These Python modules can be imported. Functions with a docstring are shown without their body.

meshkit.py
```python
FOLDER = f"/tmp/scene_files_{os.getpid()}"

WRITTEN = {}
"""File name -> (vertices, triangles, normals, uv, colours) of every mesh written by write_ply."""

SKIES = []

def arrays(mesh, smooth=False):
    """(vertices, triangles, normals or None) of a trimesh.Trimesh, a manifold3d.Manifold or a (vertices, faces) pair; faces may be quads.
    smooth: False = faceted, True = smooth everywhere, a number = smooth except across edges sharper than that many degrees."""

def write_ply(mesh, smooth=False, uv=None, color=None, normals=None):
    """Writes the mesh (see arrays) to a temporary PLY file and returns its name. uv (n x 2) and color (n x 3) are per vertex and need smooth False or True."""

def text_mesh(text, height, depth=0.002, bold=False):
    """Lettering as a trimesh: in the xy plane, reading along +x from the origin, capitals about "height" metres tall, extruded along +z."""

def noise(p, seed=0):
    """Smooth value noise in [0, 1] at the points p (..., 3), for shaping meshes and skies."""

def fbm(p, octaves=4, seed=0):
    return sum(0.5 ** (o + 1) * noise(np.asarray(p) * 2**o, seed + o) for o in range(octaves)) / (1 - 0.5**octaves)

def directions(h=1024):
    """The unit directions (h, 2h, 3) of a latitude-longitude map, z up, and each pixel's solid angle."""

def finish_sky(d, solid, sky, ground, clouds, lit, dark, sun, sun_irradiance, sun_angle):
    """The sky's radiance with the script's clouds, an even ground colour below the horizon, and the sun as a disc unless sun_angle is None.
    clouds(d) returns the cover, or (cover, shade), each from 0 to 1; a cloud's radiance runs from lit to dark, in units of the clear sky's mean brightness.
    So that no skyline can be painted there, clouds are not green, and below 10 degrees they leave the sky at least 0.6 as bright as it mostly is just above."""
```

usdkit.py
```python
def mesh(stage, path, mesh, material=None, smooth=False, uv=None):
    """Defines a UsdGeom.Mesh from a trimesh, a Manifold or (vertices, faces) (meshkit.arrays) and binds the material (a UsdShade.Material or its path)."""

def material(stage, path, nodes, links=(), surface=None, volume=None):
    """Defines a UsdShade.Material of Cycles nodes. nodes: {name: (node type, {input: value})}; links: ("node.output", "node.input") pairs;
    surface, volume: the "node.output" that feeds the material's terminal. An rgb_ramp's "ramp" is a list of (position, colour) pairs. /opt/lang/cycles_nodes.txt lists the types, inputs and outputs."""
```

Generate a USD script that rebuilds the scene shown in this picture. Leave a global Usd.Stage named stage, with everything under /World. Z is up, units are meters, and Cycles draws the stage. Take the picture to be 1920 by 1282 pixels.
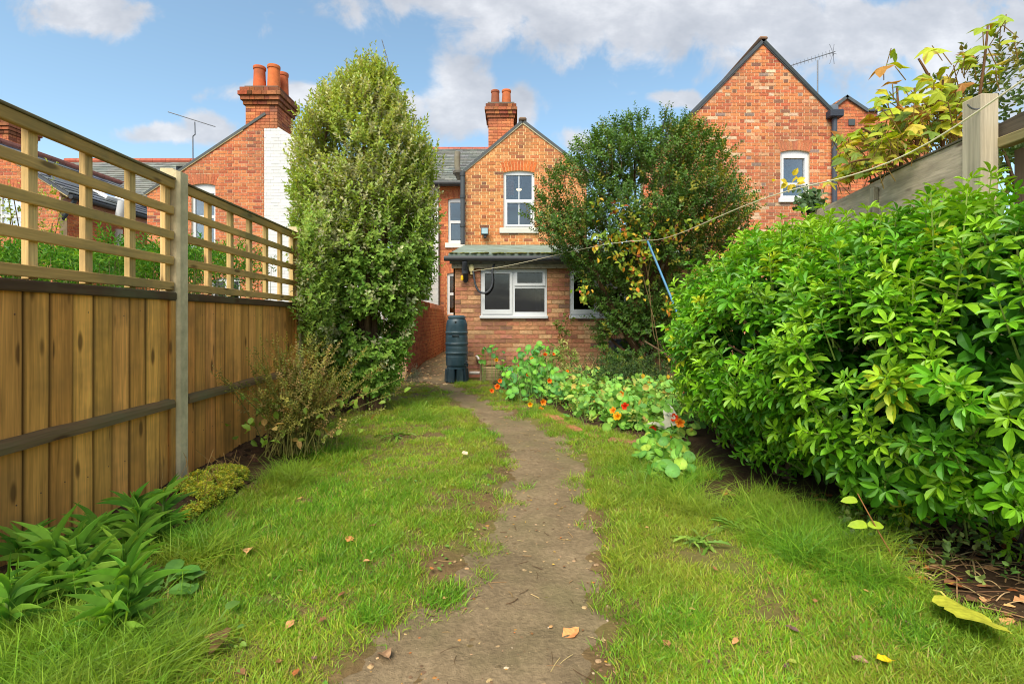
import math
import numpy as np
import trimesh
import meshkit
import usdkit
from shapely.geometry import Polygon, box as sbox, Point, MultiPolygon
from shapely.ops import unary_union
from pxr import Usd, UsdGeom, UsdLux, UsdShade, Gf, Sdf, Vt

stage = Usd.Stage.CreateInMemory()
UsdGeom.SetStageUpAxis(stage, UsdGeom.Tokens.z)
UsdGeom.SetStageMetersPerUnit(stage, 1.0)
stage.DefinePrim('/World', 'Xform')
stage.DefinePrim('/World/Looks', 'Scope')
rng = np.random.default_rng(7)
R = rng.uniform

# ------------------------------------------------------------------ camera
EYE = 1.02
F = 960.0            # focal length in photo pixels (photo is 1920 wide)
cam = UsdGeom.Camera.Define(stage, '/World/camera')
cam.CreateHorizontalApertureAttr(36.0)
cam.CreateVerticalApertureAttr(36.0 * 683 / 1024)
cam.CreateFocalLengthAttr(18.0)
cam.CreateVerticalApertureOffsetAttr(-36.0 * 43 / 1920)
cam.CreateClippingRangeAttr(Gf.Vec2f(0.05, 1000.0))
cam.CreateExposureAttr(1.12)
cam.AddTranslateOp().Set(Gf.Vec3d(0, 0, EYE))
cam.AddRotateXOp().Set(90.0)

# ------------------------------------------------------------------ sun and sky
SUN_AZ, SUN_EL = math.radians(180 + 20), math.radians(52)      # azimuth from +y towards +x
sd = np.array([math.sin(SUN_AZ) * math.cos(SUN_EL), math.cos(SUN_AZ) * math.cos(SUN_EL), math.sin(SUN_EL)])
sun = UsdLux.DistantLight.Define(stage, '/World/sun')
sun.CreateIntensityAttr(0.72)
sun.CreateAngleAttr(38.0)
sun.CreateNormalizeAttr(True)
sun.CreateColorAttr(Gf.Vec3f(1.0, 0.935, 0.82))
_m = Gf.Matrix4d().SetLookAt(Gf.Vec3d(*map(float, sd)), Gf.Vec3d(0, 0, 0), Gf.Vec3d(0, 0, 1)).GetInverse()
sun.AddTransformOp().Set(_m)


def sky_nodes():
    n, l = {}, []
    n['sky'] = ('sky_texture', {'sky_type': 'single_scattering', 'sun_disc': False, 'sun_elevation': SUN_EL,
                                'sun_rotation': SUN_AZ, 'air_density': 1.0, 'aerosol_density': 1.0, 'ozone_density': 1.0, 'altitude': 50.0})
    n['tc'] = ('texture_coordinate', {})
    n['sep'] = ('separate_xyz', {})
    l += [('tc.generated', 'sep.vector')]
    # generic cloud deck, all round: direction projected on a high plane
    n['zz'] = ('math', {'math_type': 'maximum', 'value2': 0.0})
    n['za'] = ('math', {'math_type': 'add', 'value2': 0.16})
    n['px'] = ('math', {'math_type': 'divide'})
    n['py'] = ('math', {'math_type': 'divide'})
    n['pv'] = ('combine_xyz', {'z': 0.0})
    l += [('sep.z', 'zz.value1'), ('zz.value', 'za.value1'), ('sep.x', 'px.value1'), ('za.value', 'px.value2'),
          ('sep.y', 'py.value1'), ('za.value', 'py.value2'), ('px.value', 'pv.x'), ('py.value', 'pv.y')]
    n['deck'] = ('noise_texture', {'scale': 0.62, 'detail': 7.0, 'roughness': 0.56, 'distortion': 0.25})
    l += [('pv.vector', 'deck.vector')]
    n['deckm'] = ('map_range', {'range_type': 'smoothstep', 'from_min': 0.42, 'from_max': 0.58, 'to_min': 0.0, 'to_max': 1.0, 'clamp': True})  # unseen cloud cover thickened to give whiter fill light
    l += [('deck.fac', 'deckm.value')]
    # the clouds of this sky that stand ahead: soft lobes in direction space, broken by noise
    n['yy'] = ('math', {'math_type': 'maximum', 'value2': 0.02})
    n['u'] = ('math', {'math_type': 'divide'})
    n['v'] = ('math', {'math_type': 'divide'})
    n['uv'] = ('combine_xyz', {'y': 0.0})
    l += [('sep.y', 'yy.value1'), ('sep.x', 'u.value1'), ('yy.value', 'u.value2'), ('sep.z', 'v.value1'), ('yy.value', 'v.value2'),
          ('u.value', 'uv.x'), ('v.value', 'uv.z')]
    lobes = [(1250, 10, 560, 120), (960, -10, 380, 90), (1600, 70, 380, 115), (1850, 120, 260, 120), (870, 182, 105, 80), (965, 195, 62, 55),
             (150, 15, 125, 62), (395, 243, 78, 34), (300, 252, 95, 26), (520, 178, 120, 30), (1272, 186, 50, 22), (1300, 196, 30, 16),
             (1085, 262, 60, 36), (760, 205, 60, 45), (1700, -220, 700, 200), (500, -260, 420, 130), (-260, 120, 190, 90), (2300, 200, 300, 110)]
    prev = None
    for i, (cx, cy, rx, ry) in enumerate(lobes):
        a = np.array([(cx - 960) / F, 0, (598 - cy) / F])
        n[f'd{i}'] = ('vector_math', {'math_type': 'subtract', 'vector2': a})
        n[f's{i}'] = ('vector_math', {'math_type': 'multiply', 'vector2': (F / rx, 0, F / ry)})
        n[f'l{i}'] = ('vector_math', {'math_type': 'length'})
        l += [('uv.vector', f'd{i}.vector1'), (f'd{i}.vector', f's{i}.vector1'), (f's{i}.vector', f'l{i}.vector1')]
        if prev is None:
            prev = f'l{i}.value'
        else:
            n[f'm{i}'] = ('math', {'math_type': 'minimum'})
            l += [(prev, f'm{i}.value1'), (f'l{i}.value', f'm{i}.value2')]
            prev = f'm{i}.value'
    n['bn'] = ('noise_texture', {'scale': 7.5, 'detail': 8.0, 'roughness': 0.58, 'distortion': 0.35})
    l += [('uv.vector', 'bn.vector')]
    n['bn2'] = ('math', {'math_type': 'multiply_add', 'value2': 2.6, 'value3': -1.3})
    n['ba'] = ('math', {'math_type': 'add'})
    n['blob'] = ('map_range', {'range_type': 'smoothstep', 'from_min': 0.55, 'from_max': 1.08, 'to_min': 1.0, 'to_max': 0.0, 'clamp': True})
    l += [('bn.fac', 'bn2.value1'), ('bn2.value', 'ba.value1'), (prev, 'ba.value2'), ('ba.value', 'blob.value')]
    # ahead (|u| small, y>0) the lobes decide, elsewhere the deck
    n['ah'] = ('map_range', {'range_type': 'smoothstep', 'from_min': 0.25, 'from_max': 0.55, 'to_min': 0.0, 'to_max': 1.0, 'clamp': True})
    l += [('sep.y', 'ah.value')]
    n['cov'] = ('mix_float', {})
    l += [('ah.result', 'cov.fac'), ('deckm.result', 'cov.a'), ('blob.result', 'cov.b')]
    # cloud tone: lit tops, greyer bodies
    n['tn'] = ('noise_texture', {'scale': 5.0, 'detail': 6.0, 'roughness': 0.6})
    n['tm'] = ('mapping', {'location': (3.1, 0.0, 0.06), 'scale': (1.0, 1.0, 1.6)})
    l += [('uv.vector', 'tm.vector'), ('tm.vector', 'tn.vector')]
    n['tr'] = ('rgb_ramp', {'ramp': [(0.30, CLOUD_DARK), (0.52, CLOUD_MID), (0.70, CLOUD_LIT)]})
    l += [('tn.fac', 'tr.fac')]
    n['hs'] = ('hsv', {'hue': SKY_HUE, 'saturation': SKY_SAT, 'value': SKY_VAL, 'fac': 1.0})
    l += [('sky.color', 'hs.color')]
    n['covs'] = ('math', {'math_type': 'multiply', 'value2': 0.9})
    n['mx'] = ('mix', {'mix_type': 'mix'})
    l += [('cov.result', 'covs.value1'), ('covs.value', 'mx.fac'), ('hs.color', 'mx.color1'), ('tr.color', 'mx.color2')]
    n['bg'] = ('background_shader', {'strength': 0.1})
    l += [('mx.color', 'bg.color')]
    return n, l


CLOUD_LIT, CLOUD_MID, CLOUD_DARK = (4.6, 4.65, 4.8), (3.3, 3.4, 3.65), (2.35, 2.5, 2.8)
SKY_HUE, SKY_SAT, SKY_VAL = 0.484, 0.97, 1.1
_n, _l = sky_nodes()
usdkit.material(stage, '/World/Looks/sky_look', _n, _l, surface='bg.background')
sky = UsdLux.DomeLight.Define(stage, '/World/sky')
sky.CreateIntensityAttr(1.0)
UsdShade.MaterialBindingAPI.Apply(sky.GetPrim()).Bind(UsdShade.Material.Get(stage, '/World/Looks/sky_look'))
sky.GetPrim().SetCustomDataByKey('kind', 'structure')


# ------------------------------------------------------------------ helpers
def lin(*c):
    """sRGB 0-255 as linear colour."""
    c = np.array(c, float) / 255
    return np.where(c <= 0.04045, c / 12.92, ((c + 0.055) / 1.055) ** 2.4)


def P(px, py, d):
    """The point at depth d that the photo shows at (px, py)."""
    return np.array([(px - 960) / F * d, d, EYE + (598 - py) / F * d])


def proj(p):
    p = np.asarray(p, float)
    return 960 + F * p[..., 0] / p[..., 1], 598 - F * (p[..., 2] - EYE) / p[..., 1]


_used = {}


def path_of(name, parent='/World'):
    parent = str(parent)
    k = _used.get((parent, name), 0)
    _used[(parent, name)] = k + 1
    return f'{parent}/{name}' + (f'_{k:03d}' if k else '')


def tag(prim, label=None, cat=None, group=None, kind=None):
    prim = prim.GetPrim() if hasattr(prim, 'GetPrim') else stage.GetPrimAtPath(str(prim))
    for k, v in (('label', label), ('category', cat), ('group', group), ('kind', kind)):
        if v:
            prim.SetCustomDataByKey(k, v)
    return prim.GetPath()


def thing(name, label, cat, group=None, loc=None, rotz=None):
    x = UsdGeom.Xform.Define(stage, path_of(name))
    if loc is not None:
        x.AddTranslateOp().Set(Gf.Vec3d(*map(float, loc)))
    if rotz is not None:
        x.AddRotateZOp().Set(float(rotz))
    return tag(x, label, cat, group)


MAT = {}


def mat(name, rough=0.75, spec=0.3, var=0.0, scale=(8, 8, 8), detail=3.0, bump=0.0, bscale=(40, 40, 40), bdist=0.004, transl=0.0, metallic=0.0,
        seed=0.0, coat=0.0, var2=0.0, scale2=(2, 2, 2), tint2=None):
    """A material whose colour comes from the mesh's own 'col' primvar, broken by one or two position noises. var is the spread."""
    n = {'a': ('attribute', {'attribute': 'col'}), 'g': ('geometry', {}), 'b': ('principled_bsdf', {'roughness': rough, 'specular_ior_level': spec, 'metallic': metallic, 'coat_weight': coat, 'coat_roughness': 0.2})}
    l = []
    n['sv'] = ('vector_math', {'math_type': 'multiply_add', 'vector2': (seed, seed * 1.7, seed * 2.3)})
    l += [('a.color', 'sv.vector1'), ('g.position', 'sv.vector3')]
    out = 'a.color'
    if var:
        n['m1'] = ('mapping', {'scale': scale})
        n['n1'] = ('noise_texture', {'scale': 1.0, 'detail': detail, 'roughness': 0.6})
        n['r1'] = ('map_range', {'from_min': 0.28, 'from_max': 0.72, 'to_min': 1 - var, 'to_max': 1 + var, 'clamp': True})
        n['v1'] = ('vector_math', {'math_type': 'scale'})
        l += [('sv.vector', 'm1.vector'), ('m1.vector', 'n1.vector'), ('n1.fac', 'r1.value'), (out, 'v1.vector1'), ('r1.result', 'v1.scale')]
        out = 'v1.vector'
    if var2:
        n['m2'] = ('mapping', {'scale': scale2, 'location': (5.2, 1.3, 7.7)})
        n['n2'] = ('noise_texture', {'scale': 1.0, 'detail': 3.0, 'roughness': 0.55})
        n['r2'] = ('map_range', {'from_min': 0.42, 'from_max': 0.66, 'to_min': 0.0, 'to_max': var2, 'clamp': True})
        n['x2'] = ('mix', {'mix_type': 'mix', 'color2': tint2 if tint2 is not None else (0.1, 0.1, 0.1)})
        l += [('g.position', 'm2.vector'), ('m2.vector', 'n2.vector'), ('n2.fac', 'r2.value'), ('r2.result', 'x2.fac'), (out, 'x2.color1')]
        out = 'x2.color'
    l += [(out, 'b.base_color')]
    if bump:
        n['m3'] = ('mapping', {'scale': bscale})
        n['n3'] = ('noise_texture', {'scale': 1.0, 'detail': 4.0, 'roughness': 0.65})
        n['bp'] = ('bump', {'strength': bump, 'distance': bdist})
        l += [('sv.vector', 'm3.vector'), ('m3.vector', 'n3.vector'), ('n3.fac', 'bp.height'), ('bp.normal', 'b.normal')]
    surf = 'b.BSDF'
    if transl:
        n['t'] = ('translucent_bsdf', {})
        n['tc'] = ('mix', {'mix_type': 'multiply', 'fac': 1.0, 'color2': (1.5, 1.35, 0.5)})
        n['mx'] = ('mix_closure', {'fac': transl})
        l += [(out, 'tc.color1'), ('tc.color', 't.color'), ('b.BSDF', 'mx.closure1'), ('t.BSDF', 'mx.closure2')]
        surf = 'mx.closure'
    MAT[name] = usdkit.material(stage, f'/World/Looks/{name}', n, l, surface=surf)
    return MAT[name]


def put(name, parent, V, Fc, material, col, smooth=None, label=None, cat=None, group=None, kind=None, raw=False):
    """ONE mesh prim. col: one colour or one per vertex."""
    V = np.asarray(V, float)
    Fc = np.asarray(Fc, int)
    if smooth:
        V, Fc, N = meshkit.arrays((V, Fc), smooth)
    else:
        N = None
        if Fc.shape[1] == 4:
            Fc = np.vstack([Fc[:, [0, 1, 2]], Fc[:, [0, 2, 3]]])
    pth = path_of(name, parent)
    m = UsdGeom.Mesh.Define(stage, pth)
    m.CreatePointsAttr(Vt.Vec3fArray.FromNumpy(V.astype(np.float32)))
    m.CreateFaceVertexCountsAttr(Vt.IntArray.FromNumpy(np.full(len(Fc), 3, np.int32)))
    m.CreateFaceVertexIndicesAttr(Vt.IntArray.FromNumpy(Fc.astype(np.int32).ravel()))
    m.CreateSubdivisionSchemeAttr('none')
    if N is not None:
        m.CreateNormalsAttr(Vt.Vec3fArray.FromNumpy(N.astype(np.float32)))
        m.SetNormalsInterpolation('vertex')
    c = np.asarray(col, np.float32)
    if c.ndim == 1:
        c = np.repeat(c[None], len(V), 0)
    UsdGeom.PrimvarsAPI(m).CreatePrimvar('col', Sdf.ValueTypeNames.Color3fArray, 'vertex').Set(Vt.Vec3fArray.FromNumpy(np.ascontiguousarray(c, np.float32)))
    UsdShade.MaterialBindingAPI.Apply(m.GetPrim()).Bind(MAT[material] if isinstance(material, str) else material)
    tag(m, label, cat, group, kind)
    return pth


class MB:
    """Collects shapes that make ONE mesh."""

    def __init__(s):
        s.v, s.f, s.c, s.n = [], [], [], 0

    def add(s, v, f, c=(0.5, 0.5, 0.5)):
        v, f = np.asarray(v, float), np.asarray(f, int)
        if f.shape[1] == 4:
            f = np.vstack([f[:, [0, 1, 2]], f[:, [0, 2, 3]]])
        c = np.asarray(c, float)
        s.v.append(v)
        s.f.append(f + s.n)
        s.c.append(np.repeat(c[None], len(v), 0) if c.ndim == 1 else c)
        s.n += len(v)
        return s

    def tm(s, m, c=(0.5, 0.5, 0.5)):
        return s.add(m.vertices, m.faces, c)

    def box(s, lo, hi, c=(0.5, 0.5, 0.5), ch=0.0):
        v, f = box_mesh(lo, hi, ch)
        return s.add(v, f, c)

    def arrays(s):
        return np.vstack(s.v), np.vstack(s.f), np.vstack(s.c)

    def build(s, name, parent, material, smooth=None, **kw):
        v, f, c = s.arrays()
        if smooth:
            v2, f2, n2 = meshkit.arrays((v, f), smooth)
            if len(v2) != len(v):
                from scipy.spatial import cKDTree
                c = c[cKDTree(v).query(v2)[1]]
            return put(name, parent, v, f, material, c, smooth=smooth, **kw)
        return put(name, parent, v, f, material, c, **kw)


def box_mesh(lo, hi, ch=0.0):
    lo, hi = np.minimum(lo, hi).astype(float), np.maximum(lo, hi).astype(float)
    if not ch:
        v = np.array([[x, y, z] for x in (lo[0], hi[0]) for y in (lo[1], hi[1]) for z in (lo[2], hi[2])])
        f = np.array([[0, 1, 3, 2], [4, 6, 7, 5], [0, 4, 5, 1], [2, 3, 7, 6], [0, 2, 6, 4], [1, 5, 7, 3]])
        return v, np.vstack([f[:, [0, 1, 2]], f[:, [0, 2, 3]]])
    pts = []
    for sx in (0, 1):
        for sy in (0, 1):
            for sz in (0, 1):
                c = np.array([(lo, hi)[sx][0], (lo, hi)[sy][1], (lo, hi)[sz][2]])
                sg = np.array([1 - 2 * sx, 1 - 2 * sy, 1 - 2 * sz]) * ch
                for k in range(3):
                    q = c + sg
                    q[k] = c[k]
                    pts.append(q)
    h = trimesh.convex.convex_hull(np.array(pts))
    return np.array(h.vertices), np.array(h.faces)


def oriented(v, O, U, N, W=(0, 0, 1)):
    """Local (u, n, w) to world."""
    v = np.asarray(v, float)
    return np.asarray(O) + v[:, :1] * np.asarray(U) + v[:, 1:2] * np.asarray(N) + v[:, 2:3] * np.asarray(W)


def tube(pts, rad, sides=8, cap=True):
    p = np.asarray(pts, float)
    rad = np.broadcast_to(np.asarray(rad, float), (len(p),))
    t = np.gradient(p, axis=0)
    t /= np.linalg.norm(t, axis=1, keepdims=True) + 1e-12
    a = np.cross(t[0], [0, 0, 1.0] if abs(t[0][2]) < 0.9 else [1.0, 0, 0])
    a /= np.linalg.norm(a)
    A = []
    for k in range(len(p)):
        a = a - t[k] * (a @ t[k])
        a /= np.linalg.norm(a) + 1e-12
        A.append(a)
    A = np.array(A)
    B = np.cross(t, A)
    th = np.arange(sides) * 2 * np.pi / sides
    v = (p[:, None] + rad[:, None, None] * (np.cos(th)[None, :, None] * A[:, None] + np.sin(th)[None, :, None] * B[:, None])).reshape(-1, 3)
    i, j = np.meshgrid(np.arange(len(p) - 1), np.arange(sides), indexing='ij')
    q = np.stack([i * sides + j, i * sides + (j + 1) % sides, (i + 1) * sides + (j + 1) % sides, (i + 1) * sides + j], -1).reshape(-1, 4)
    f = np.vstack([q[:, [0, 1, 2]], q[:, [0, 2, 3]]])
    if cap:
        n = len(v)
        v = np.vstack([v, p[0], p[-1]])
        k = np.arange(sides)
        last = (len(p) - 1) * sides
        f = np.vstack([f, np.stack([np.full(sides, n), (k + 1) % sides, k], 1), np.stack([np.full(sides, n + 1), last + k, last + (k + 1) % sides], 1)])
    return v, f


def spline(pts, n=24):
    from scipy.interpolate import CubicSpline
    p = np.asarray(pts, float)
    t = np.r_[0, np.cumsum(np.linalg.norm(np.diff(p, axis=0), axis=1))]
    return CubicSpline(t, p)(np.linspace(0, t[-1], n))


def lathe(profile, sides=28):
    """Profile (r, z) revolved; a closed shell if it starts and ends at r = 0."""
    pr = np.asarray(profile, float)
    th = np.arange(sides) * 2 * np.pi / sides
    v = np.stack([pr[:, :1] * np.cos(th), pr[:, :1] * np.sin(th), np.repeat(pr[:, 1:], sides, 1)], -1).reshape(-1, 3)
    i, j = np.meshgrid(np.arange(len(pr) - 1), np.arange(sides), indexing='ij')
    q = np.stack([i * sides + j, i * sides + (j + 1) % sides, (i + 1) * sides + (j + 1) % sides, (i + 1) * sides + j], -1).reshape(-1, 4)
    return v, q


def extrude(poly, depth):
    """Shapely polygon(s) extruded; local axes (u, w) -> returns vertices as (u, n, w), n from 0 to depth."""
    vs, fs, n = [], [], 0
    for g in getattr(poly, 'geoms', [poly]):
        if g.is_empty or g.area < 1e-7:
            continue
        m = trimesh.creation.extrude_polygon(g, abs(depth), engine='earcut')
        v = np.array(m.vertices)[:, [0, 2, 1]]
        if depth < 0:
            v[:, 1] *= -1
        vs.append(v)
        fs.append(np.array(m.faces) + n)
        n += len(v)
    return np.vstack(vs), np.vstack(fs)


def jit(c, amt, r=rng):
    c = np.asarray(c, float)
    return np.clip(c * (1 + r.normal(0, amt)) * (1 + r.normal(0, amt * 0.35, 3)), 0.003, 0.95)
# ------------------------------------------------------------------ materials
mat('brick_face', rough=0.9, spec=0.15, var=0.34, scale=(22, 22, 34), bump=0.5, bscale=(90, 90, 90), bdist=0.003, seed=41, var2=0.42, scale2=(0.9, 0.9, 0.55), tint2=tuple(lin(126, 98, 78)))
mat('mortar', rough=0.95, spec=0.1, var=0.25, scale=(5, 5, 5), bump=0.4, bscale=(120, 120, 120), bdist=0.003)
mat('painted_wall', rough=0.8, spec=0.2, var=0.05, scale=(3, 3, 3), bump=0.3, bscale=(30, 30, 60), bdist=0.004)
mat('slate', rough=0.6, spec=0.35, var=0.2, scale=(9, 9, 9), bump=0.25, bscale=(40, 40, 40), seed=23, var2=0.45, scale2=(1.1, 1.1, 1.1), tint2=lin(120, 118, 100))
mat('felt', rough=0.85, spec=0.2, var=0.15, scale=(6, 6, 6), bump=0.3, bscale=(160, 160, 160), var2=0.8, scale2=(2.5, 7, 7), tint2=lin(92, 98, 80))
mat('clay', rough=0.85, spec=0.2, var=0.18, scale=(7, 7, 7), bump=0.2, bscale=(60, 60, 60), seed=9, var2=0.4, scale2=(3, 3, 3), tint2=lin(110, 80, 62))
mat('upvc', rough=0.3, spec=0.5, var=0.03, scale=(4, 4, 4))
mat('plastic', rough=0.42, spec=0.45, var=0.08, scale=(8, 8, 8), bump=0.08, bscale=(60, 60, 60), var2=0.25, scale2=(6, 6, 3), tint2=lin(96, 112, 116))
mat('metal', rough=0.45, spec=0.5, var=0.1, scale=(12, 12, 12), metallic=0.6)
mat('cement', rough=0.92, spec=0.15, var=0.2, scale=(14, 14, 14), bump=0.5, bscale=(90, 90, 90), bdist=0.004, var2=0.35, scale2=(5, 5, 3), tint2=lin(120, 112, 80))
mat('interior', rough=0.9, spec=0.1, var=0.06, scale=(2, 2, 2))
mat('rubber', rough=0.55, spec=0.3, var=0.06, scale=(20, 20, 20))
mat('cloth', rough=0.85, spec=0.1, var=0.1, scale=(20, 20, 20), transl=0.15)
mat('lead_work', rough=0.6, spec=0.3, var=0.15, scale=(9, 9, 9))


def wood(name, axis, rough=0.7, spec=0.2, var=0.3, stain=None, stain_amt=0.5, gray=0.0):
    sc = {'z': (70, 70, 3.0), 'y': (70, 3.0, 70), 'x': (3.0, 70, 70)}[axis]
    ks = {'z': (11, 11, 3.2), 'y': (11, 3.2, 11), 'x': (3.2, 11, 11)}[axis]
    n = {'a': ('attribute', {'attribute': 'col'}), 'g': ('geometry', {}),
         'sv': ('vector_math', {'math_type': 'multiply_add', 'vector2': (61.0, 83.0, 97.0)}),
         'm1': ('mapping', {'scale': sc}), 'n1': ('noise_texture', {'scale': 1.0, 'detail': 4.0, 'roughness': 0.6, 'distortion': 0.6}),
         'r1': ('map_range', {'from_min': 0.28, 'from_max': 0.72, 'to_min': 1 - var, 'to_max': 1 + var * 0.7, 'clamp': True}),
         'm2': ('mapping', {'scale': tuple(x * 0.16 for x in sc)}), 'n2': ('noise_texture', {'scale': 1.0, 'detail': 2.0}),
         'r2': ('map_range', {'from_min': 0.3, 'from_max': 0.7, 'to_min': 0.78, 'to_max': 1.18, 'clamp': True}),
         'mm': ('math', {'math_type': 'multiply'}),
         'mk': ('mapping', {'scale': ks}), 'vk': ('voronoi_texture', {'scale': 1.0, 'feature': 'f1', 'randomness': 1.0}),
         'rk': ('map_range', {'from_min': 0.08, 'from_max': 0.2, 'to_min': 0.75, 'to_max': 0.0, 'clamp': True, 'range_type': 'smoothstep'}),
         'v1': ('vector_math', {'math_type': 'scale'}), 'xk': ('mix', {'mix_type': 'mix', 'color2': tuple(lin(70, 42, 18))}),
         'ns': ('noise_texture', {'scale': 2.2, 'detail': 4.0, 'roughness': 0.65}),
         'rs': ('map_range', {'from_min': 0.48, 'from_max': 0.7, 'to_min': 0.0, 'to_max': stain_amt, 'clamp': True}),
         'xs': ('mix', {'mix_type': 'mix', 'color2': tuple(stain if stain is not None else lin(96, 88, 60))}),
         'bp': ('bump', {'strength': 0.35, 'distance': 0.003}),
         'b': ('principled_bsdf', {'roughness': rough, 'specular_ior_level': spec})}
    l = [('a.color', 'sv.vector1'), ('g.position', 'sv.vector3'), ('sv.vector', 'm1.vector'), ('m1.vector', 'n1.vector'), ('n1.fac', 'r1.value'),
         ('sv.vector', 'm2.vector'), ('m2.vector', 'n2.vector'), ('n2.fac', 'r2.value'), ('r1.result', 'mm.value1'), ('r2.result', 'mm.value2'),
         ('a.color', 'v1.vector1'), ('mm.value', 'v1.scale'), ('sv.vector', 'mk.vector'), ('mk.vector', 'vk.vector'), ('vk.distance', 'rk.value'),
         ('rk.result', 'xk.fac'), ('v1.vector', 'xk.color1'), ('g.position', 'ns.vector'), ('ns.fac', 'rs.value'), ('rs.result', 'xs.fac'), ('xk.color', 'xs.color1'),
         ('xs.color', 'b.base_color'), ('n1.fac', 'bp.height'), ('bp.normal', 'b.normal')]
    MAT[name] = usdkit.material(stage, f'/World/Looks/{name}', n, l, surface='b.BSDF')


wood('fence_wood', 'z', var=0.36, stain=lin(112, 92, 56), stain_amt=0.5)
wood('rail_wood', 'y', var=0.25, stain=lin(100, 102, 70), stain_amt=0.6)
wood('grey_wood', 'y', var=0.3, stain=lin(120, 110, 85), stain_amt=0.4, rough=0.85)
wood('grey_post', 'z', var=0.25, stain=lin(120, 118, 100), stain_amt=0.4, rough=0.85)
wood('deck_wood', 'x', var=0.2)


def glass(name, ior, tint=(1, 1, 1)):
    MAT[name] = usdkit.material(stage, f'/World/Looks/{name}', {
        'f': ('fresnel', {'IOR': ior}), 't': ('transparent_bsdf', {'color': tint}), 'g': ('glossy_bsdf', {'color': (1, 1, 1), 'roughness': 0.02}), 'm': ('mix_closure', {})},
        [('f.fac', 'm.fac'), ('t.BSDF', 'm.closure1'), ('g.BSDF', 'm.closure2')], surface='m.closure')


glass('pane_glass', 1.75, (0.92, 0.95, 0.95))
glass('kitchen_glass', 1.4, (0.85, 0.88, 0.85))


# ------------------------------------------------------------------ ground
PATH = [(1.0, -0.55, 0.10), (1.43, -0.40, 0.215), (1.63, -0.32, 0.27), (1.95, -0.23, 0.335), (2.43, -0.12, 0.385), (2.8, -0.075, 0.405), (3.24, -0.025, 0.47), (3.88, -0.02, 0.50),
        (4.41, -0.115, 0.43), (5.1, -0.29, 0.20), (6.04, -0.57, -0.17), (7.4, -1.0, -0.72), (8.1, -1.25, -0.95), (9.4, -1.55, -1.15)]
_pd = np.array(PATH)


def path_edges(y):
    return np.interp(y, _pd[:, 0], _pd[:, 1]), np.interp(y, _pd[:, 0], _pd[:, 2])


FX = lambda y: -1.90 - 0.0417 * np.asarray(y)       # garden side of the left fence boards


def sstep(a, b, x):
    t = np.clip((np.asarray(x, float) - a) / (b - a), 0, 1)
    return t * t * (3 - 2 * t)


def ground_z(x, y):
    x, y = np.asarray(x, float), np.asarray(y, float)
    p = np.stack([x, y, np.zeros_like(x)], -1)
    z = 0.05 * (meshkit.fbm(p * 1.3, 4, 3) - 0.5) + 0.018 * (meshkit.fbm(p * 7, 3, 11) - 0.5)
    l, r = path_edges(y)
    mid, hw = (l + r) / 2, (r - l) / 2
    e = np.abs(x - mid) / np.maximum(hw, 0.05)
    inside = 1 - sstep(0.75, 1.5, e)
    z = z * (1 - 0.75 * inside) - 0.022 * inside
    z = z + 0.05 * (1 - sstep(0.02, 0.32, x - FX(y))) * sstep(1.4, 2.2, y) * (1 - sstep(7, 8, y)) * (x > FX(y) - 0.4)
    z = z + 0.05 * sstep(0.75, 1.2, x) * sstep(3.2, 4.4, y) * (1 - sstep(8.2, 8.8, y))
    z = z + 0.22 * sstep(8.6, 11.5, y) * (x < -0.6)
    near = 1 - sstep(8, 13, np.hypot(x, y))
    return z * np.maximum(near, 0.0) + 0.2 * (1 - near) * (y > 8) * 0.4


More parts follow.
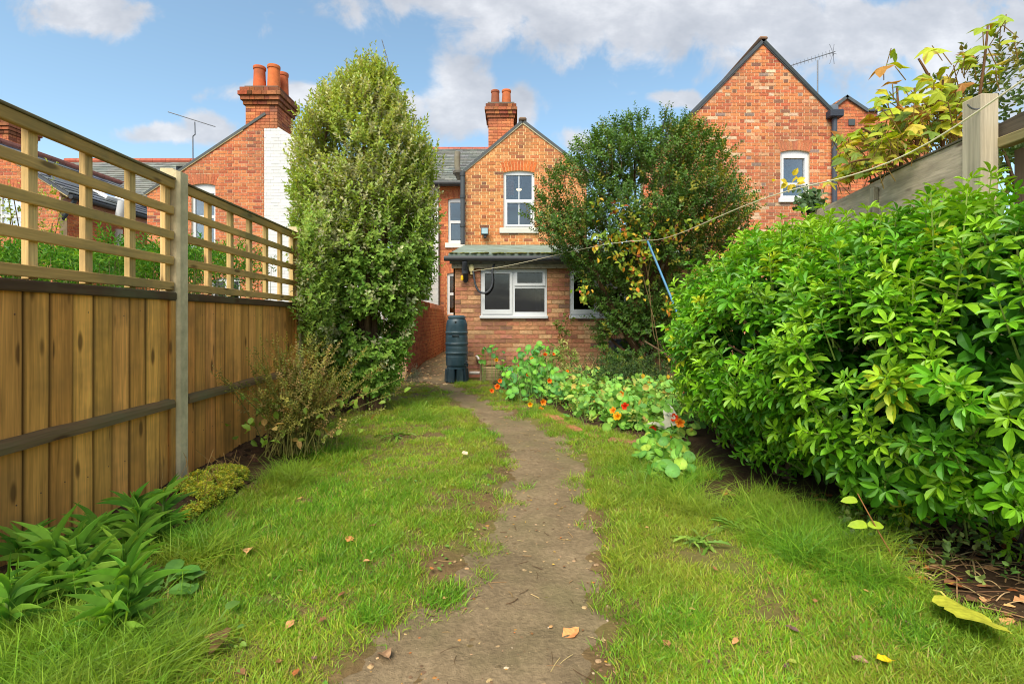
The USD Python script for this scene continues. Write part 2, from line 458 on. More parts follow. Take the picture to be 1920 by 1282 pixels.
def grid_mesh(xs, ys, zf):
    X, Y = np.meshgrid(xs, ys)
    Z = zf(X, Y)
    v = np.stack([X, Y, Z], -1).reshape(-1, 3)
    ny, nx = X.shape
    i, j = np.meshgrid(np.arange(ny - 1), np.arange(nx - 1), indexing='ij')
    a = i * nx + j
    f = np.stack([a, a + 1, a + nx + 1, a + nx], -1).reshape(-1, 4)
    return v, f


def soil_material(name, c1, c2, c3, cmoss, moss, sc=1.0, wet=0.9):
    n = {'g': ('geometry', {}),
         'n1': ('noise_texture', {'scale': 2.6 * sc, 'detail': 6.0, 'roughness': 0.62}),
         'n2': ('noise_texture', {'scale': 46 * sc, 'detail': 4.0, 'roughness': 0.7}),
         'n3': ('noise_texture', {'scale': 1.5 * sc, 'detail': 5.0, 'roughness': 0.65}),
         'r': ('rgb_ramp', {'ramp': [(0.3, c1), (0.5, c2), (0.72, c3)]}),
         'mf': ('math', {'math_type': 'multiply_add', 'value2': 0.5, 'value3': 0.0}),
         'ma': ('math', {'math_type': 'multiply_add', 'value2': 0.5}),
         'rm': ('map_range', {'from_min': 0.46, 'from_max': 0.66, 'to_min': 0.0, 'to_max': moss, 'clamp': True}),
         'x': ('mix', {'mix_type': 'mix', 'color2': cmoss}),
         'v': ('voronoi_texture', {'scale': 70 * sc, 'feature': 'f1'}),
         'rv': ('map_range', {'from_min': 0.08, 'from_max': 0.2, 'to_min': 0.6, 'to_max': 0.0, 'clamp': True}),
         'vw': ('separate_color', {}),
         'vc': ('math', {'math_type': 'greater_than', 'value2': 0.86}),
         'vf': ('math', {'math_type': 'multiply'}),
         'xp': ('mix', {'mix_type': 'mix', 'color2': tuple(lin(178, 155, 120))}),
         'bp': ('bump', {'strength': 0.9, 'distance': 0.012}),
         'b': ('principled_bsdf', {'roughness': wet, 'specular_ior_level': 0.18})}
    l = [('g.position', 'n1.vector'), ('g.position', 'n2.vector'), ('g.position', 'n3.vector'), ('g.position', 'v.vector'),
         ('n1.fac', 'mf.value1'), ('n2.fac', 'ma.value1'), ('mf.value', 'ma.value3'), ('ma.value', 'r.fac'),
         ('n3.fac', 'rm.value'), ('rm.result', 'x.fac'), ('r.color', 'x.color1'),
         ('v.distance', 'rv.value'), ('v.color', 'vw.color'), ('vw.r', 'vc.value1'), ('vc.value', 'vf.value1'), ('rv.result', 'vf.value2'),
         ('vf.value', 'xp.fac'), ('x.color', 'xp.color1'), ('xp.color', 'b.base_color'), ('n2.fac', 'bp.height'), ('bp.normal', 'b.normal')]
    MAT[name] = usdkit.material(stage, f'/World/Looks/{name}', n, l, surface='b.BSDF')


soil_material('lawn_soil', lin(78, 62, 40), lin(104, 84, 54), lin(130, 106, 72), lin(98, 112, 40), 0.6)
soil_material('path_soil', lin(86, 73, 54), lin(120, 103, 77), lin(150, 130, 100), lin(104, 100, 64), 0.5)
soil_material('bed_soil', lin(40, 28, 18), lin(66, 48, 32), lin(96, 74, 52), lin(70, 66, 30), 0.4)

xs = np.r_[[-90, -50, -30, -18, -11, -7], np.arange(-4.2, 4.21, 0.05), [6, 9, 15, 28, 50, 90]]
ys = np.r_[[-90, -40, -15, -5, -1], np.arange(0.4, 10.01, 0.05), [10.5, 11, 11.5, 12, 13, 15, 20, 30, 50, 90]]
v, f = grid_mesh(xs, ys, ground_z)
ground = put('ground', '/World', v, f, 'lawn_soil', (0.1, 0.1, 0.1), smooth=True, label='lumpy lawn soil of the back garden', kind='structure')

# the trodden path: a ragged ribbon a little above the soil
ty = np.arange(1.0, 9.3, 0.022)
l_, r_ = path_edges(ty)
wob = lambda s: 0.05 * (meshkit.fbm(np.stack([ty * 2.2, ty * 0 + s, ty * 0], -1), 4, 5) - 0.5) + 0.04 * (meshkit.noise(np.stack([ty * 9, ty * 0 + s, ty * 0], -1), 8) - 0.5)
l_, r_ = l_ + wob(1.0) - 0.09, r_ + wob(9.0) + 0.09
# the bare spread beside the path near the camera
l_ = l_ - 0.12 * np.exp(-((ty - 1.5) / 0.25) ** 2)
tt = np.linspace(0, 1, 64)
X = l_[:, None] + (r_ - l_)[:, None] * tt
Y = np.repeat(ty[:, None], len(tt), 1)
edge = np.minimum(tt, 1 - tt) * 2
wdt = (r_ - l_)[:, None] * np.minimum(tt, 1 - tt)[None]
rag = meshkit.fbm(np.stack([X, Y, X * 0], -1) * 9, 4, 41)
Z = ground_z(X, Y) + np.clip(0.16 * (wdt - 0.17 * rag), -0.02, 0.005) + 0.016 * (meshkit.fbm(np.stack([X, Y, X * 0], -1) * 15, 4, 21) - 0.5) * np.minimum(1, edge * 6)[None]
v = np.stack([X, Y, Z], -1).reshape(-1, 3)
nx = len(tt)
i, j = np.meshgrid(np.arange(len(ty) - 1), np.arange(nx - 1), indexing='ij')
a = i * nx + j
f = np.stack([a, a + 1, a + nx + 1, a + nx], -1).reshape(-1, 4)
put('path', '/World', v, f, 'path_soil', (0.1, 0.1, 0.1), smooth=True, label='trodden bare earth path winding up the lawn to the alley', kind='structure')


def sheet(name, poly, mtl, lift, label, step=0.05, rough=0.0, seed=3, mound=0.0):
    x0, y0, x1, y1 = poly.bounds
    v, f = grid_mesh(np.arange(x0, x1 + step, step), np.arange(y0, y1 + step, step), lambda a, b: a * 0)
    from shapely import contains_xy, distance, points
    ins = contains_xy(poly, v[:, 0], v[:, 1])
    dd = distance(points(v[:, :2]), poly.exterior)
    t = np.minimum(1, dd / 0.12)
    v[:, 2] = ground_z(v[:, 0], v[:, 1]) + lift * np.minimum(1, t * 3) + (rough * (meshkit.fbm(v * 9, 4, seed) - 0.35) + mound) * t
    keep = ins[f].all(1)
    f = f[keep]
    used, inv = np.unique(f, return_inverse=True)
    return put(name, '/World', v[used], inv.reshape(f.shape), mtl, (0.1, 0.1, 0.1), smooth=True, label=label, kind='structure')


yy = np.linspace(1.5, 6.6, 40)
edge_x = FX(yy) + 0.30 + 0.10 * np.sin(yy * 2.3) + 0.26 * np.exp(-((yy - 4.1) / 0.7) ** 2)
left_bed = Polygon(list(zip(FX(yy) - 0.06, yy)) + list(zip(edge_x[::-1], yy[::-1])))
sheet('soil_bed', left_bed, 'bed_soil', 0.006, 'dark crumbly soil bed along the foot of the left fence', rough=0.09, seed=3)
right_bed = Polygon([(1.05, 2.75), (1.42, 2.2), (1.56, 1.8), (1.85, 1.42), (2.4, 1.2), (2.6, 1.4), (2.8, 4.4), (2.6, 8.7), (-0.3, 8.72), (-0.35, 8.1), (0.12, 6.7), (0.62, 5.2), (1.05, 4.2), (1.0, 3.4)])
sheet('planting_bed', right_bed, 'bed_soil', 0.006, 'dark planting bed under the nasturtiums and the bright bush', rough=0.04, seed=17)
alley = Polygon([(-2.0, 8.3), (-1.0, 8.0), (-0.95, 9.4), (-1.0, 15.2), (-2.1, 15.2)])
sheet('gravel', alley, 'path_soil', 0.008, 'gravelly side alley between the low brick wall and the house', step=0.1, rough=0.03, seed=5)

# ------------------------------------------------------------------ brickwork
OCC = [Polygon([(545, 170), (640, 90), (740, 90), (790, 190), (835, 290), (810, 500), (775, 700), (580, 700), (540, 300)]),
       Polygon([(1040, 330), (1100, 260), (1180, 200), (1260, 210), (1380, 250), (1410, 350), (1340, 480), (1290, 620), (1120, 660), (1090, 480)]),
       Polygon([(1250, 700), (1270, 430), (1600, 350), (1920, 320), (1920, 1000), (1400, 950)]),
       Polygon([(930, 700), (960, 660), (1100, 690), (1100, 760), (930, 760)])]


def in_view(c):
    x, y = proj(c)
    if c[1] < 0.3 or not (-10 < x < 1930 and -10 < y < 1290):
        return False
    return not any(o.contains(Point(x, y)) for o in OCC)


PAL_ORANGE = [(lin(190, 122, 74), 6), (lin(198, 132, 80), 6), (lin(180, 110, 68), 4), (lin(152, 92, 64), 1.6), (lin(120, 80, 62), 0.7), (lin(204, 144, 92), 2)]
PAL_RED = [(lin(190, 112, 74), 6), (lin(196, 120, 78), 5), (lin(182, 102, 70), 5), (lin(164, 90, 66), 1.6), (lin(134, 82, 66), 0.5), (lin(202, 130, 84), 2)]
PAL_MIX = [(lin(192, 114, 76), 6), (lin(200, 126, 80), 6), (lin(180, 100, 70), 3), (lin(160, 88, 64), 1.4), (lin(200, 146, 108), 2), (lin(142, 120, 110), 0.5), (lin(204, 172, 142), 1.0), (lin(132, 92, 76), 0.5)]
PAL_LBC = [(lin(190, 134, 98), 5), (lin(196, 146, 106), 4), (lin(178, 116, 88), 4), (lin(200, 158, 116), 3), (lin(154, 106, 82), 1.6), (lin(130, 96, 80), 1.0), (lin(188, 122, 100), 2)]
PAL_WALL = [(lin(162, 100, 78), 5), (lin(154, 92, 74), 5), (lin(172, 112, 86), 3), (lin(140, 86, 70), 2)]
PAL_WHITE = [(lin(206, 206, 204), 5), (lin(204, 205, 203), 4), (lin(208, 207, 204), 3)]


def pick(pal, r):
    w = np.array([p[1] for p in pal], float)
    return pal[r.choice(len(pal), p=w / w.sum())][0]


def brick_prims(parent, shapes, mtl, budget, name='brick', rest='brickwork', cullview=True):
    """shapes: (V, F, colour). The largest seen become single prims, the rest one mesh."""
    vis = []
    for k, (V, Fc, c) in enumerate(shapes):
        m = V.mean(0)
        ext = np.ptp(np.stack(proj(V), -1), axis=0).max()
        vis.append(ext if (in_view(m) and ext > 8) else 0)
    order = np.argsort(-np.array(vis)) if len(vis) else []
    chosen = [k for k in order[:budget] if vis[k] > 0]
    cs = set(int(k) for k in chosen)
    for k in sorted(cs):
        V, Fc, c = shapes[k]
        put(name, parent, V, Fc, mtl, c)
    mb = MB()
    for k, (V, Fc, c) in enumerate(shapes):
        if k not in cs:
            mb.add(V, Fc, c)
    if mb.n:
        mb.build(rest, parent, mtl, kind='stuff')


def convex_prism(pts, d0, d1):
    """Convex polygon (u, w) from n = d0 to d1, no back face; local (u, n, w)."""
    k = len(pts)
    pts = np.asarray(pts, float)
    a = np.stack([pts[:, 0], np.full(k, d1), pts[:, 1]], 1)
    b = np.stack([pts[:, 0], np.full(k, d0), pts[:, 1]], 1)
    v = np.vstack([a, b])
    f = [[0, i, i + 1] for i in range(1, k - 1)]
    for i in range(k):
        j = (i + 1) % k
        f += [[i, k + i, k + j], [i, k + j, j]]
    return v, np.array(f)


def brick_wall(parent, O, U, N, poly, holes, pal, mortar, bond='flemish', budget=100, course=0.076, thick=0.2, seed=1, extra=(), L=0.225, H=0.1075, joint=0.013,
               proud=0.007, wall_name='wall', mtl='brick_face', W=(0, 0, 1), label=None):
    """A wall face with every brick its own piece. extra: (polygon, colour) bricks such as the soldiers of an arch."""
    r = np.random.default_rng(seed)
    U, N, O, W = (np.asarray(x, float) for x in (U, N, O, W))
    body = poly
    for h in holes:
        body = body.difference(h)
    V, Fc = extrude(body, -thick)
    wall = put(wall_name, parent, oriented(V, O, U, N, W), Fc, 'mortar', mortar, label=label)
    field = body
    for e, _ in extra:
        field = field.difference(e.buffer(0.004))
    x0, z0, x1, z1 = field.bounds
    shapes = []
    rows = int(math.ceil((z1 - z0) / course))
    for k in range(rows):
        za, zb = z0 + k * course + joint / 2, z0 + (k + 1) * course - joint / 2
        if bond == 'flemish':
            seq = [L, H]
            u = x0 - (0 if k % 2 == 0 else (L + H) / 2 + joint) - r.uniform(0, 0.004)
            q = 0
        elif bond == 'english':
            seq = [L] if k % 2 == 0 else [H]
            u = x0 - (L / 4 if k % 2 else 0)
            q = 0
        else:
            seq = [L]
            u = x0 - (0 if k % 2 == 0 else (L + joint) / 2)
            q = 0
        while u < x1:
            ln = seq[q % len(seq)]
            q += 1
            ua, ub = u + joint / 2, u + ln - joint / 2 + 0.0
            u += ln
            rect = sbox(ua, za, ub, zb)
            if not field.contains(rect):
                rect = field.intersection(rect)
                if rect.is_empty or rect.area < 0.0012:
                    continue
            col = jit(pick(pal, r), 0.015 if pal is PAL_WHITE else 0.07, r)
            e = proud + r.uniform(-0.002, 0.003)
            for g in getattr(rect, 'geoms', [rect]):
                if g.geom_type != 'Polygon' or g.area < 0.0008:
                    continue
                g = g.simplify(0.002)
                pts = np.array(g.exterior.coords)[:-1]
                if not g.exterior.is_ccw:
                    pts = pts[::-1]
                if g.convex_hull.area - g.area > 1e-4:
                    pts = np.array(g.convex_hull.exterior.coords)[:-1][::-1]
                lv, lf = convex_prism(pts, -0.002, e)
                shapes.append((oriented(lv, O, U, N, W), lf, col))
    for e, c in extra:
        pts = np.array(e.exterior.coords)[:-1]
        if not e.exterior.is_ccw:
            pts = pts[::-1]
        lv, lf = convex_prism(pts, -0.002, proud + 0.001 + r.uniform(-0.001, 0.002))
        shapes.append((oriented(lv, O, U, N, W), lf, c))
    brick_prims(wall, shapes, mtl, budget)
    return wall


def arch(u0, u1, z, h, n, pal, r, rise=0.05, splay=0.12):
    """Soldier bricks of a shallow arch over an opening; returns (bricks, curve under the arch)."""
    out = []
    w = u1 - u0
    f = lambda t, up: (u0 - splay * up * (1 - 2 * t) * 0.6 + w * t, z + rise * (1 - (2 * t - 1) ** 2) + h * up)
    for k in range(n):
        a, b = (k + 0.06) / n, (k + 0.94) / n
        out.append((Polygon([f(a, 0), f(b, 0), f(b, 1), f(a, 1)]), jit(pick(pal, r), 0.06, r)))
    under = [(u0 + w * t, z + rise * (1 - (2 * t - 1) ** 2)) for t in np.linspace(0, 1, 9)]
    return out, under


def window(parent, O, U, N, u0, u1, z0, z1, panes, under=None, recess=-0.07, fw=0.06, depth=0.06, glazing='pane_glass', sill=None, room=None, bars=(), label=None, name='window',
           frame_col=lin(200, 202, 202), room_top=0.5, room_col=lin(170, 168, 165), room_depth=1.6, sashes=()):
    """A white frame with its panes, bars, sashes and sill. panes: rectangles (u0, u1, z0, z1) of glass."""
    O, U, N = (np.asarray(x, float) for x in (O, U, N))
    outer = Polygon([(u0, z0), (u1, z0)] + ([(a, b - 0.004) for a, b in under[::-1]] if under else [(u1, z1), (u0, z1)]))
    fr = outer
    for p in panes:
        fr = fr.difference(sbox(p[0], p[2], p[1], p[3]))
    V, Fc = extrude(fr, depth)
    V[:, 1] += recess - depth / 2
    w = put(name, parent, oriented(V, O, U, N), Fc, 'upvc', frame_col, label=label)
    for s in sashes:       # a raised sash ring (u0,u1,z0,z1, hole rect, proud)
        ring = sbox(s[0], s[2], s[1], s[3]).difference(sbox(*[s[4][i] for i in (0, 2, 1, 3)]))
        V, Fc = extrude(ring, 0.022)
        V[:, 1] += recess + depth / 2 - 0.003
        put('sash', w, oriented(V, O, U, N), Fc, 'upvc', jit(frame_col, 0.01))
    for p in panes:
        V, Fc = box_mesh((p[0] - 0.004, recess - 0.004, p[2] - 0.004), (p[1] + 0.004, recess + 0.002, p[3] + 0.004))
        put('pane', w, oriented(V, O, U, N), Fc, glazing, (0.8, 0.8, 0.8))
    for b in bars:
        V, Fc = box_mesh((b[0], recess - 0.008, b[2]), (b[1], recess + 0.012, b[3]))
        put('glazing_bar', w, oriented(V, O, U, N), Fc, 'upvc', frame_col)
    if sill:
        V, Fc = box_mesh((sill[0], -0.03, sill[2]), (sill[1], 0.055, sill[3]), 0.008)
        put('sill', w, oriented(V, O, U, N), Fc, 'upvc', sill[4] if len(sill) > 4 else frame_col)
    # the room behind: five inward faces
    a, b, c, d, k = u0 - 0.5, u1 + 0.5, z0 - 0.8, z1 + room_top, room_depth
    q = np.array([[a, -0.21, c], [b, -0.21, c], [b, -0.21, d], [a, -0.21, d], [a, -k, c], [b, -k, c], [b, -k, d], [a, -k, d]])
    fq = np.array([[4, 5, 6, 7], [0, 4, 7, 3], [1, 2, 6, 5], [0, 1, 5, 4], [3, 7, 6, 2]])
    put('room_lining', w, oriented(q, O, U, N), fq, 'interior', room_col)
    return w


def slates(parent, O, U, S, W_, H_, colf, budget=60, w=0.25, ex=0.2, seed=2, clip=None, name='slate', mtl='slate'):
    """Overlapping slates on a plane: O corner at the eave, U along the eave, S up the slope."""
    r = np.random.default_rng(seed)
    O, U, S = (np.asarray(x, float) for x in (O, U, S))
    N = np.cross(U, S)
    N /= np.linalg.norm(N)
    if N[2] < 0:
        N = -N
    shapes = []
    rows = int(math.ceil(H_ / ex))
    for k in range(rows):
        s0, s1 = k * ex, min((k + 1) * ex + 0.05, H_)
        u = -w * (0.5 if k % 2 else 0) - 0.0
        while u < W_:
            ua, ub = max(u, 0) + 0.003, min(u + w, W_) - 0.003
            u += w
            if ub - ua < 0.04:
                continue
            if clip is not None and not clip((ua + ub) / 2, (s0 + s1) / 2):
                continue
            t = 0.012 + r.uniform(0, 0.005)
            sl = r.uniform(-0.006, 0.006)
            lv = np.array([[ua, 0.022 + t, s0 + sl], [ub, 0.022 + t, s0 + sl], [ub, 0.008, s1], [ua, 0.008, s1], [ua, 0.012, s0 + sl], [ub, 0.012, s0 + sl]])
            lf = np.array([[0, 1, 2], [0, 2, 3], [4, 5, 1], [4, 1, 0], [4, 0, 3], [5, 2, 1]])
            shapes.append((oriented(lv, O, U, N, S), lf, jit(colf(r), 0.1, r)))
    brick_prims(parent, shapes, mtl, budget, name=name, rest='slating')


SLATE = lambda r: lin(*(np.array([96, 100, 108]) + r.uniform(-14, 16)))
SLATE_G = lambda r: lin(*(np.array([116, 118, 112]) + r.uniform(-14, 16)))


def roof_slab(parent, pts, thick, col, name='roof', mtl='lead_work', label=None):
    """A thin closed slab on a planar quad (counter-clockwise seen from above)."""
    p = np.asarray(pts, float)
    n = np.cross(p[1] - p[0], p[3] - p[0])
    n /= np.linalg.norm(n)
    if n[2] < 0:
        n = -n
    v = np.vstack([p, p - n * thick])
    f = np.array([[0, 1, 2, 3], [7, 6, 5, 4], [0, 4, 5, 1], [1, 5, 6, 2], [2, 6, 7, 3], [3, 7, 4, 0]])
    return put(name, parent, v, f, mtl, col, label=label)


def bar(a, b, w, h, up=(0, 0, 1)):
    """A straight bar from a to b: w across, h along up."""
    a, b = np.asarray(a, float), np.asarray(b, float)
    t = b - a
    L = np.linalg.norm(t)
    t /= L
    s = np.cross(t, up)
    s /= np.linalg.norm(s)
    u = np.cross(s, t)
    v, f = box_mesh((0, -w / 2, -h / 2), (L, w / 2, h / 2), min(w, h) * 0.08)
    return a + v[:, :1] * t + v[:, 1:2] * s + v[:, 2:3] * u, f


def chimney(house, x0, x1, y0, y1, zb, zt, pots, pal, mortar, budget, seed, cap_h=0.42, flare=0.14, name='chimney', zfront=None):
    """Brick stack with a stepped cap and clay pots; pots: (x, y, r, h, colour)."""
    r = np.random.default_rng(seed)
    m = MB()
    m.box((x0 + 0.01, y0 + 0.01, zb), (x1 - 0.01, y1 - 0.01, zt), mortar)
    st = m.build(name, house, 'mortar')
    sh = []

    def ring(a0, a1, b0, b1, z, z2, tone=1.0):
        for (Oq, Uq, Nq, wd) in (((a0, b0, 0), (1, 0, 0), (0, -1, 0), a1 - a0), ((a1, b0, 0), (0, 1, 0), (1, 0, 0), b1 - b0), ((a0, b0, 0), (0, 1, 0), (-1, 0, 0), b1 - b0)):
            k = int(round((z2 - z) / 0.076))
            for q in range(max(k, 1)):
                hh = (z2 - z) / max(k, 1)
                za, zb_ = z + q * hh + 0.005, z + (q + 1) * hh - 0.005
                u = -(0.11 if q % 2 else 0)
                s = 0
                while u < wd:
                    ln = 0.225 if s % 2 == 0 else 0.1125
                    s += 1
                    ua, ub = max(u, 0) + 0.004, min(u + ln, wd) - 0.004
                    u += ln
                    if ub - ua < 0.03:
                        continue
                    lv, lf = convex_prism([(ua, za), (ub, za), (ub, zb_), (ua, zb_)], -0.03, 0.004 + r.uniform(-0.001, 0.002))
                    sh.append((oriented(lv, Oq, Uq, Nq), lf, jit(pick(pal, r) * tone, 0.08 + 0.12 * (tone < 1), r)))
    ztop = zt - cap_h
    ring(x0, x1, y0, y1, zb, ztop)
    n = 4
    capb = MB()
    for k in range(n):
        e = flare * (k + 1) / n if k < n - 1 else flare * 0.55
        z = ztop + k * cap_h / n
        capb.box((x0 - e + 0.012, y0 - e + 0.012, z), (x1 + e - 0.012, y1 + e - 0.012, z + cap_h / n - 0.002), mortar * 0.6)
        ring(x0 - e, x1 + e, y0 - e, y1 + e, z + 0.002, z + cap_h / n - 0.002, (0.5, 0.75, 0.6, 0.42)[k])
    capb.box((x0 - 0.02, y0 - 0.02, zt - 0.003), (x1 + 0.02, y1 + 0.02, zt + 0.05), lin(110, 100, 88))
    capb.build('cap', st, 'mortar')
    brick_prims(st, sh, 'brick_face', budget)
    for (px_, py_, pr, ph, pc) in pots:
        prof = [(0, 0), (pr * 1.06, 0), (pr * 1.0, 0.05), (pr * 0.93, ph * 0.55), (pr * 0.88, ph * 0.86), (pr * 0.98, ph * 0.88), (pr * 1.0, ph * 0.97), (pr * 0.95, ph), (pr * 0.75, ph), (pr * 0.72, ph * 0.6), (0, ph * 0.6)]
        v, f = lathe(prof, 20)
        v += (px_, py_, zt + 0.045)
        put('chimney_pot', st, v, f, 'clay', pc, smooth=40)
    return st
# ------------------------------------------------------------------ houses
UX, NY = (1, 0, 0), (0, -1, 0)
MORTAR_CREAM, MORTAR_GREY, MORTAR_PINK = lin(232, 204, 150), lin(210, 186, 150), lin(180, 140, 108)
WHITE = lin(232, 234, 234)


def uz(px, py, d):
    q = P(px, py, d)
    return q[0], q[2]


def rect_px(x0, y0, x1, y1, d):
    a, b = uz(x0, y1, d), uz(x1, y0, d)
    return a[0], b[0], a[1], b[1]


# ---- the house straight ahead
D = 11.7
h1 = thing('brick_house', 'orange brick house straight ahead with a gable over a white sash window', 'house')
gable = Polygon([uz(872, 690, D), uz(1100, 690, D), uz(1100, 318, D), uz(980, 229, D), uz(872, 316, D)])
wu0, wu1, wz0, wz1 = rect_px(944, 322, 1002, 428, D)
rr = np.random.default_rng(5)
ar, und = arch(wu0, wu1, wz1 - 0.02, 0.23, 11, [(lin(206, 112, 58), 1), (lin(192, 100, 54), 1)], rr, rise=0.045)
hole = Polygon([(wu0, wz0), (wu1, wz0)] + und[::-1])
O1 = (0, D, 0)
brick_wall(h1, O1, UX, NY, gable, [hole], PAL_ORANGE, MORTAR_CREAM, budget=260, seed=11, extra=ar)
m_ = (wu0 + wu1) / 2
zm = wz0 + (wz1 - wz0) * 0.49
win = window(h1, O1, UX, NY, wu0, wu1, wz0, wz1,
             [(wu0 + 0.06, wu1 - 0.06, zm + 0.035, wz1 - 0.07), (wu0 + 0.085, wu1 - 0.085, wz0 + 0.09, zm - 0.045)], under=und, fw=0.06,
             bars=[(m_ - 0.011, m_ + 0.011, zm + 0.035, wz1 - 0.07), (m_ - 0.011, m_ + 0.011, wz0 + 0.09, zm - 0.045)],
             sashes=[(wu0 + 0.045, wu1 - 0.045, wz0 + 0.045, zm + 0.005, (wu0 + 0.085, wu1 - 0.085, wz0 + 0.09, zm - 0.045))],
             sill=(wu0 - 0.09, wu1 + 0.09, wz0 - 0.12, wz0 + 0.004, lin(196, 193, 180)), room_col=lin(178, 178, 184), room_depth=3.0)
# side wall of the wing (faces the alley) and its roof
xl, xr, xp = gable.bounds[0], gable.bounds[2], uz(980, 229, D)[0]
ze, zp = uz(872, 316, D)[1], uz(980, 229, D)[1]
zer = uz(1100, 318, D)[1]
mb = MB()
mb.box((xl + 0.01, D + 0.2, 0), (xl + 0.2, 15.0, ze), MORTAR_CREAM)
mb.build('side_wall', h1, 'mortar')
YB = 17.5
roof_l = [(xl - 0.12, D - 0.03, ze - 0.10), (xp, D - 0.03, zp + 0.06), (xp, YB, zp + 0.06), (xl - 0.12, YB, ze - 0.10)]
roof_slab(h1, [roof_l[0], roof_l[3], roof_l[2], roof_l[1]], 0.06, lin(74, 78, 78), label=None)
roof_r = [(xp + 0.004, D - 0.03, zp + 0.06), (xr + 0.15, D - 0.03, zer - 0.09), (xr + 0.15, YB, zer - 0.09), (xp + 0.004, YB, zp + 0.06)]
roof_slab(h1, roof_r, 0.06, lin(74, 78, 78))
for (a, b) in (((xl - 0.10, ze - 0.135), (xp, zp - 0.01)), ((xp, zp - 0.01), (xr + 0.12, zer - 0.125))):     # the mortared verge
    v, f = bar((a[0], D - 0.012, a[1]), (b[0], D - 0.012, b[1]), 0.03, 0.055)
    put('verge', h1, v, f, 'cement', lin(176, 168, 140))
# ridge cap end
v, f = box_mesh((xp - 0.09, D - 0.06, zp + 0.02), (xp + 0.09, YB, zp + 0.1), 0.03)
put('ridge_tile', h1, v, f, 'clay', lin(110, 92, 76))
chimney(h1, *[0] * 0, P(916, 0, 13.2)[0], P(963, 0, 13.2)[0], 13.2, 14.1, 4.2, P(0, 192, 13.2)[2] - 0.05,
        [(P(928.5, 0, 13.45)[0], 13.5, 0.115, 0.43, lin(150, 84, 58)), (P(949.5, 0, 13.45)[0], 13.5, 0.125, 0.44, lin(200, 108, 60))], PAL_RED, lin(150, 116, 84), 60, 31, cap_h=0.36, flare=0.12)
# the main range, set back: brick with two narrow windows
DM = 15.0
mwall = Polygon([uz(823, 560, DM), uz(1000, 560, DM), uz(1000, 347, DM), uz(823, 347, DM)]).union(sbox(uz(823, 0, DM)[0], 0.0, uz(1000, 0, DM)[0], 2.0))
a0, a1, b0, b1 = rect_px(840, 373, 876, 456, DM)
c0, c1, e0, e1 = rect_px(838, 512, 874, 590, DM)
ar1, un1 = arch(a0, a1, b1 - 0.02, 0.24, 8, PAL_RED[:3], rr, rise=0.04)
ar2, un2 = arch(c0, c1, e1 - 0.02, 0.24, 8, PAL_RED[:3], rr, rise=0.04)
OM = (0, DM, 0)
brick_wall(h1, OM, UX, NY, mwall, [Polygon([(a0, b0), (a1, b0)] + un1[::-1]), Polygon([(c0, e0), (c1, e0)] + un2[::-1])], PAL_RED, lin(206, 150, 104), budget=30, seed=12, extra=ar1 + ar2)
zq = (b0 + b1) / 2 - 0.02
window(h1, OM, UX, NY, a0, a1, b0, b1, [(a0 + 0.06, a1 - 0.06, zq + 0.04, b1 - 0.1), (a0 + 0.08, a1 - 0.08, b0 + 0.09, zq - 0.04)], under=un1,
       sill=(a0 - 0.08, a1 + 0.08, b0 - 0.14, b0 + 0.003, lin(222, 220, 210)), room_col=lin(190, 190, 192), room_depth=2.5)
zq = (e0 + e1) / 2
w2 = window(h1, OM, UX, NY, c0, c1, e0, e1, [(c0 + 0.08, c1 - 0.06, zq + 0.04, e1 - 0.08), (c0 + 0.08, c1 - 0.06, e0 + 0.06, zq - 0.04)], under=un2, room_col=lin(120, 84, 56), room_depth=2.0, glazing='kitchen_glass')
q = np.array([[c0 + 0.02, -0.28, e0], [c0 + 0.20, -0.28, e0], [c0 + 0.15, -0.28, e1], [c0 + 0.02, -0.28, e1]])
qq = np.vstack([q, q - (0, 0.03, 0)])
put('curtain', w2, oriented(qq, OM, UX, NY), np.array([[0, 1, 2, 3], [7, 6, 5, 4], [0, 4, 5, 1], [1, 5, 6, 2], [2, 6, 7, 3], [3, 7, 4, 0]]), 'cloth', lin(176, 112, 70))
# slate roof of the main range with red ridge
zeave, dr = uz(0, 347, DM)[1], 18.4
zr = P(0, 284, dr)[2]
S = np.array([0, dr - DM + 0.25, zr - zeave + 0.1])
sl = np.linalg.norm(S)
x0r = -3.6
roof_slab(h1, [(x0r, DM - 0.25, zeave - 0.02), (1.6, DM - 0.25, zeave - 0.02), (1.6, dr, zr), (x0r, dr, zr)], 0.08, lin(80, 82, 84))
slates(h1, (x0r, DM - 0.25, zeave - 0.005), UX, S / sl, 5.2, sl, SLATE_G, budget=60, seed=4)
for k in range(12):
    v, f = tube([(x0r + k * 0.44, dr, zr + 0.03), (x0r + k * 0.44 + 0.43, dr, zr + 0.03)], 0.12, 10)
    put('ridge_tile', h1, v, f, 'clay', jit(lin(168, 88, 68), 0.08))
v, f = tube([(x0r, DM - 0.33, zeave - 0.03), (xl - 0.02, DM - 0.33, zeave - 0.03)], 0.06, 10)
put('gutter', h1, v, f, 'rubber', lin(52, 54, 56))
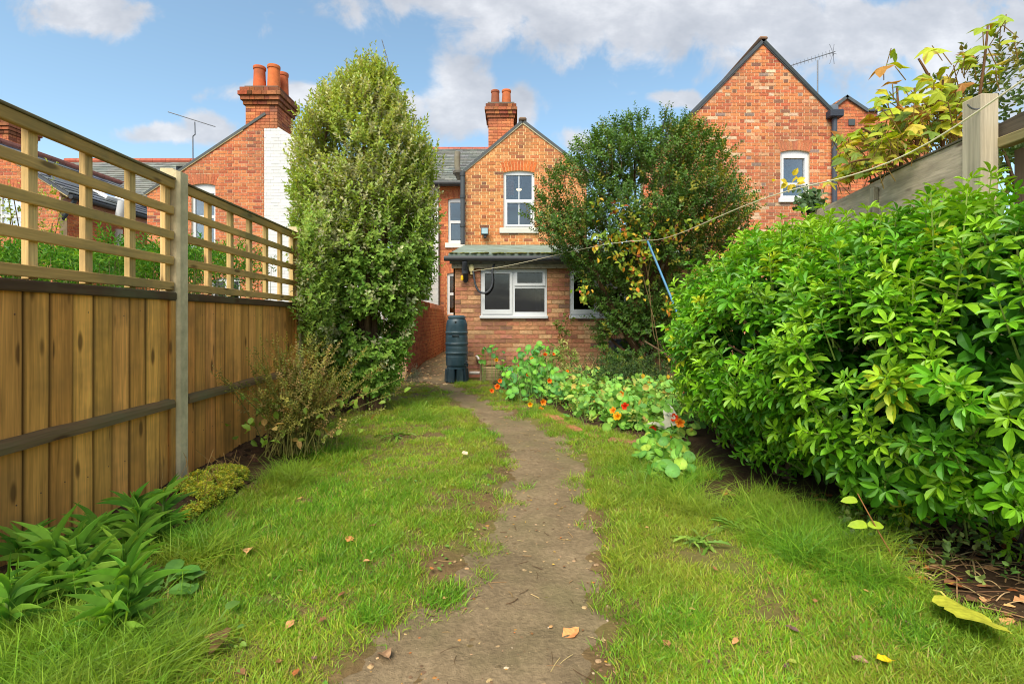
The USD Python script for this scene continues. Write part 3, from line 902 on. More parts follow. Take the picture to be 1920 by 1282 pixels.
# pale soil pipe and hopper in the corner, dark downpipe beside the gable
pts = [P(867.5, 322, 11.6), P(867.5, 458, 11.6)]
v, f = tube(pts, 0.052, 12)
dp = put('downpipe', h1, v, f, 'rubber', lin(70, 74, 76), smooth=50)
for yy_ in (330, 372, 426):
    c = P(867.5, yy_, 11.6)
    v, f = tube([c, c + (0, 0, 0.07)], 0.064, 12)
    put('pipe_collar', dp, v, f, 'rubber', lin(62, 66, 68), smooth=50)
v, f = tube(spline([P(858, 285, 13.5), P(858, 318, 13.5), P(859, 326, 13.5)], 8), 0.08, 10)
put('vent_pipe', h1, v, f, 'cement', lin(128, 122, 108), smooth=50)
v, f = lathe([(0, -0.16), (0.05, -0.15), (0.09, -0.05), (0.15, 0.0), (0.155, 0.06), (0.0, 0.06)], 14)
put('rain_hopper', h1, v + P(860, 326, 13.4), f, 'lead_work', lin(92, 88, 78), smooth=40)

cl_ = thing('ceiling_lamp', 'glowing ceiling lamp seen through the white sash window of the middle house', 'lamp')
MAT['lamp_glow'] = usdkit.material(stage, '/World/Looks/lamp_glow', {'e': ('emission', {'color': (1.0, 0.72, 0.38), 'strength': 1.3})}, surface='e.emission')
q0 = P(973, 356, D + 1.3)
v, f = lathe([(0, -0.015), (0.06, -0.01), (0.075, 0.01), (0.03, 0.03), (0, 0.03)], 18)
put('shade', cl_, v + q0, f, 'lamp_glow', (1, 0.8, 0.5))
put('cord', cl_, *tube([q0 + (0, 0, 0.03), q0 + (0, 0, 0.45)], 0.006, 6), 'rubber', (0.6, 0.6, 0.6))

# ---- its single-storey extension
DE = 8.9
ext = thing('lean_to_extension', 'low lean-to extension of mottled pink brick under a grey felt roof', 'extension')
xe0, xe1 = P(853, 0, DE)[0], 3.15
zt_ = P(0, 484, DE)[2] + 0.02
ew = [rect_px(901, 502, 1026, 594, DE), rect_px(1068, 502, 1176, 594, DE)]
holes = [sbox(w[0], w[2], w[1], w[3]) for w in ew]
OE = (0, DE, 0)
brick_wall(ext, OE, UX, NY, sbox(xe0, -0.15, xe1, zt_), holes, PAL_LBC, lin(170, 134, 92), bond='stretcher', budget=300, seed=21, course=0.0752)
mb = MB().box((xe0 + 0.008, DE + 0.2, -0.1), (xe0 + 0.2, D + 0.1, 2.1), lin(150, 110, 80))
mb.build('side_wall', ext, 'mortar')
mb = MB().box((xe1 - 0.2, DE + 0.2, -0.1), (xe1 - 0.008, D + 0.1, 2.1), lin(150, 110, 80))
mb.build('side_wall', ext, 'mortar')
for k, (u0, u1, z0, z1) in enumerate(ew):
    us = u0 + (u1 - u0) * 0.485
    zs = z0 + (z1 - z0) * 0.615
    t = 0.055
    panes = [(u0 + 0.075, us - 0.055, z0 + 0.13, z1 - 0.10), (us + 0.075, u1 - 0.08, zs + 0.06, z1 - 0.08), (us + 0.035, u1 - 0.045, z0 + 0.085, zs - 0.03)]
    window(ext, OE, UX, NY, u0 + 0.004, u1 - 0.004, z0, z1, panes, recess=-0.045, glazing='kitchen_glass', sill=(u0 - 0.012, u1 + 0.012, z0 - 0.03, z0 + 0.022),
           room_col=lin(128, 104, 64), room_depth=2.2, room_top=0.12,
           sashes=[(us + 0.03, u1 - 0.03, zs + 0.015, z1 - 0.035, (us + 0.075, u1 - 0.08, zs + 0.06, z1 - 0.08)),
                   (u0 + 0.03, us - 0.01, z0 + 0.05, z1 - 0.05, (u0 + 0.075, us - 0.055, z0 + 0.13, z1 - 0.10))])
ya, yb = DE - 0.14, D + 0.02
za, zb = P(0, 476, ya)[2], P(0, 459, D)[2]
xa, xb = xe0 - 0.10, xe1 + 0.1
roof_slab(ext, [(xa, ya, za), (xb, ya, za), (xb, yb, zb), (xa, yb, zb)], 0.07, lin(126, 140, 128), mtl='felt', name='felt_roof')
v, f = box_mesh((xa + 0.02, ya + 0.02, za - 0.17), (xb - 0.02, ya + 0.05, za - 0.055), 0.004)
put('fascia', ext, v, f, 'grey_wood', lin(104, 104, 96))
v, f = box_mesh((xa + 0.05, ya + 0.05, za - 0.24), (xb - 0.05, DE - 0.012, za - 0.17), 0.003)
put('soffit_board', ext, v, f, 'grey_wood', lin(150, 140, 118))
v, f = tube([(xa - 0.06, ya - 0.05, za - 0.085), (xb, ya - 0.05, za - 0.085)], 0.046, 12)
put('gutter', ext, v, f, 'rubber', lin(60, 62, 64), smooth=50)
m = MB()
for k in range(260):        # moss on the eave
    x = R(xa + 0.02, 1.7)
    r0 = R(0.012, 0.035)
    s_ = trimesh.creation.icosphere(1, r0)
    vv = s_.vertices * (1.5, 1.2, 0.5) + (x, ya + abs(rng.normal(0, 0.07)), za + 0.012 + R(-0.004, 0.006))
    m.add(vv, s_.faces, jit(lin(96, 98, 48), 0.2))
m.build('moss', ext, 'cement', kind='stuff')
xd = P(871.5, 0, 8.75)[0]
v, f = tube(spline([(xd, 8.71, za - 0.13), (xd, 8.74, za - 0.2), (xd, 8.80, za - 0.3), (xd, 8.80, 0.0)], 24), 0.045, 12)
dpe = put('downpipe', ext, v, f, 'rubber', lin(56, 60, 64), smooth=50)
v, f = tube([(xd, 8.80, za - 0.34), (xd, 8.80, za - 0.22)], 0.06, 12)
put('pipe_collar', dpe, v, f, 'rubber', lin(48, 52, 56), smooth=50)
v, f = tube([P(880, 699, 8.7), P(899, 699, 8.72)], 0.028, 12)
put('waste_pipe', ext, v, f, 'upvc', lin(206, 196, 184), smooth=50)
v, f = tube(spline([P(893, 668, 8.86), P(896, 670, 8.78), P(898, 674, 8.76)], 8), 0.02, 10)
put('waste_pipe', ext, v, f, 'upvc', lin(206, 200, 190), smooth=50)

# ---- the painted semi on the left
DL = 12.0
h2 = thing('brick_house', 'tall red brick house left of the leafy tree, its right half painted white', 'house')
pk = uz(497, 214, DL)
left_poly = Polygon([uz(276, 690, DL), uz(495, 690, DL), uz(495, 215.5, DL), uz(276, 360, DL)])
right_poly = Polygon([uz(495.3, 690, DL), uz(717, 690, DL), uz(717, 360, DL), uz(522, 239, DL), uz(495.3, 239, DL)])
a0, a1, b0, b1 = rect_px(359, 346, 404, 460, DL)
c0, c1, e0, e1 = rect_px(396, 521, 450, 600, DL)
rr = np.random.default_rng(15)
ar1, un1 = arch(a0, a1, b1 - 0.02, 0.23, 10, PAL_RED[:3], rr, rise=0.04)
OL = (0, DL, 0)
brick_wall(h2, OL, UX, NY, left_poly.difference(sbox(uz(461, 0, DL)[0] - 0.01, uz(0, 241, DL)[1], 0, 20)), [Polygon([(a0, b0), (a1, b0)] + un1[::-1]), sbox(c0, e0, c1, e1)], PAL_RED, MORTAR_GREY, budget=230, seed=41, extra=ar1)
zq = (b0 + b1) / 2 - 0.03
window(h2, OL, UX, NY, a0, a1, b0, b1, [(a0 + 0.06, a1 - 0.05, zq + 0.03, b1 - 0.2), (a0 + 0.075, a1 - 0.06, b0 + 0.08, zq - 0.04)], under=un1,
       sill=(a0 - 0.07, a1 + 0.07, b0 - 0.13, b0 + 0.003), room_col=lin(150, 152, 156), room_depth=2.5)
mu = (c0 + c1) / 2
window(h2, OL, UX, NY, c0, c1, e0, e1, [(c0 + 0.05, mu - 0.03, e0 + 0.05, e1 - 0.08), (mu + 0.03, c1 - 0.05, e0 + 0.05, e1 - 0.08)], room_col=lin(60, 60, 60), glazing='kitchen_glass')
brick_wall(h2, OL, UX, NY, right_poly, [], PAL_WHITE, lin(203, 203, 201), budget=60, seed=43, proud=0.0025, joint=0.007, wall_name='painted_wall', mtl='painted_wall', label='white painted brick half of the wall')
# roof slopes of the wing
xa, za = uz(276, 360, DL)
xb, zb = pk
xc, zc = uz(717, 360, DL)
roof_slab(h2, [(xa - 0.08, DL - 0.03, za - 0.03), (xb, DL - 0.03, zb + 0.03), (xb, 17.6, zb + 0.03), (xa - 0.08, 17.6, za - 0.03)][::-1], 0.06, lin(78, 82, 80))
roof_slab(h2, [(xb + .003, DL + 0.8, zb + 0.03), (xc + 0.08, DL + 0.8, zc - 0.03), (xc + 0.08, 17.6, zc - 0.03), (xb + .003, 17.6, zb + 0.03)], 0.06, lin(78, 82, 80))
v, f = bar((xa - 0.06, DL - 0.014, za - 0.075), (uz(456, 0, DL)[0], DL - 0.014, uz(0, 243, DL)[1] - 0.01), 0.03, 0.05)
put('verge', h2, v, f, 'cement', lin(178, 160, 116))
mb = MB().box((xa + 0.01, DL + 0.2, 0), (xa + 0.2, 16, za), MORTAR_GREY)
mb.build('side_wall', h2, 'mortar')
cx0, cx1 = uz(461, 0, DL)[0], uz(520, 0, DL)[0]
chimney(h2, cx0, cx1, DL - 0.006, DL + 0.85, uz(0, 241, DL)[1], uz(0, 166, DL)[1],
        [(P(486, 0, 12.2)[0], 12.22, 0.145, 0.56, lin(192, 98, 56)), (P(513.5, 0, 12.25)[0], 12.25, 0.15, 0.6, lin(204, 112, 62)), (P(531, 0, 12.62)[0], 12.62, 0.13, 0.6, lin(182, 94, 58))],
        PAL_RED, lin(150, 112, 78), 90, 45, cap_h=0.40, flare=0.17)
# the neighbour's white painted back wall, set back behind the tree
wx0, wx1 = xc - 0.5, uz(822, 0, DM)[0]
a0, a1, b0, b1 = rect_px(783, 517, 808, 566, DM)
brick_wall(h2, (0, DM - 0.02, 0), UX, NY, sbox(wx0, 0, wx1, uz(0, 347, DM)[1]), [sbox(a0, b0, a1, b1)], PAL_WHITE, lin(203, 203, 201), budget=0, seed=47, proud=0.0025, joint=0.007, wall_name='painted_wall', mtl='painted_wall')
window(h2, (0, DM - 0.02, 0), UX, NY, a0, a1, b0, b1, [(a0 + 0.05, a1 - 0.05, b0 + 0.05, b1 - 0.06)], room_col=lin(120, 122, 124))
v, f = tube([P(823.5, 430, DM - 0.06), P(823.5, 575, DM - 0.06)], 0.02, 8)
put('cable', h2, v, f, 'rubber', lin(70, 60, 52))
# slates of the main range behind, up to the red ridge
zeave, dr = 4.5, 18.6
zr = P(0, 304, dr)[2]
S = np.array([0, dr - 15.0, zr - zeave])
sl = np.linalg.norm(S)
xs0, xs1 = -16.2, -3.6
roof_slab(h2, [(xs0, 15.0, zeave - 0.02), (xs1, 15.0, zeave - 0.02), (xs1, dr, zr - 0.02), (xs0, dr, zr - 0.02)], 0.08, lin(84, 86, 88))
slates(h2, (xs0, 15.0, zeave), UX, S / sl, xs1 - xs0, sl, SLATE_G, budget=120, seed=6, w=0.28, ex=0.22)
for k in range(27):
    v, f = tube([(xs0 + k * 0.46, dr, zr + 0.02), (xs0 + k * 0.46 + 0.45, dr, zr + 0.02)], 0.12, 8)
    put('ridge_tile', h2, v, f, 'clay', jit(lin(170, 92, 72), 0.08))

# ---- the far-left wing with its long slate slope
h3 = thing('brick_house', 'far-left brick wing with a long grey slate slope and skylight behind the trellis', 'house')
xe, zev = P(112, 0, DL)[0], P(0, 352, DL)[2]
xg, zg = P(-40, 0, DL)[0], P(0, 256, DL)[2]
g3 = Polygon([(xg - 1.9, -0.1), (xe, -0.1), (xe, zev), (xg, zg), (xg - 1.9, zev)])
a0, a1, b0, b1 = rect_px(-4, 362, 40, 432, DL)
rr = np.random.default_rng(35)
ar3, un3 = arch(a0, a1, b1 - 0.02, 0.3, 9, PAL_RED[:3], rr, rise=0.03)
brick_wall(h3, OL, UX, NY, g3, [Polygon([(a0, b0), (a1, b0)] + un3[::-1])], PAL_RED, MORTAR_GREY, budget=80, seed=51, extra=ar3)
zq = b0 + (b1 - b0) * 0.4
window(h3, OL, UX, NY, a0, a1, b0, b1, [(a0 + 0.06, a1 - 0.06, zq + 0.04, b1 - 0.1), (a0 + 0.06, a1 - 0.06, b0 + 0.06, zq - 0.04)], under=un3, room_col=lin(180, 184, 186), room_depth=2)
brick_wall(h3, (xe, DL + 0.205, 0), (0, 1, 0), (1, 0, 0), sbox(0, -0.1, 2.9, zev - 0.1), [], PAL_RED, MORTAR_PINK, budget=70, seed=53, wall_name='side_wall')
yE = 15.1
S = np.array([xg - xe, 0, zg - zev])
sl = np.linalg.norm(S)
v_ = [(xe + 0.25, DL - 0.04, zev - 0.14), (xe + 0.25, 16.6, zev - 0.14), (xg, 16.6, zg + 0.01), (xg, DL - 0.04, zg + 0.01)]
roof_slab(h3, v_, 0.07, lin(74, 78, 84))
S2 = np.array(v_[2]) - np.array(v_[1])
slates(h3, np.array(v_[0]) + (0, 0, 0.004), (0, 1, 0), S2 / np.linalg.norm(S2), 4.6, np.linalg.norm(S2), SLATE, budget=120, seed=8, w=0.26, ex=0.2)
for k in range(10):
    v, f = tube([(xg, DL + k * 0.45, zg + 0.05), (xg, DL + k * 0.45 + 0.44, zg + 0.05)], 0.1, 8)
    put('ridge_tile', h3, v, f, 'clay', jit(lin(134, 86, 76), 0.08))
v, f = bar((xe + 0.22, DL - 0.016, zev - 0.2), (xg, DL - 0.016, zg - 0.05), 0.03, 0.06)
put('verge', h3, v, f, 'cement', lin(196, 178, 134))
v, f = box_mesh((xe + 0.006, DL - 0.02, zev - 0.42), (xe + 0.04, yE, zev - 0.22), 0.004)
put('fascia', h3, v, f, 'upvc', lin(196, 158, 150))
v, f = tube([(xe + 0.3, DL - 0.05, zev - 0.22), (xe + 0.3, yE, zev - 0.22)], 0.055, 10)
put('gutter', h3, v, f, 'rubber', lin(50, 52, 54), smooth=50)
v, f = tube(spline([(xe + 0.28, DL + 0.1, zev - 0.25), (xe + 0.2, DL + 0.1, zev - 0.4), (xe + 0.1, DL + 0.1, zev - 0.55), (xe + 0.1, DL + 0.1, 0.4)], 20), 0.05, 10)
put('downpipe', h3, v, f, 'rubber', lin(52, 60, 66), smooth=50)
yq = 960 * -(xe + 0.15) / (960 - 205)
v, f = tube(spline([(xe + 0.5, yq, zev - 0.02), (xe + 0.45, yq, zev - 0.3), (xe + 0.35, yq, zev - 0.62)], 12), 0.11, 12)
gp = put('soil_pipe', h3, v, f, 'upvc', lin(190, 192, 192), smooth=50)
v, f = tube([(xe + 0.16, yq + 0.3, zev - 0.7), (xe + 0.16, yq + 0.3, 0.3)], 0.085, 12)
put('soil_pipe', h3, v, f, 'upvc', lin(190, 192, 194), smooth=50)
# skylight lying on the slope
S2n = S2 / np.linalg.norm(S2)
o = np.array([xe + 0.25, 13.4, zev - 0.14]) + S2n * 0.35
nn = np.cross((0, 1, 0), S2n)
nn = nn if nn[2] > 0 else -nn
lv, lf = extrude(sbox(0, 0, 0.75, 0.9).difference(sbox(0.07, 0.07, 0.68, 0.83)), 0.09)
sk = put('skylight', h3, oriented(lv, o + nn * 0.03, (0, 1, 0), nn, S2n), lf, 'upvc', lin(226, 228, 228))
lv, lf = box_mesh((0.06, 0.05, 0.06), (0.69, 0.06, 0.84))
put('pane', sk, oriented(lv, o + nn * 0.03, (0, 1, 0), nn, S2n), lf, 'pane_glass', (0.8, 0.8, 0.8))
lv, lf = box_mesh((0.06, 0.0, 0.06), (0.69, 0.02, 0.84))
put('blind', sk, oriented(lv, o + nn * 0.03, (0, 1, 0), nn, S2n), lf, 'interior', lin(190, 194, 200))
chimney(h3, P(-34, 0, 14)[0], P(16, 0, 14)[0], 14.0, 14.8, 4.6, P(0, 226, 14)[2], [(P(-10, 0, 14.3)[0], 14.3, 0.13, 0.45, lin(190, 100, 60))], PAL_RED, lin(140, 100, 74), 20, 61, cap_h=0.36, flare=0.14)

# ---- the tall gable on the right
DR = 11.7
h4 = thing('brick_house', 'tall mottled brick gable on the right with one small white window', 'house')
rg = Polygon([uz(1205, 692, DR), uz(1560, 692, DR), uz(1560, 212, DR), uz(1430, 79, DR), uz(1205, 306, DR)])
a0, a1, b0, b1 = rect_px(1463, 283, 1518, 372, DR)
rr = np.random.default_rng(65)
ar4, un4 = arch(a0, a1, b1 - 0.03, 0.22, 12, PAL_MIX[:3], rr, rise=0.05)
OR = (0, DR, 0)
brick_wall(h4, OR, UX, NY, rg, [Polygon([(a0, b0), (a1, b0)] + un4[::-1])], PAL_MIX, MORTAR_GREY, budget=300, seed=71, extra=ar4, bond='flemish')
window(h4, OR, UX, NY, a0, a1, b0, b1, [(a0 + 0.085, a1 - 0.1, b0 + 0.36, b1 - 0.16), (a0 + 0.085, a1 - 0.1, b0 + 0.07, b0 + 0.29)], under=un4, room_col=lin(176, 178, 182), room_depth=2.2,
       sashes=[(a0 + 0.05, a1 - 0.05, b0 + 0.31, b1 - 0.08, (a0 + 0.085, a1 - 0.1, b0 + 0.36, b1 - 0.16))], sill=(a0 - 0.05, a1 + 0.05, b0 - 0.1, b0 + 0.003))
xp, zp = uz(1430, 79, DR)
xa, za = uz(1205, 306, DR)
xb, zb = uz(1560, 212, DR)
roof_slab(h4, [(xa - 0.2, DR - 0.05, za - 0.13), (xp, DR - 0.05, zp + 0.07), (xp, 18, zp + 0.07), (xa - 0.2, 18, za - 0.13)][::-1], 0.07, lin(70, 74, 78))
roof_slab(h4, [(xp + .003, DR - 0.05, zp + 0.07), (xb + 0.12, DR - 0.05, zb - 0.05), (xb + 0.12, 18, zb - 0.05), (xp + .003, 18, zp + 0.07)], 0.07, lin(56, 62, 62))
for a, b in (((xa, za - 0.05), (xp, zp - 0.005)), ((xp, zp - 0.005), (xb + 0.06, zb - 0.05))):
    v, f = bar((a[0], DR - 0.018, a[1]), (b[0], DR - 0.018, b[1]), 0.034, 0.07)
    put('verge_board', h4, v, f, 'lead_work', lin(88, 92, 96))
v, f = box_mesh((xp - 0.1, DR - 0.07, zp + 0.03), (xp + 0.1, 18, zp + 0.11), 0.03)
put('ridge_tile', h4, v, f, 'clay', lin(138, 110, 90))
v, f = tube([P(1564.5, 222, 11.62), P(1564.5, 420, 11.62)], 0.055, 12)
put('downpipe', h4, v, f, 'rubber', lin(66, 72, 82), smooth=50)
v, f = box_mesh(P(1552, 222, 11.62) - (0, 0.12, 0), P(1577, 208, 11.62) + (0, 0.12, 0), 0.02)
put('rain_hopper', h4, v, f, 'rubber', lin(50, 56, 66))
v, f = box_mesh(P(1548, 208, 11.75) - (0, 0.0, 0), P(1573, 196, 11.75) + (0, 0.6, 0), 0.02)
put('valley_flashing', h4, v, f, 'lead_work', lin(96, 106, 118))
# lower link on the far right
DK = 12.6
lk = Polygon([uz(1566, 688, DK), uz(1742, 688, DK), uz(1742, 214, DK), uz(1626, 206, DK), uz(1585, 181, DK), uz(1566, 192, DK)])
vu = rect_px(1590, 236, 1602, 224, DK)
brick_wall(h4, (0, DK, 0), UX, NY, lk, [], PAL_RED, MORTAR_PINK, budget=0, seed=73, wall_name='link_wall')
v, f = box_mesh((vu[0], DK - 0.03, P(0, 236, DK)[2]), (vu[1], DK - 0.008, P(0, 224, DK)[2]), 0.006)
put('air_vent', h4, v, f, 'rubber', lin(70, 78, 80))
a, b, c, d = uz(1562, 197, DK), uz(1586, 178, DK), uz(1628, 206, DK), uz(1760, 208, DK)
for p_, q_ in ((a, b), (b, c)):
    roof_slab(h4, [(p_[0], DK - 0.06, p_[1] - 0.02), (q_[0], DK - 0.06, q_[1] - 0.02), (q_[0], 17, q_[1] - 0.02), (p_[0], 17, p_[1] - 0.02)][::-1], 0.07, lin(78, 86, 90))
v, f = box_mesh((c[0], DK - 0.07, c[1] - 0.06), (d[0], 17, c[1] + 0.02), 0.01)
put('flat_roof', h4, v, f, 'lead_work', lin(70, 80, 96))
v, f = box_mesh((c[0] + 0.2, DK - 0.05, c[1] - 0.2), (d[0], DK - 0.008, c[1] - 0.065), 0.004)
put('fascia', h4, v, f, 'upvc', lin(186, 194, 206))

# ---- low boundary wall in the alley
bw = thing('boundary_wall', 'low red brick wall with a brick coping along the side alley', 'wall')
A, B = np.array([P(773, 0, 8.9)[0], 8.4, 0]), np.array([P(833, 0, 14.9)[0] - 0.02, 14.9, 0])
Uw = (B - A) / np.linalg.norm(B - A)
Nw = np.array([Uw[1], -Uw[0], 0])
Lw = np.linalg.norm(B - A)
brick_wall(bw, A, Uw, Nw, sbox(0, -0.1, Lw, 1.27), [], PAL_WALL, lin(190, 150, 120), bond='english', budget=220, seed=81, thick=0.2)
r = np.random.default_rng(3)
k = 0.0
while k < Lw:
    lv, lf = box_mesh((k + 0.004, -0.225, 1.273), (k + 0.071, 0.018, 1.385 + r.uniform(-0.003, 0.003)), 0.006)
    put('coping_brick', bw, oriented(lv, A, Uw, Nw), lf, 'brick_face', jit(lin(140, 84, 62), 0.1, r))
    k += 0.078 if k < 3 else 0.234
    if k > 3:
        k = k
# ------------------------------------------------------------------ left fence
FD = np.array([-0.0417, 1.0, 0.0])
FD /= np.linalg.norm(FD)
FN = np.array([FD[1], -FD[0], 0.0])       # towards the garden


def fpt(y, n=0.0, z=0.0):
    """A point on the line of the fence boards at depth y, n towards the garden."""
    return np.array([FX(y), y, 0.0]) + FN * n + (0, 0, z)


BOARD = lin(222, 156, 78)
POSTS = [1.16, 3.09, 5.02, 6.95]
wh = ['nearest closeboard fence panel of overlapping brown boards with a dark top rail', 'closeboard fence panel between the concrete post and the leafy tree', 'closeboard fence panel mostly hidden behind the leafy tree']
wt = ['nearest open trellis of pale battens on top of the fence', 'trellis of pale battens on the fence in front of the white gable', 'trellis panel disappearing into the leafy tree']
for k in range(3):
    ya, yb = POSTS[k] + 0.055, POSTS[k + 1] - 0.055
    L = (yb - ya) / FD[1]
    pn = thing('closeboard_fence', wh[k], 'fence panel', loc=None)
    tl = thing('trellis', wt[k], 'trellis')
    r = np.random.default_rng(100 + k)
    O = fpt(ya)
    nb = int(round((L - 0.02) / 0.1235))
    pw = L / nb
    for b in range(nb):       # feather-edge boards: thin edge tucked under the next
        u0, u1 = b * pw + 0.0048, (b + 1) * pw - 0.0048
        z0, z1 = 0.03 + r.uniform(-0.012, 0.008), 1.165
        nz = 9
        zz = np.linspace(z0, z1, nz)
        wv = 0.0025 * np.cumsum(r.normal(0, 1, nz)) * 0.4
        rows = []
        for q in range(nz):
            w_ = wv[q]
            rows.append([[u0, 0.004 + w_, zz[q]], [u0 + 0.004, 0.009 + w_, zz[q]], [u0 + 0.015, 0.0105 + w_, zz[q]], [u1 - 0.013, 0.0175 + w_, zz[q]], [u1 - 0.004, 0.018 + w_, zz[q]], [u1, 0.012 + w_, zz[q]], [u1 + 0.002, -0.004, zz[q]], [u0 - 0.009, -0.004, zz[q]]])
        lv = np.array(rows).reshape(-1, 3)
        i, j = np.meshgrid(np.arange(nz - 1), np.arange(8), indexing='ij')
        lf = np.stack([i * 8 + j, i * 8 + (j + 1) % 8, (i + 1) * 8 + (j + 1) % 8, (i + 1) * 8 + j], -1).reshape(-1, 4)
        # sawn edges darkened by damp, dirt and joint shade painted into the colour
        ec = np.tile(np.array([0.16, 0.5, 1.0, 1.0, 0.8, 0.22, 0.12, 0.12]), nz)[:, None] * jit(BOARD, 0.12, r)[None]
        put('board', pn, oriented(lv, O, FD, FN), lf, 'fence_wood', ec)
    nails = MB()
    for b in range(nb):
        for z in (0.29, 1.05):
            c0 = ((b + 0.72) * pw + r.normal(0, 0.006), 0.0165, z + r.normal(0, 0.008))
            m_ = trimesh.creation.icosphere(0, 1.0)
            nails.add(oriented(np.array(m_.vertices) * (0.0035, 0.0015, 0.0035) + c0, O, FD, FN), m_.faces, lin(70, 62, 56))
    nails.build('nail_heads', pn, 'metal', kind='stuff')
    lv, lf = box_mesh((0.0, -0.045, 0.0), (L, -0.006, 0.10), 0.004)
    for z in (0.25, 1.0):
        put('back_rail', pn, oriented(lv + (0, 0, z), O, FD, FN), lf, 'rail_wood', jit(lin(120, 96, 60), 0.05, r))
    # middle rail on the garden side, weathered with a mossy top
    n_ = 14
    us = np.linspace(0.0 if k else 0.0, L - 0.03, n_)
    rowv = []
    for u in us:
        o_ = r.normal(0, 0.0015)
        rowv.append([[u, 0.018, 0.50 + o_], [u, 0.050 + o_, 0.502 + o_], [u, 0.053, 0.528], [u, 0.046, 0.545 + o_], [u, 0.018, 0.556 + o_]])
    lv = np.array(rowv).reshape(-1, 3)
    i, j = np.meshgrid(np.arange(n_ - 1), np.arange(5), indexing='ij')
    lf = np.stack([i * 5 + j, i * 5 + (j + 1) % 5, (i + 1) * 5 + (j + 1) % 5, (i + 1) * 5 + j], -1).reshape(-1, 4)
    cap = [np.array([[0, a, b] for a, b in ((1, 2), (2, 3), (3, 4))]), np.array([[0, b, a] for a, b in ((1, 2), (2, 3), (3, 4))]) + (n_ - 1) * 5]
    lf = np.vstack([lf[:, [0, 1, 2]], lf[:, [0, 2, 3]]] + cap)
    put('middle_rail', pn, oriented(lv, O, FD, FN), lf, 'rail_wood', lin(122, 98, 66), label='weathered grey-green middle rail')
    lv, lf = box_mesh((-0.004, -0.02, 1.13), (L + 0.004, 0.040, 1.178), 0.006)
    put('top_rail', pn, oriented(lv, O, FD, FN), lf, 'rail_wood', lin(86, 64, 44), label='dark stained top rail')
    # inner edge stile beside the post
    lv, lf = box_mesh((L - 0.045, 0.018, 0.02), (L - 0.001, 0.034, 1.128), 0.003)
    put('stile', pn, oriented(lv, O, FD, FN), lf, 'fence_wood', jit(BOARD, 0.05, r))
    # trellis: upright battens behind, level battens in front
    nv = 6
    for q in range(nv + 1):
        u = 0.024 + (L - 0.048) * q / nv
        lv, lf = box_mesh((u - 0.023, -0.028, 1.185), (u + 0.023, 0.002, 1.832), 0.002)
        put('upright_batten', tl, oriented(lv, O, FD, FN), lf, 'fence_wood', jit(lin(206, 174, 112), 0.05, r))
    for z in (1.215, 1.365, 1.515, 1.662):
        lv, lf = box_mesh((0.0, 0.0022, z - 0.024), (L - 0.002, 0.026, z + 0.024), 0.003)
        put('level_batten', tl, oriented(lv, O, FD, FN), lf, 'rail_wood', jit(lin(186, 150, 88), 0.05, r))
    lv, lf = box_mesh((0.0, 0.0022, 1.79), (L - 0.002, 0.030, 1.842), 0.003)
    put('top_batten', tl, oriented(lv, O, FD, FN), lf, 'rail_wood', jit(lin(182, 144, 80), 0.04, r))
    lv, lf = box_mesh((0.0, -0.045, 1.8425), (L - 0.002, 0.038, 1.856), 0.003)
    put('capping_strip', tl, oriented(lv, O, FD, FN), lf, 'rail_wood', lin(120, 106, 76))
pl = ['', 'pale pitted concrete fence post standing between two brown panels', 'concrete fence post behind the leafy tree']
for k in (1, 2):
    p = fpt(POSTS[k])
    poly = Polygon([(-0.052, -0.06), (0.052, -0.06), (0.052, 0.034), (0.038, 0.050), (-0.038, 0.050), (-0.052, 0.034)])
    m = trimesh.creation.extrude_polygon(poly, 1.9, engine='earcut')
    for _ in range(3):
        m = m.subdivide()
    vv = np.array(m.vertices)
    vv[:, 2] += 0.015 * (vv[:, 2] > 1.85) * (vv[:, 1] < 0.02)
    vv[:, :2] *= 1 + 0.03 * (meshkit.fbm(vv * (30, 30, 18), 3, 4 + k) - 0.5)[:, None]
    w = oriented(vv, p, FD, FN)
    post = put('concrete_post', '/World', w, np.array(m.faces), 'cement', lin(206, 188, 148), label=pl[k], cat='post')

# ------------------------------------------------------------------ right fence: weathered boards, tall post
RA, RB = np.array([2.37, 2.60, 0]), np.array([2.55, 4.29, 0])
RD = (RB - RA) / np.linalg.norm(RB - RA)
RN = np.array([-RD[1], RD[0], 0])
rf = thing('weathered_fence', 'old grey weathered wooden fence panel behind the bright green bush', 'fence panel')
r = np.random.default_rng(9)
L = np.linalg.norm(RB - RA)
for k in range(9):
    z0, z1 = 0.12 + k * 0.205, 0.12 + (k + 1) * 0.205
    if k == 8:
        z1 = 1.955
    n_ = 20
    us = np.linspace(0.03, L + 0.1, n_)
    jt = 0.006 * np.cumsum(r.normal(0, 0.6, n_)) * 0.4
    drop = (0.01 if k < 8 else 1) * (-0.03 * sstep(0.3, 1.6, us))
    rows = [[[u, -0.011, z0 - 0.01], [u, 0.011, z0 - 0.01], [u, 0.009, z1 + jt[q] + drop[q]], [u, -0.009, z1 + jt[q] + drop[q]]] for q, u in enumerate(us)]
    lv = np.array(rows).reshape(-1, 3)
    i, j = np.meshgrid(np.arange(n_ - 1), np.arange(4), indexing='ij')
    lf = np.stack([i * 4 + j, i * 4 + (j + 1) % 4, (i + 1) * 4 + (j + 1) % 4, (i + 1) * 4 + j], -1).reshape(-1, 4)
    lf = np.vstack([lf, [[0, 3, 2, 1], [len(lv) - 4, len(lv) - 3, len(lv) - 2, len(lv) - 1]]])
    lv[:, 1] += 0.004 * (k % 2)
    put('board', rf, oriented(lv, RA, RD, RN), lf, 'grey_wood', jit(lin(200, 184, 156), 0.05, r))
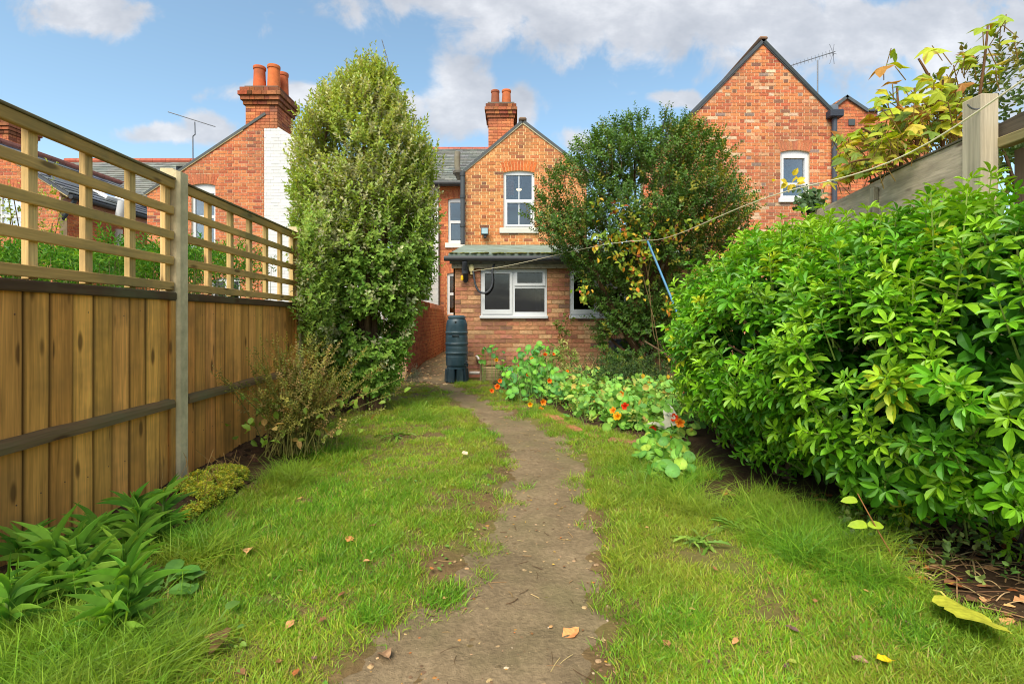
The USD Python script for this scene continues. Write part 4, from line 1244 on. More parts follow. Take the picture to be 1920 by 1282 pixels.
for u in (0.84, 1.7):
    lv, lf = box_mesh((u - 0.025, 0.013, 0.1), (u + 0.025, 0.045, 1.90), 0.003)
    put('batten', rf, oriented(lv, RA, RD, RN), lf, 'grey_post', lin(164, 152, 130))
for (z, y1_) in ((1.958, L),):
    lv, lf = box_mesh((0.03, -0.02, z), (L * 0.55, 0.018, z + 0.012), 0.002)
    put('capping_strip', rf, oriented(lv, RA, RD, RN), lf, 'grey_wood', lin(92, 84, 70))
px_, py_ = 2.395, 2.62
lv, lf = box_mesh((px_ - 0.045, py_ - 0.056, 0), (px_ + 0.045, py_ + 0.056, 2.15), 0.005)
v_ = np.array(lv)
rp = put('fence_post', '/World', v_, lf, 'grey_post', lin(196, 182, 154), label='square grey timber post rising above the bright green bush', cat='post')
rf2 = thing('weathered_fence', 'dark fence panel at the right edge with a slanted top board and rails', 'fence panel')
r = np.random.default_rng(19)
for k in range(12):
    y1 = 2.55 - k * 0.125
    v, f = box_mesh((2.50 + 0.003 * (k % 2), y1 - 0.12, 0.1), (2.515 + 0.003 * (k % 2), y1, 1.86 + r.uniform(-0.01, 0.01)), 0.002)
    put('board', rf2, v, f, 'grey_post', jit(lin(104, 88, 66), 0.08, r))
v, f = bar((2.475, 2.60, 1.955), (2.475, 1.0, 2.12), 0.03, 0.10)
put('top_board', rf2, v, f, 'grey_wood', lin(96, 86, 72))
v, f = bar((2.462, 2.58, 1.902), (2.462, 1.0, 1.915), 0.06, 0.05)
put('rail', rf2, v, f, 'rail_wood', lin(152, 138, 92))

# ------------------------------------------------------------------ water butt
bx, by = P(855.5, 0, 8.35)[0], 8.42
wb = thing('water_butt', 'dark blue-green plastic water butt on a stand by the downpipe', 'water butt')
prof = [(0, 0.24), (0.155, 0.24), (0.172, 0.26)]
ribz = [0.47, 0.62, 0.80]
zz = np.linspace(0.27, 0.92, 66)
for z in zz:
    rr_ = 0.172 + 0.010 * math.sin((z - 0.24) / 0.7 * math.pi)
    for c in ribz:
        d = abs(z - c)
        rr_ += 0.009 * math.exp(-(d / 0.012) ** 2) - 0.006 * math.exp(-((z - c + 0.045) / 0.013) ** 2)
    prof.append((rr_, z))
prof += [(0.170, 0.945), (0.160, 0.985), (0.145, 1.015), (0.128, 1.03), (0.0, 1.03)]
v, f = lathe(prof, 40)
BUTT = lin(42, 66, 76)
body = put('barrel', wb, v + (bx, by, 0), f, 'plastic', BUTT, smooth=35)
for c in ribz:
    v, f = lathe([(0.184, c - 0.006), (0.1895, c - 0.003), (0.1895, c + 0.003), (0.184, c + 0.006)], 40)
    put('band', wb, v + (bx, by, 0), f, 'plastic', lin(78, 98, 104), smooth=40)
v, f = lathe([(0, 1.03), (0.140, 1.03), (0.147, 1.036), (0.148, 1.058), (0.140, 1.066), (0.125, 1.07), (0.118, 1.078), (0.03, 1.082), (0, 1.082)], 36)
put('lid', wb, v + (bx, by, 0), f, 'plastic', lin(66, 86, 94), smooth=35)
lv, lf = box_mesh((-0.055, -0.012, 0.735), (0.055, 0.012, 0.765), 0.005)
put('hand_hold', body, lv + (bx, by - 0.176, 0), lf, 'plastic', lin(16, 24, 28))
lv, lf = box_mesh((-0.014, -0.012, 0.945), (0.014, 0.016, 0.985), 0.005)
put('overflow_hole', body, lv + (bx, by - 0.158, 0), lf, 'plastic', lin(12, 16, 18))
m = MB()
m.tm(trimesh.creation.cylinder(0.165, 0.03, sections=32).apply_translation((bx, by, 0.225)), BUTT)
for k in range(8):
    a = k * math.pi / 4 + 0.39
    prs = Polygon([(-0.055, 0), (0.055, 0), (0.044, 0.21), (-0.044, 0.21)])
    lv, lf = extrude(prs, 0.05)
    u = np.array([-math.sin(a), math.cos(a), 0])
    n = np.array([math.cos(a), math.sin(a), 0])
    lv[:, 1] += 0.145 - 0.05 * 0 - (lv[:, 2] / 0.21) * 0.012
    m.add(oriented(lv, (bx, by, 0), u, n), lf, lin(34, 52, 60))
m.build('stand', wb, 'plastic')
tp = MB()
tp.add(*tube([(bx + 0.14, by - 0.12, 0.30), (bx + 0.20, by - 0.20, 0.30)], 0.014, 10), lin(30, 40, 44))
tp.add(*tube([(bx + 0.19, by - 0.185, 0.31), (bx + 0.19, by - 0.185, 0.25)], 0.012, 10), lin(30, 40, 44))
tp.add(*tube([(bx + 0.165, by - 0.15, 0.335), (bx + 0.205, by - 0.15, 0.335)], 0.008, 8), lin(30, 40, 44))
tp.build('tap', wb, 'plastic')

# ------------------------------------------------------------------ things on the house wall
sl_ = thing('security_light', 'small grey floodlight box on the orange brick wall left of the sash window', 'lamp')
c = P(909, 434, D - 0.12)
lv, lf = box_mesh(c - (0.085, 0.05, 0.08), c + (0.085, 0.05, 0.08), 0.015)
put('housing', sl_, lv, lf, 'rubber', lin(62, 66, 66))
lv, lf = box_mesh(c - (0.07, 0.058, 0.058), c + (0.07, -0.0, 0.066))
lv[:, 1] = np.where(lv[:, 1] > c[1] - 0.03, c[1] - 0.049, lv[:, 1])
put('lens', sl_, lv, lf, 'plastic', lin(150, 176, 182))
lv, lf = box_mesh(c + (-0.03, -0.03, -0.15), c + (0.04, 0.04, -0.082), 0.012)
put('sensor', sl_, lv, lf, 'rubber', lin(44, 46, 46))
lv, lf = box_mesh(c + (-0.03, 0.05, -0.05), c + (0.03, 0.112, 0.05), 0.006)
put('bracket', sl_, lv, lf, 'rubber', lin(50, 52, 52))

rl = thing('clothes_line_reel', 'cream plastic clothes line reel on the extension wall by the window', 'reel')
c = P(884, 503, 8.83)
v, f = lathe([(0, -0.03), (0.07, -0.03), (0.08, -0.015), (0.08, 0.02), (0.06, 0.035), (0, 0.038)], 24)
v = v[:, [0, 2, 1]] * (0.62, -1, 1.0)
put('drum', rl, v + c, f, 'upvc', lin(222, 208, 150), smooth=40)
lv, lf = box_mesh(c + (-0.02, -0.02, -0.11), c + (0.035, 0.03, -0.06), 0.008)
put('guide', rl, lv, lf, 'upvc', lin(206, 190, 134))
yl = thing('yellow_bracket', 'small yellow plastic bracket on the wall beside the dark downpipe', 'bracket')
c = P(866.5, 521, 8.74)
lv, lf = box_mesh(c - (0.022, 0.02, 0.045), c + (0.018, 0.02, 0.04), 0.01)
put('clip', yl, lv, lf, 'upvc', lin(230, 184, 30))
lv, lf = box_mesh(c + (-0.012, 0.02, -0.02), c + (0.012, 0.16, 0.02), 0.004)
put('arm', yl, lv, lf, 'upvc', lin(210, 170, 40))
hs = spline([P(887, 508, 8.80), P(889, 520, 8.78), P(893, 538, 8.76), P(901, 548, 8.75), P(911, 549, 8.75), P(920, 541, 8.76), P(923.5, 520, 8.78), P(924, 502, 8.80), P(930, 493, 8.84)], 40)
v, f = tube(hs, 0.019, 10)
put('hose', '/World', v, f, 'rubber', lin(58, 60, 64), smooth=60, label='dark hose hanging in a loop over the left pane of the kitchen window', cat='hose')

# ------------------------------------------------------------------ washing line and prop
pt, pf = np.array([1.59, 6.0, 1.93]), np.array([2.13, 5.2, 0.0])
cp = thing('clothes_prop', 'long blue metal clothes prop leaning in front of the dark bush', 'pole')
mid = pt + (pf - pt) * 0.55
v, f = tube([pt, mid], 0.013, 10)
put('upper_tube', cp, v, f, 'plastic', lin(66, 124, 160), smooth=50)
v, f = tube([mid, pf], 0.017, 10)
put('lower_tube', cp, v, f, 'plastic', lin(62, 78, 92), smooth=50)
v, f = tube([pt + (-0.03, 0, 0.05), pt, pt + (0.03, 0, 0.05)], 0.007, 6)
put('fork', cp, v, f, 'plastic', lin(60, 70, 80))
line = np.vstack([spline([P(885, 508, 8.80), P(1000, 488, 7.9), P(1130, 459.5, 6.75), pt + (0, 0, 0.012)], 30)[:-1],
                  spline([pt + (0, 0, 0.012), (1.68, 4.6, 1.86), (1.78, 3.165, 1.83), (1.845, 2.26, 1.80), (1.90, 1.905, 1.907), (1.93, 1.6, 1.98)], 40)])
v, f = tube(line, 0.0035, 6)
put('washing_line', '/World', v, f, 'upvc', lin(226, 214, 176), label='cream washing line from the house wall over the blue prop to the right', cat='washing line')
hk = tube(spline([(2.345, 2.57, 2.075), (2.32, 2.565, 2.07), (2.29, 2.56, 2.078), (2.278, 2.56, 2.092)], 10), 0.004, 6)
put('wire_hook', '/World', *hk, 'metal', lin(120, 120, 122), label='bent wire hook near the top of the grey timber post', cat='hook')

# ------------------------------------------------------------------ aerials
def aerial(label, base, top, boom_a, boom_b, n, el, back=False, kink=None, rad=0.016):
    t = thing('television_aerial', label, 'aerial')
    pts = [base, top] if kink is None else [base] + list(kink) + [top]
    v, f = tube(pts, rad, 8)
    put('mast', t, v, f, 'metal', lin(120, 122, 126))
    boom_a, boom_b = np.asarray(boom_a), np.asarray(boom_b)
    v, f = tube([boom_a, boom_b], 0.012, 6)
    put('boom', t, v, f, 'metal', lin(120, 122, 126))
    for k in range(n):
        c = boom_a + (boom_b - boom_a) * (k + 0.5) / n
        l = el * (0.7 + 0.6 * k / n)
        v, f = tube([c - np.array([0.02, 0.2, 0.9]) / 0.95 * l / 2 * (1 if back else 0.25) - np.array([0, l / 2, 0]) * (0 if back else 0.9), c + np.array([0.02, 0.2, 0.9]) / 0.95 * l / 2 * (1 if back else 0.25) + np.array([0, l / 2, 0]) * (0 if back else 0.9)], 0.006, 5)
        put('element', t, v, f, 'metal', lin(130, 132, 136))
    return t


dd = 13.2
aerial('thin television aerial on the slope left of the red brick chimney', P(362, 318, dd), P(365, 229, dd), P(315, 210, dd), P(404, 238, dd + 0.4), 5, 0.3, kink=[P(361.5, 256, dd), P(366, 252, dd)])
aerial('television aerial poking out behind the top of the leafy tree', P(738, 300, 14), P(731, 150, 14), P(716, 75, 14), P(733, 135, 14), 8, 0.22, back=False)
t = aerial('tall television aerial against cloud right of the brick gable', P(1533, 190, 13), P(1533, 113, 13), P(1484, 123, 13), P(1566, 97, 13.3), 12, 0.16, back=True)
for k in range(6):
    a = k * math.pi / 3
    c = P(1562, 100, 13.3)
    v, f = tube([c, c + np.array([math.cos(a) * 0.12, 0.05, math.sin(a) * 0.3])], 0.006, 5)
    put('reflector', t, v, f, 'metal', lin(120, 122, 128))

# ------------------------------------------------------------------ planter, brick edging, bin, torn sheet
pt_ = thing('timber_planter', 'ribbed timber planter box against the extension wall below the window', 'planter')
x0, x1 = P(903, 0, 8.5)[0], P(1040, 0, 8.5)[0]
for k in range(2):
    prof_ = [(8.5, 0)]
    z0 = -0.02 + k * 0.125
    pts = []
    n = 4
    for q in range(n):
        a, b = z0 + q * 0.12 / n, z0 + (q + 0.5) * 0.12 / n
        pts += [(0.0, a), (0.0, b), (0.011, b + 0.002), (0.011, a + 0.12 / n - 0.002)]
    pts += [(0.028, z0 + 0.12), (0.028, z0)]
    pg = Polygon(pts)
    m = trimesh.creation.extrude_polygon(pg, x1 - x0, engine='earcut')
    v = np.array(m.vertices)
    put('plank', pt_, np.stack([x0 + v[:, 2], 8.5 + v[:, 0], v[:, 1]], 1), np.array(m.faces), 'deck_wood', lin(196, 172, 130))
    put('plank', pt_, *box_mesh((x0, 8.53, z0), (x0 + 0.028, 8.84, z0 + 0.12), 0.003), 'grey_wood', lin(150, 128, 96))
put('corner_post', pt_, *box_mesh((x0 - 0.03, 8.49, -0.05), (x0 - 0.002, 8.54, 0.27), 0.004), 'grey_post', lin(146, 128, 98))
lv, lf = grid_mesh(np.linspace(x0 + 0.03, x1, 24), np.linspace(8.53, 8.84, 8), lambda a, b: 0.2 + 0.03 * meshkit.fbm(np.stack([a, b, a * 0], -1) * 9, 3, 4))
put('compost', pt_, lv, lf, 'bed_soil', (0.1, 0.1, 0.1), smooth=True)

be = thing('brick_edging', 'row of old red edging bricks sunk along the flower bed', 'edging')
ed = [P(1022, 776, 979 / (776 - 598)), P(1088, 812, 979 / (812 - 598)), P(1120, 820, 979 / (820 - 598)), P(1150, 832, 979 / (832 - 598)), P(1190, 833, 979 / (833 - 598)), P(1215, 838, 979 / (838 - 598))]
ed = np.array([e_ * (1 - t_) + f_ * t_ for e_, f_ in zip(ed[:-1], ed[1:]) for t_ in np.linspace(0, 1, 10, endpoint=False)] + [ed[-1]])
s_ = np.r_[0, np.cumsum(np.linalg.norm(np.diff(ed, axis=0), axis=1))]
r = np.random.default_rng(4)
k = 0.0
while k < s_[-1] - 0.1:
    a = np.array([np.interp(k, s_, ed[:, q]) for q in range(3)])
    b = np.array([np.interp(k + 0.21, s_, ed[:, q]) for q in range(3)])
    u = (b - a) / np.linalg.norm(b - a)
    n = np.array([-u[1], u[0], 0])
    z = ground_z(*(0.5 * (a + b))[:2])
    a = a + n * r.normal(0, 0.012)
    lv, lf = box_mesh((0, -0.05, -0.06), (0.21, 0.05, 0.018 + r.uniform(-0.014, 0.014)), 0.012)
    a[2] = z
    put('brick', be, oriented(lv, a, u, n), lf, 'brick_face', jit(lin(158, 104, 72), 0.14, r))
    k += 0.222 + r.uniform(0, 0.03) + (0.12 if 0.95 < k < 1.1 else 0)
bn = thing('compost_bin', 'dark grey plastic bin half hidden under the dark bush', 'bin')
v, f = lathe([(0, 0), (0.24, 0), (0.235, 0.2), (0.20, 0.62), (0.0, 0.62)], 8)
c = np.array([P(1166, 0, 8.3)[0], 8.35, 0])
put('body', bn, v + c, f, 'plastic', lin(58, 64, 74), smooth=20)
v, f = lathe([(0, 0.62), (0.215, 0.62), (0.215, 0.65), (0.15, 0.69), (0, 0.70)], 8)
put('lid', bn, v + c, f, 'plastic', lin(44, 48, 56), smooth=20)

# torn pale sheet in the nasturtiums
dS = 4.2
pg = [(x_ - 10, y_) for x_, y_ in [(1222, 794), (1236, 789), (1247, 793), (1256, 787), (1253, 768), (1262, 756), (1271, 763), (1282, 782), (1296, 800), (1278, 796), (1262, 800), (1246, 812), (1242, 797)]]
tri = Polygon([(a, -b) for a, b in pg])
m = trimesh.creation.extrude_polygon(tri, 1.0, engine='earcut').subdivide().subdivide()
v = np.array(m.vertices)
W = np.array([P(a, -b, dS + 0.35 * ((-b) < 778) * (778 + b) / 22 + 0.004 * c) for a, b, c in v])
W += (0.02 * (meshkit.fbm(W * 6, 3, 8) - 0.5))[:, None] * (0, 1, 0.5)
put('torn_sheet', '/World', W, np.array(m.faces), 'cloth', lin(206, 204, 182), label='torn pale plastic sheet lying among the nasturtiums', cat='sheet')
# ------------------------------------------------------------------ plants
mat('leaf_gloss', rough=0.42, spec=0.32, var=0.12, scale=(60, 60, 60), transl=0.22)
mat('leaf_matt', rough=0.55, spec=0.35, var=0.12, scale=(40, 40, 40), transl=0.28)
mat('leaf_dry', rough=0.85, spec=0.15, var=0.25, scale=(60, 60, 60), transl=0.12, bump=0.4, bscale=(120, 120, 120), bdist=0.002)
mat('petal', rough=0.6, spec=0.2, var=0.1, scale=(60, 60, 60), transl=0.3)
mat('stem', rough=0.75, spec=0.2, var=0.2, scale=(40, 40, 40))
mat('bark', rough=0.95, spec=0.1, var=0.4, scale=(26, 26, 7), bump=0.9, bscale=(50, 50, 12), bdist=0.012)
mat('stone', rough=0.85, spec=0.2, var=0.2, scale=(50, 50, 50))


def unit(a):
    a = np.asarray(a, float)
    return a / (np.linalg.norm(a, axis=-1, keepdims=True) + 1e-12)


def leaf_tmpl(ts, ws, fold=0.12, droop=0.15, curl=0.0):
    """Leaf along +y (0..1), half widths ws, folded about the midrib, tip drooping; z is the normal."""
    ts, ws = np.asarray(ts, float), np.asarray(ws, float)
    v, idx = [], []
    for t, w in zip(ts, ws):
        z = -droop * t * t
        if w < 1e-6:
            idx.append((len(v),) * 3)
            v.append((0, t, z))
        else:
            idx.append((len(v), len(v) + 1, len(v) + 2))
            v += [(-w, t, z + fold * w), (0, t, z), (w, t, z + fold * w)]
    f = []
    for a, b in zip(idx[:-1], idx[1:]):
        for p, q in ((0, 1), (1, 2)):
            q4 = [a[p], a[q], b[q], b[p]]
            u = []
            for x in q4:
                if x not in u:
                    u.append(x)
            if len(u) >= 3:
                f.append(u[:3])
            if len(u) == 4:
                f.append([u[0], u[2], u[3]])
    return np.array(v), np.array(f)


OV = leaf_tmpl([0, 0.45, 1], [0, 0.5, 0], 0.35, 0.12)
OV3 = leaf_tmpl([0, 0.28, 0.65, 1], [0, 0.42, 0.42, 0], 0.3, 0.2)
OBO = leaf_tmpl([0, 0.3, 0.58, 0.84, 1], [0.05, 0.32, 0.5, 0.4, 0], 0.28, 0.22)
STRAP = leaf_tmpl([0, 0.22, 0.45, 0.7, 0.88, 1], [0.28, 0.48, 0.5, 0.42, 0.22, 0], 0.35, 0.55)


def place(T, pos, axis, nrm, length, width, col):
    """Copies of the template T joined: arrays V, F, C."""
    tv, tf = T
    pos, axis = np.atleast_2d(pos), unit(np.atleast_2d(axis))
    n = len(pos)
    nrm = np.broadcast_to(nrm, axis.shape)
    z = unit(nrm - axis * (nrm * axis).sum(1, keepdims=True) + 1e-6)
    x = np.cross(axis, z)
    ln, wd = np.broadcast_to(length, (n,)), np.broadcast_to(width, (n,))
    V = pos[:, None] + tv[None, :, :1] * wd[:, None, None] * x[:, None] + (tv[None, :, 1:2] * axis[:, None] + tv[None, :, 2:3] * z[:, None]) * ln[:, None, None]
    Fc = (tf[None] + (np.arange(n) * len(tv))[:, None, None]).reshape(-1, 3)
    C = np.repeat(np.broadcast_to(col, (n, 3))[:, None], len(tv), 1).reshape(-1, 3)
    return V.reshape(-1, 3), Fc, C


def rand_perp(d, r):
    q = r.normal(0, 1, d.shape)
    q -= d * (q * d).sum(1, keepdims=True)
    return unit(q)


def sprigs(T, anchor, dirs, L, k, ll, lw, cols, r, spread=(0.5, 1.1), var=0.12, updir=0.35, size_end=0.7):
    """Leafy shoots: k leaves spiralled along each shoot."""
    n = len(anchor)
    dirs = unit(dirs)
    L = np.broadcast_to(L, (n,))
    e1 = rand_perp(dirs, r)
    e2 = np.cross(dirs, e1)
    Vs = []
    for i in range(k):
        t = (i + 0.5 + r.uniform(-0.2, 0.2, n)) / k
        ph = i * 2.399 + r.uniform(-0.4, 0.4, n)
        rad = e1 * np.cos(ph)[:, None] + e2 * np.sin(ph)[:, None]
        al = spread[1] + (spread[0] - spread[1]) * t
        ax = dirs * np.cos(al)[:, None] + rad * np.sin(al)[:, None]
        nr = dirs * np.sin(al)[:, None] - rad * np.cos(al)[:, None] + np.array([0, 0, updir]) + r.normal(0, 0.2, (n, 3))
        s = r.uniform(0.75, 1.15, n) * (1 - (1 - size_end) * t)
        c = cols * (1 + r.normal(0, var, (n, 1))) * (1 + r.normal(0, 0.05, (n, 3)))
        Vs.append(place(T, anchor + dirs * (L * t)[:, None], ax, nr, ll * s, lw * s, np.clip(c, 0.004, 0.9)))
    off, V, Fc, C = 0, [], [], []
    for v, f, c in Vs:
        V.append(v)
        Fc.append(f + off)
        C.append(c)
        off += len(v)
    return np.vstack(V), np.vstack(Fc), np.vstack(C)


def stems_mesh(anchor, dirs, L, rad, col, r, sides=3):
    m = MB()
    n = len(anchor)
    d = unit(dirs)
    e1 = rand_perp(d, r)
    e2 = np.cross(d, e1)
    th = np.arange(sides) * 2 * np.pi / sides
    ring = e1[:, None] * np.cos(th)[None, :, None] + e2[:, None] * np.sin(th)[None, :, None]
    L = np.broadcast_to(L, (n,))
    V = np.concatenate([anchor[:, None] + ring * rad, (anchor + d * L[:, None])[:, None] + ring * rad * 0.4], 1)
    f = []
    for s in range(sides):
        q = (s + 1) % sides
        f += [[s, q, sides + q], [s, sides + q, sides + s]]
    f = np.array(f)
    Fc = (f[None] + (np.arange(n) * 2 * sides)[:, None, None]).reshape(-1, 3)
    return V.reshape(-1, 3), Fc, np.repeat(np.asarray(col, float)[None], n * 2 * sides, 0)


def pick_seen(c, size, n, cell=11.0):
    """The n that show largest: nearest in each small cell of the picture."""
    x, y = proj(c)
    ok = (c[:, 1] > 0.3) & (x > 0) & (x < 1920) & (y > 0) & (y < 1282)
    best = {}
    for k in np.nonzero(ok)[0]:
        key = (int(x[k] // cell), int(y[k] // cell))
        if key not in best or c[k, 1] < c[best[key], 1]:
            best[key] = k
    ks = np.array(sorted(best.values(), key=lambda k: -size[k] / c[k, 1]), int)
    return ks[:n]


# ---- outline crowns ------------------------------------------------
def crown_points(table, d, n, r, depth=0.85, shell=(0.55, 1.0), bump=0.16, seed=1):
    """Points through an uneven crown whose outline follows (height, left, right) rows; returns points, outward directions, height fraction."""
    t = np.array(table, float)
    z = EYE + (598 - t[:, 0]) / F * d
    l, rr_ = (t[:, 1] - 960) / F * d, (t[:, 2] - 960) / F * d
    o = np.argsort(z)
    z, l, rr_ = z[o], l[o], rr_[o]
    zz = np.linspace(z[0], z[-1], 400)
    hw = (np.interp(zz, z, rr_) - np.interp(zz, z, l)) / 2
    cdf = np.cumsum(hw + 0.03)
    zs = np.interp(r.uniform(0, cdf[-1], n), cdf, zz)
    cx = np.interp(zs, zz, (np.interp(zz, z, rr_) + np.interp(zz, z, l)) / 2)
    w = np.interp(zs, zz, hw)
    th = r.uniform(0, 2 * np.pi, n)
    rho = shell[0] + (shell[1] - shell[0]) * np.sqrt(r.uniform(0, 1, n))
    p0 = np.stack([np.cos(th) * 1.6, np.sin(th) * 1.6, zs * 1.9], 1)
    rho = rho * (1 - bump + 2 * bump * meshkit.fbm(p0, 3, seed))
    p = np.stack([cx + w * rho * np.cos(th), d + depth * w * rho * np.sin(th), zs], 1)
    out = np.stack([np.cos(th), np.sin(th), np.zeros(n)], 1)
    return p, out, (zs - z[0]) / (z[-1] - z[0])


# ---- the tall leafy tree on the left
TD = 5.75
TL = [(118, 690, 716), (140, 668, 728), (165, 645, 742), (190, 612, 754), (215, 586, 768), (245, 568, 782), (275, 558, 800), (310, 552, 814), (350, 550, 812), (400, 548, 815), (450, 552, 812), (500, 562, 808),
      (550, 568, 800), (600, 576, 780), (640, 586, 764), (680, 606, 750), (715, 634, 738), (735, 650, 730)]
r = np.random.default_rng(21)
tree = thing('columnar_tree', 'tall leafy column of a tree overhanging the wooden fence', 'tree')
p, out, hf = crown_points(TL, TD, 8200, r, depth=0.8, shell=(0.35, 0.97), bump=0.12, seed=5)
keep = meshkit.fbm(p * (2.6, 2.6, 2.2), 3, 9) > 0.36
p, out, hf = p[keep], out[keep], hf[keep]
nl = 620
u_ = unit(r.normal(0, 1, (nl, 3)))
pe = np.array([-1.93, 5.02, 1.35]) + u_ * np.array([0.17, 0.34, 0.72]) * r.uniform(0.6, 1.0, nl)[:, None]
pe = pe[pe[:, 0] > FX(pe[:, 1]) + 0.08 - 0.4 * (pe[:, 2] > 1.85)]
p, out, hf = np.vstack([p, pe]), np.vstack([out, np.tile([[0.6, -0.7, 0]], (len(pe), 1))]), np.r_[hf, 0.46 + 0 * pe[:, 2]]
dirs = out * (0.75 - 0.5 * hf[:, None]) + np.array([0, 0, 1.0]) * (0.35 + 0.75 * hf[:, None]) + r.normal(0, 0.3, p.shape)
nz = meshkit.fbm(p * 1.7, 3, 31)
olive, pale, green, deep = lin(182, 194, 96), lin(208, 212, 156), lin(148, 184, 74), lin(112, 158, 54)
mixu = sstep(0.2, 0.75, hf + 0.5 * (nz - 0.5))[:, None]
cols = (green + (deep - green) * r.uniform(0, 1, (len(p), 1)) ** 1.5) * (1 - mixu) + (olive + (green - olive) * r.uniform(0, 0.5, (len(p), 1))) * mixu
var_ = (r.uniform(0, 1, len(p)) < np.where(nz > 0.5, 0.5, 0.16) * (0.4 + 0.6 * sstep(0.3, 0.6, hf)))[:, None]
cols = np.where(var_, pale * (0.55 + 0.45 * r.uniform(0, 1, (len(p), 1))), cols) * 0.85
big = hf < 0.45
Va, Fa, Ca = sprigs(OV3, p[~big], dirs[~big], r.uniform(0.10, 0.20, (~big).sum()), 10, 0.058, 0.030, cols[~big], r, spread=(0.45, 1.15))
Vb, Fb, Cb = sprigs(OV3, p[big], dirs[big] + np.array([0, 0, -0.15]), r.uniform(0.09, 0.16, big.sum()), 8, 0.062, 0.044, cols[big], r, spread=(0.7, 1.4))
# upright shoots that break the outline
tipt = [(596, 152, 0.35), (640, 150, 0.3), (668, 92, 0.35), (695, 82, 0.45), (720, 95, 0.4), (704, 78, 0.5), (775, 175, 0.35), (802, 212, 0.3), (822, 262, 0.25), (832, 292, 0.2), (560, 200, 0.3), (548, 245, 0.2), (750, 150, 0.3), (680, 110, 0.3), (735, 120, 0.3), (655, 120, 0.3)]
ta = np.array([P(a, b, TD + R(-0.25, 0.25)) for a, b, c in tipt])
tl = np.array([c for *_, c in tipt])
td = np.array([0, 0, 1.0]) + r.normal(0, 0.13, ta.shape)
ta = ta - unit(td) * tl[:, None]
Vc, Fc_, Cc = sprigs(OV3, ta, td, tl, 16, 0.055, 0.026, np.repeat((olive * 0.78)[None], len(ta), 0), r, spread=(0.4, 1.0))
m = MB()
m.add(Va, Fa, Ca).add(Vb, Fb, Cb).add(Vc, Fc_, Cc)
m.build('crown', tree, 'leaf_matt')
tb = np.array([P(693, 0, TD)[0], TD, 0])
m = MB()
for k in range(7):
    a = r.uniform(0, 6.28)
    b0 = tb + (0.13 * math.cos(a), 0.1 * math.sin(a), -0.05)
    top = np.array([tb[0] + r.normal(0, 0.22), TD + r.normal(0, 0.2), r.uniform(2.4, 3.9)])
    pts = spline([b0, b0 * 0.55 + np.r_[tb[:2], 0] * 0.45 + (0, 0, 0.55), tb * 0.6 + top * 0.4 + r.normal(0, 0.06, 3), top], 14)
    m.add(*tube(pts, np.linspace(0.045 + r.uniform(0, 0.03), 0.008, 14), 8), lin(96, 76, 56))
m.build('trunk', tree, 'bark')
tw = r.choice(len(p), 1500)
V, f, c = stems_mesh(p[tw] - unit(dirs[tw]) * 0.12, dirs[tw], 0.26, 0.004, lin(104, 90, 60), r)
put('twigs', tree, V, f, 'stem', c, kind='stuff')

# ---- the dark bush in front of the extension
BD = 7.7
TL2 = [(236, 1150, 1290), (254, 1112, 1310), (280, 1080, 1350), (310, 1062, 1366), (345, 1040, 1372), (375, 1022, 1386), (410, 1012, 1396), (440, 1020, 1390), (470, 1042, 1360), (500, 1066, 1322), (540, 1088, 1296),
       (580, 1104, 1282), (620, 1122, 1270), (660, 1128, 1262), (700, 1130, 1250), (735, 1120, 1245)]
r = np.random.default_rng(22)
bush = thing('evergreen_bush', 'large dark small-leaved bush in front of the lean-to extension', 'bush')
p, out, hf = crown_points(TL2, BD, 9400, r, depth=0.75, shell=(0.2, 1.0), bump=0.30, seed=15)
keep = (meshkit.fbm(p * (3.0, 3.0, 3.0), 3, 19) > 0.445) & ((hf > 0.30) | (r.uniform(0, 1, len(p)) < 0.85))
p, out, hf = p[keep], out[keep], hf[keep]
dirs = out * 0.55 + np.array([0, 0, 1.0]) * (0.25 + 0.8 * hf[:, None]) + r.normal(0, 0.35, p.shape)
nz = meshkit.fbm(p * 1.5, 3, 33)
dark, midg, yel = lin(88, 130, 50), lin(122, 162, 60), lin(178, 176, 62)
cols = dark + (midg - dark) * np.clip(r.uniform(0, 1, (len(p), 1)) * 0.7 + (nz[:, None] - 0.45), 0, 1)
side = sstep(1.9, 2.9, p[:, 0])
cols = np.where((r.uniform(0, 1, len(p)) < 0.05 + 0.22 * side)[:, None], yel, cols) * 0.62
V1, F1, C1 = sprigs(OV, p, dirs, r.uniform(0.12, 0.22, len(p)), 11, 0.058, 0.038, cols, r, spread=(0.8, 1.35), size_end=0.7)
tips = [(1178, 205), (1165, 215), (1200, 225), (1208, 212), (1255, 190), (1250, 205), (1272, 222), (1135, 232), (1122, 262), (1290, 240), (1320, 252), (1362, 232), (1350, 246), (1385, 318), (1402, 330), (1396, 345), (1100, 275), (1080, 292), (1226, 218), (1186, 232), (1372, 302), (1045, 335), (1030, 362), (1013, 380)] + [(R(1060, 1380), 0) for _ in range(46)]
tips = [(a, b if b else 224 + ((a - 1215) / 190.0) ** 2 * 120 + R(-14, 46)) for a, b in tips]
ta = np.array([P(a, b, BD + R(-0.4, 0.4)) for a, b in tips])
td = np.array([0, 0, 1.0]) + np.stack([(np.array([a for a, b in tips]) - 1210) / 260.0, r.normal(0, 0.15, len(tips)), r.normal(0, 0.1, len(tips))], 1)
V2, F2, C2 = sprigs(OV, ta - unit(td) * 0.42, td, 0.42, 30, 0.048, 0.03, np.repeat((midg * 0.6)[None], len(ta), 0), r, spread=(0.5, 1.0))
V3, F3, C3 = sprigs(OV, ta - unit(td) * 0.45 + (0.05, 0, -0.02), td + (0.25, 0, 0), 0.32, 22, 0.048, 0.03, np.repeat((dark * 0.7)[None], len(ta), 0), r, spread=(0.5, 1.0))
m = MB()
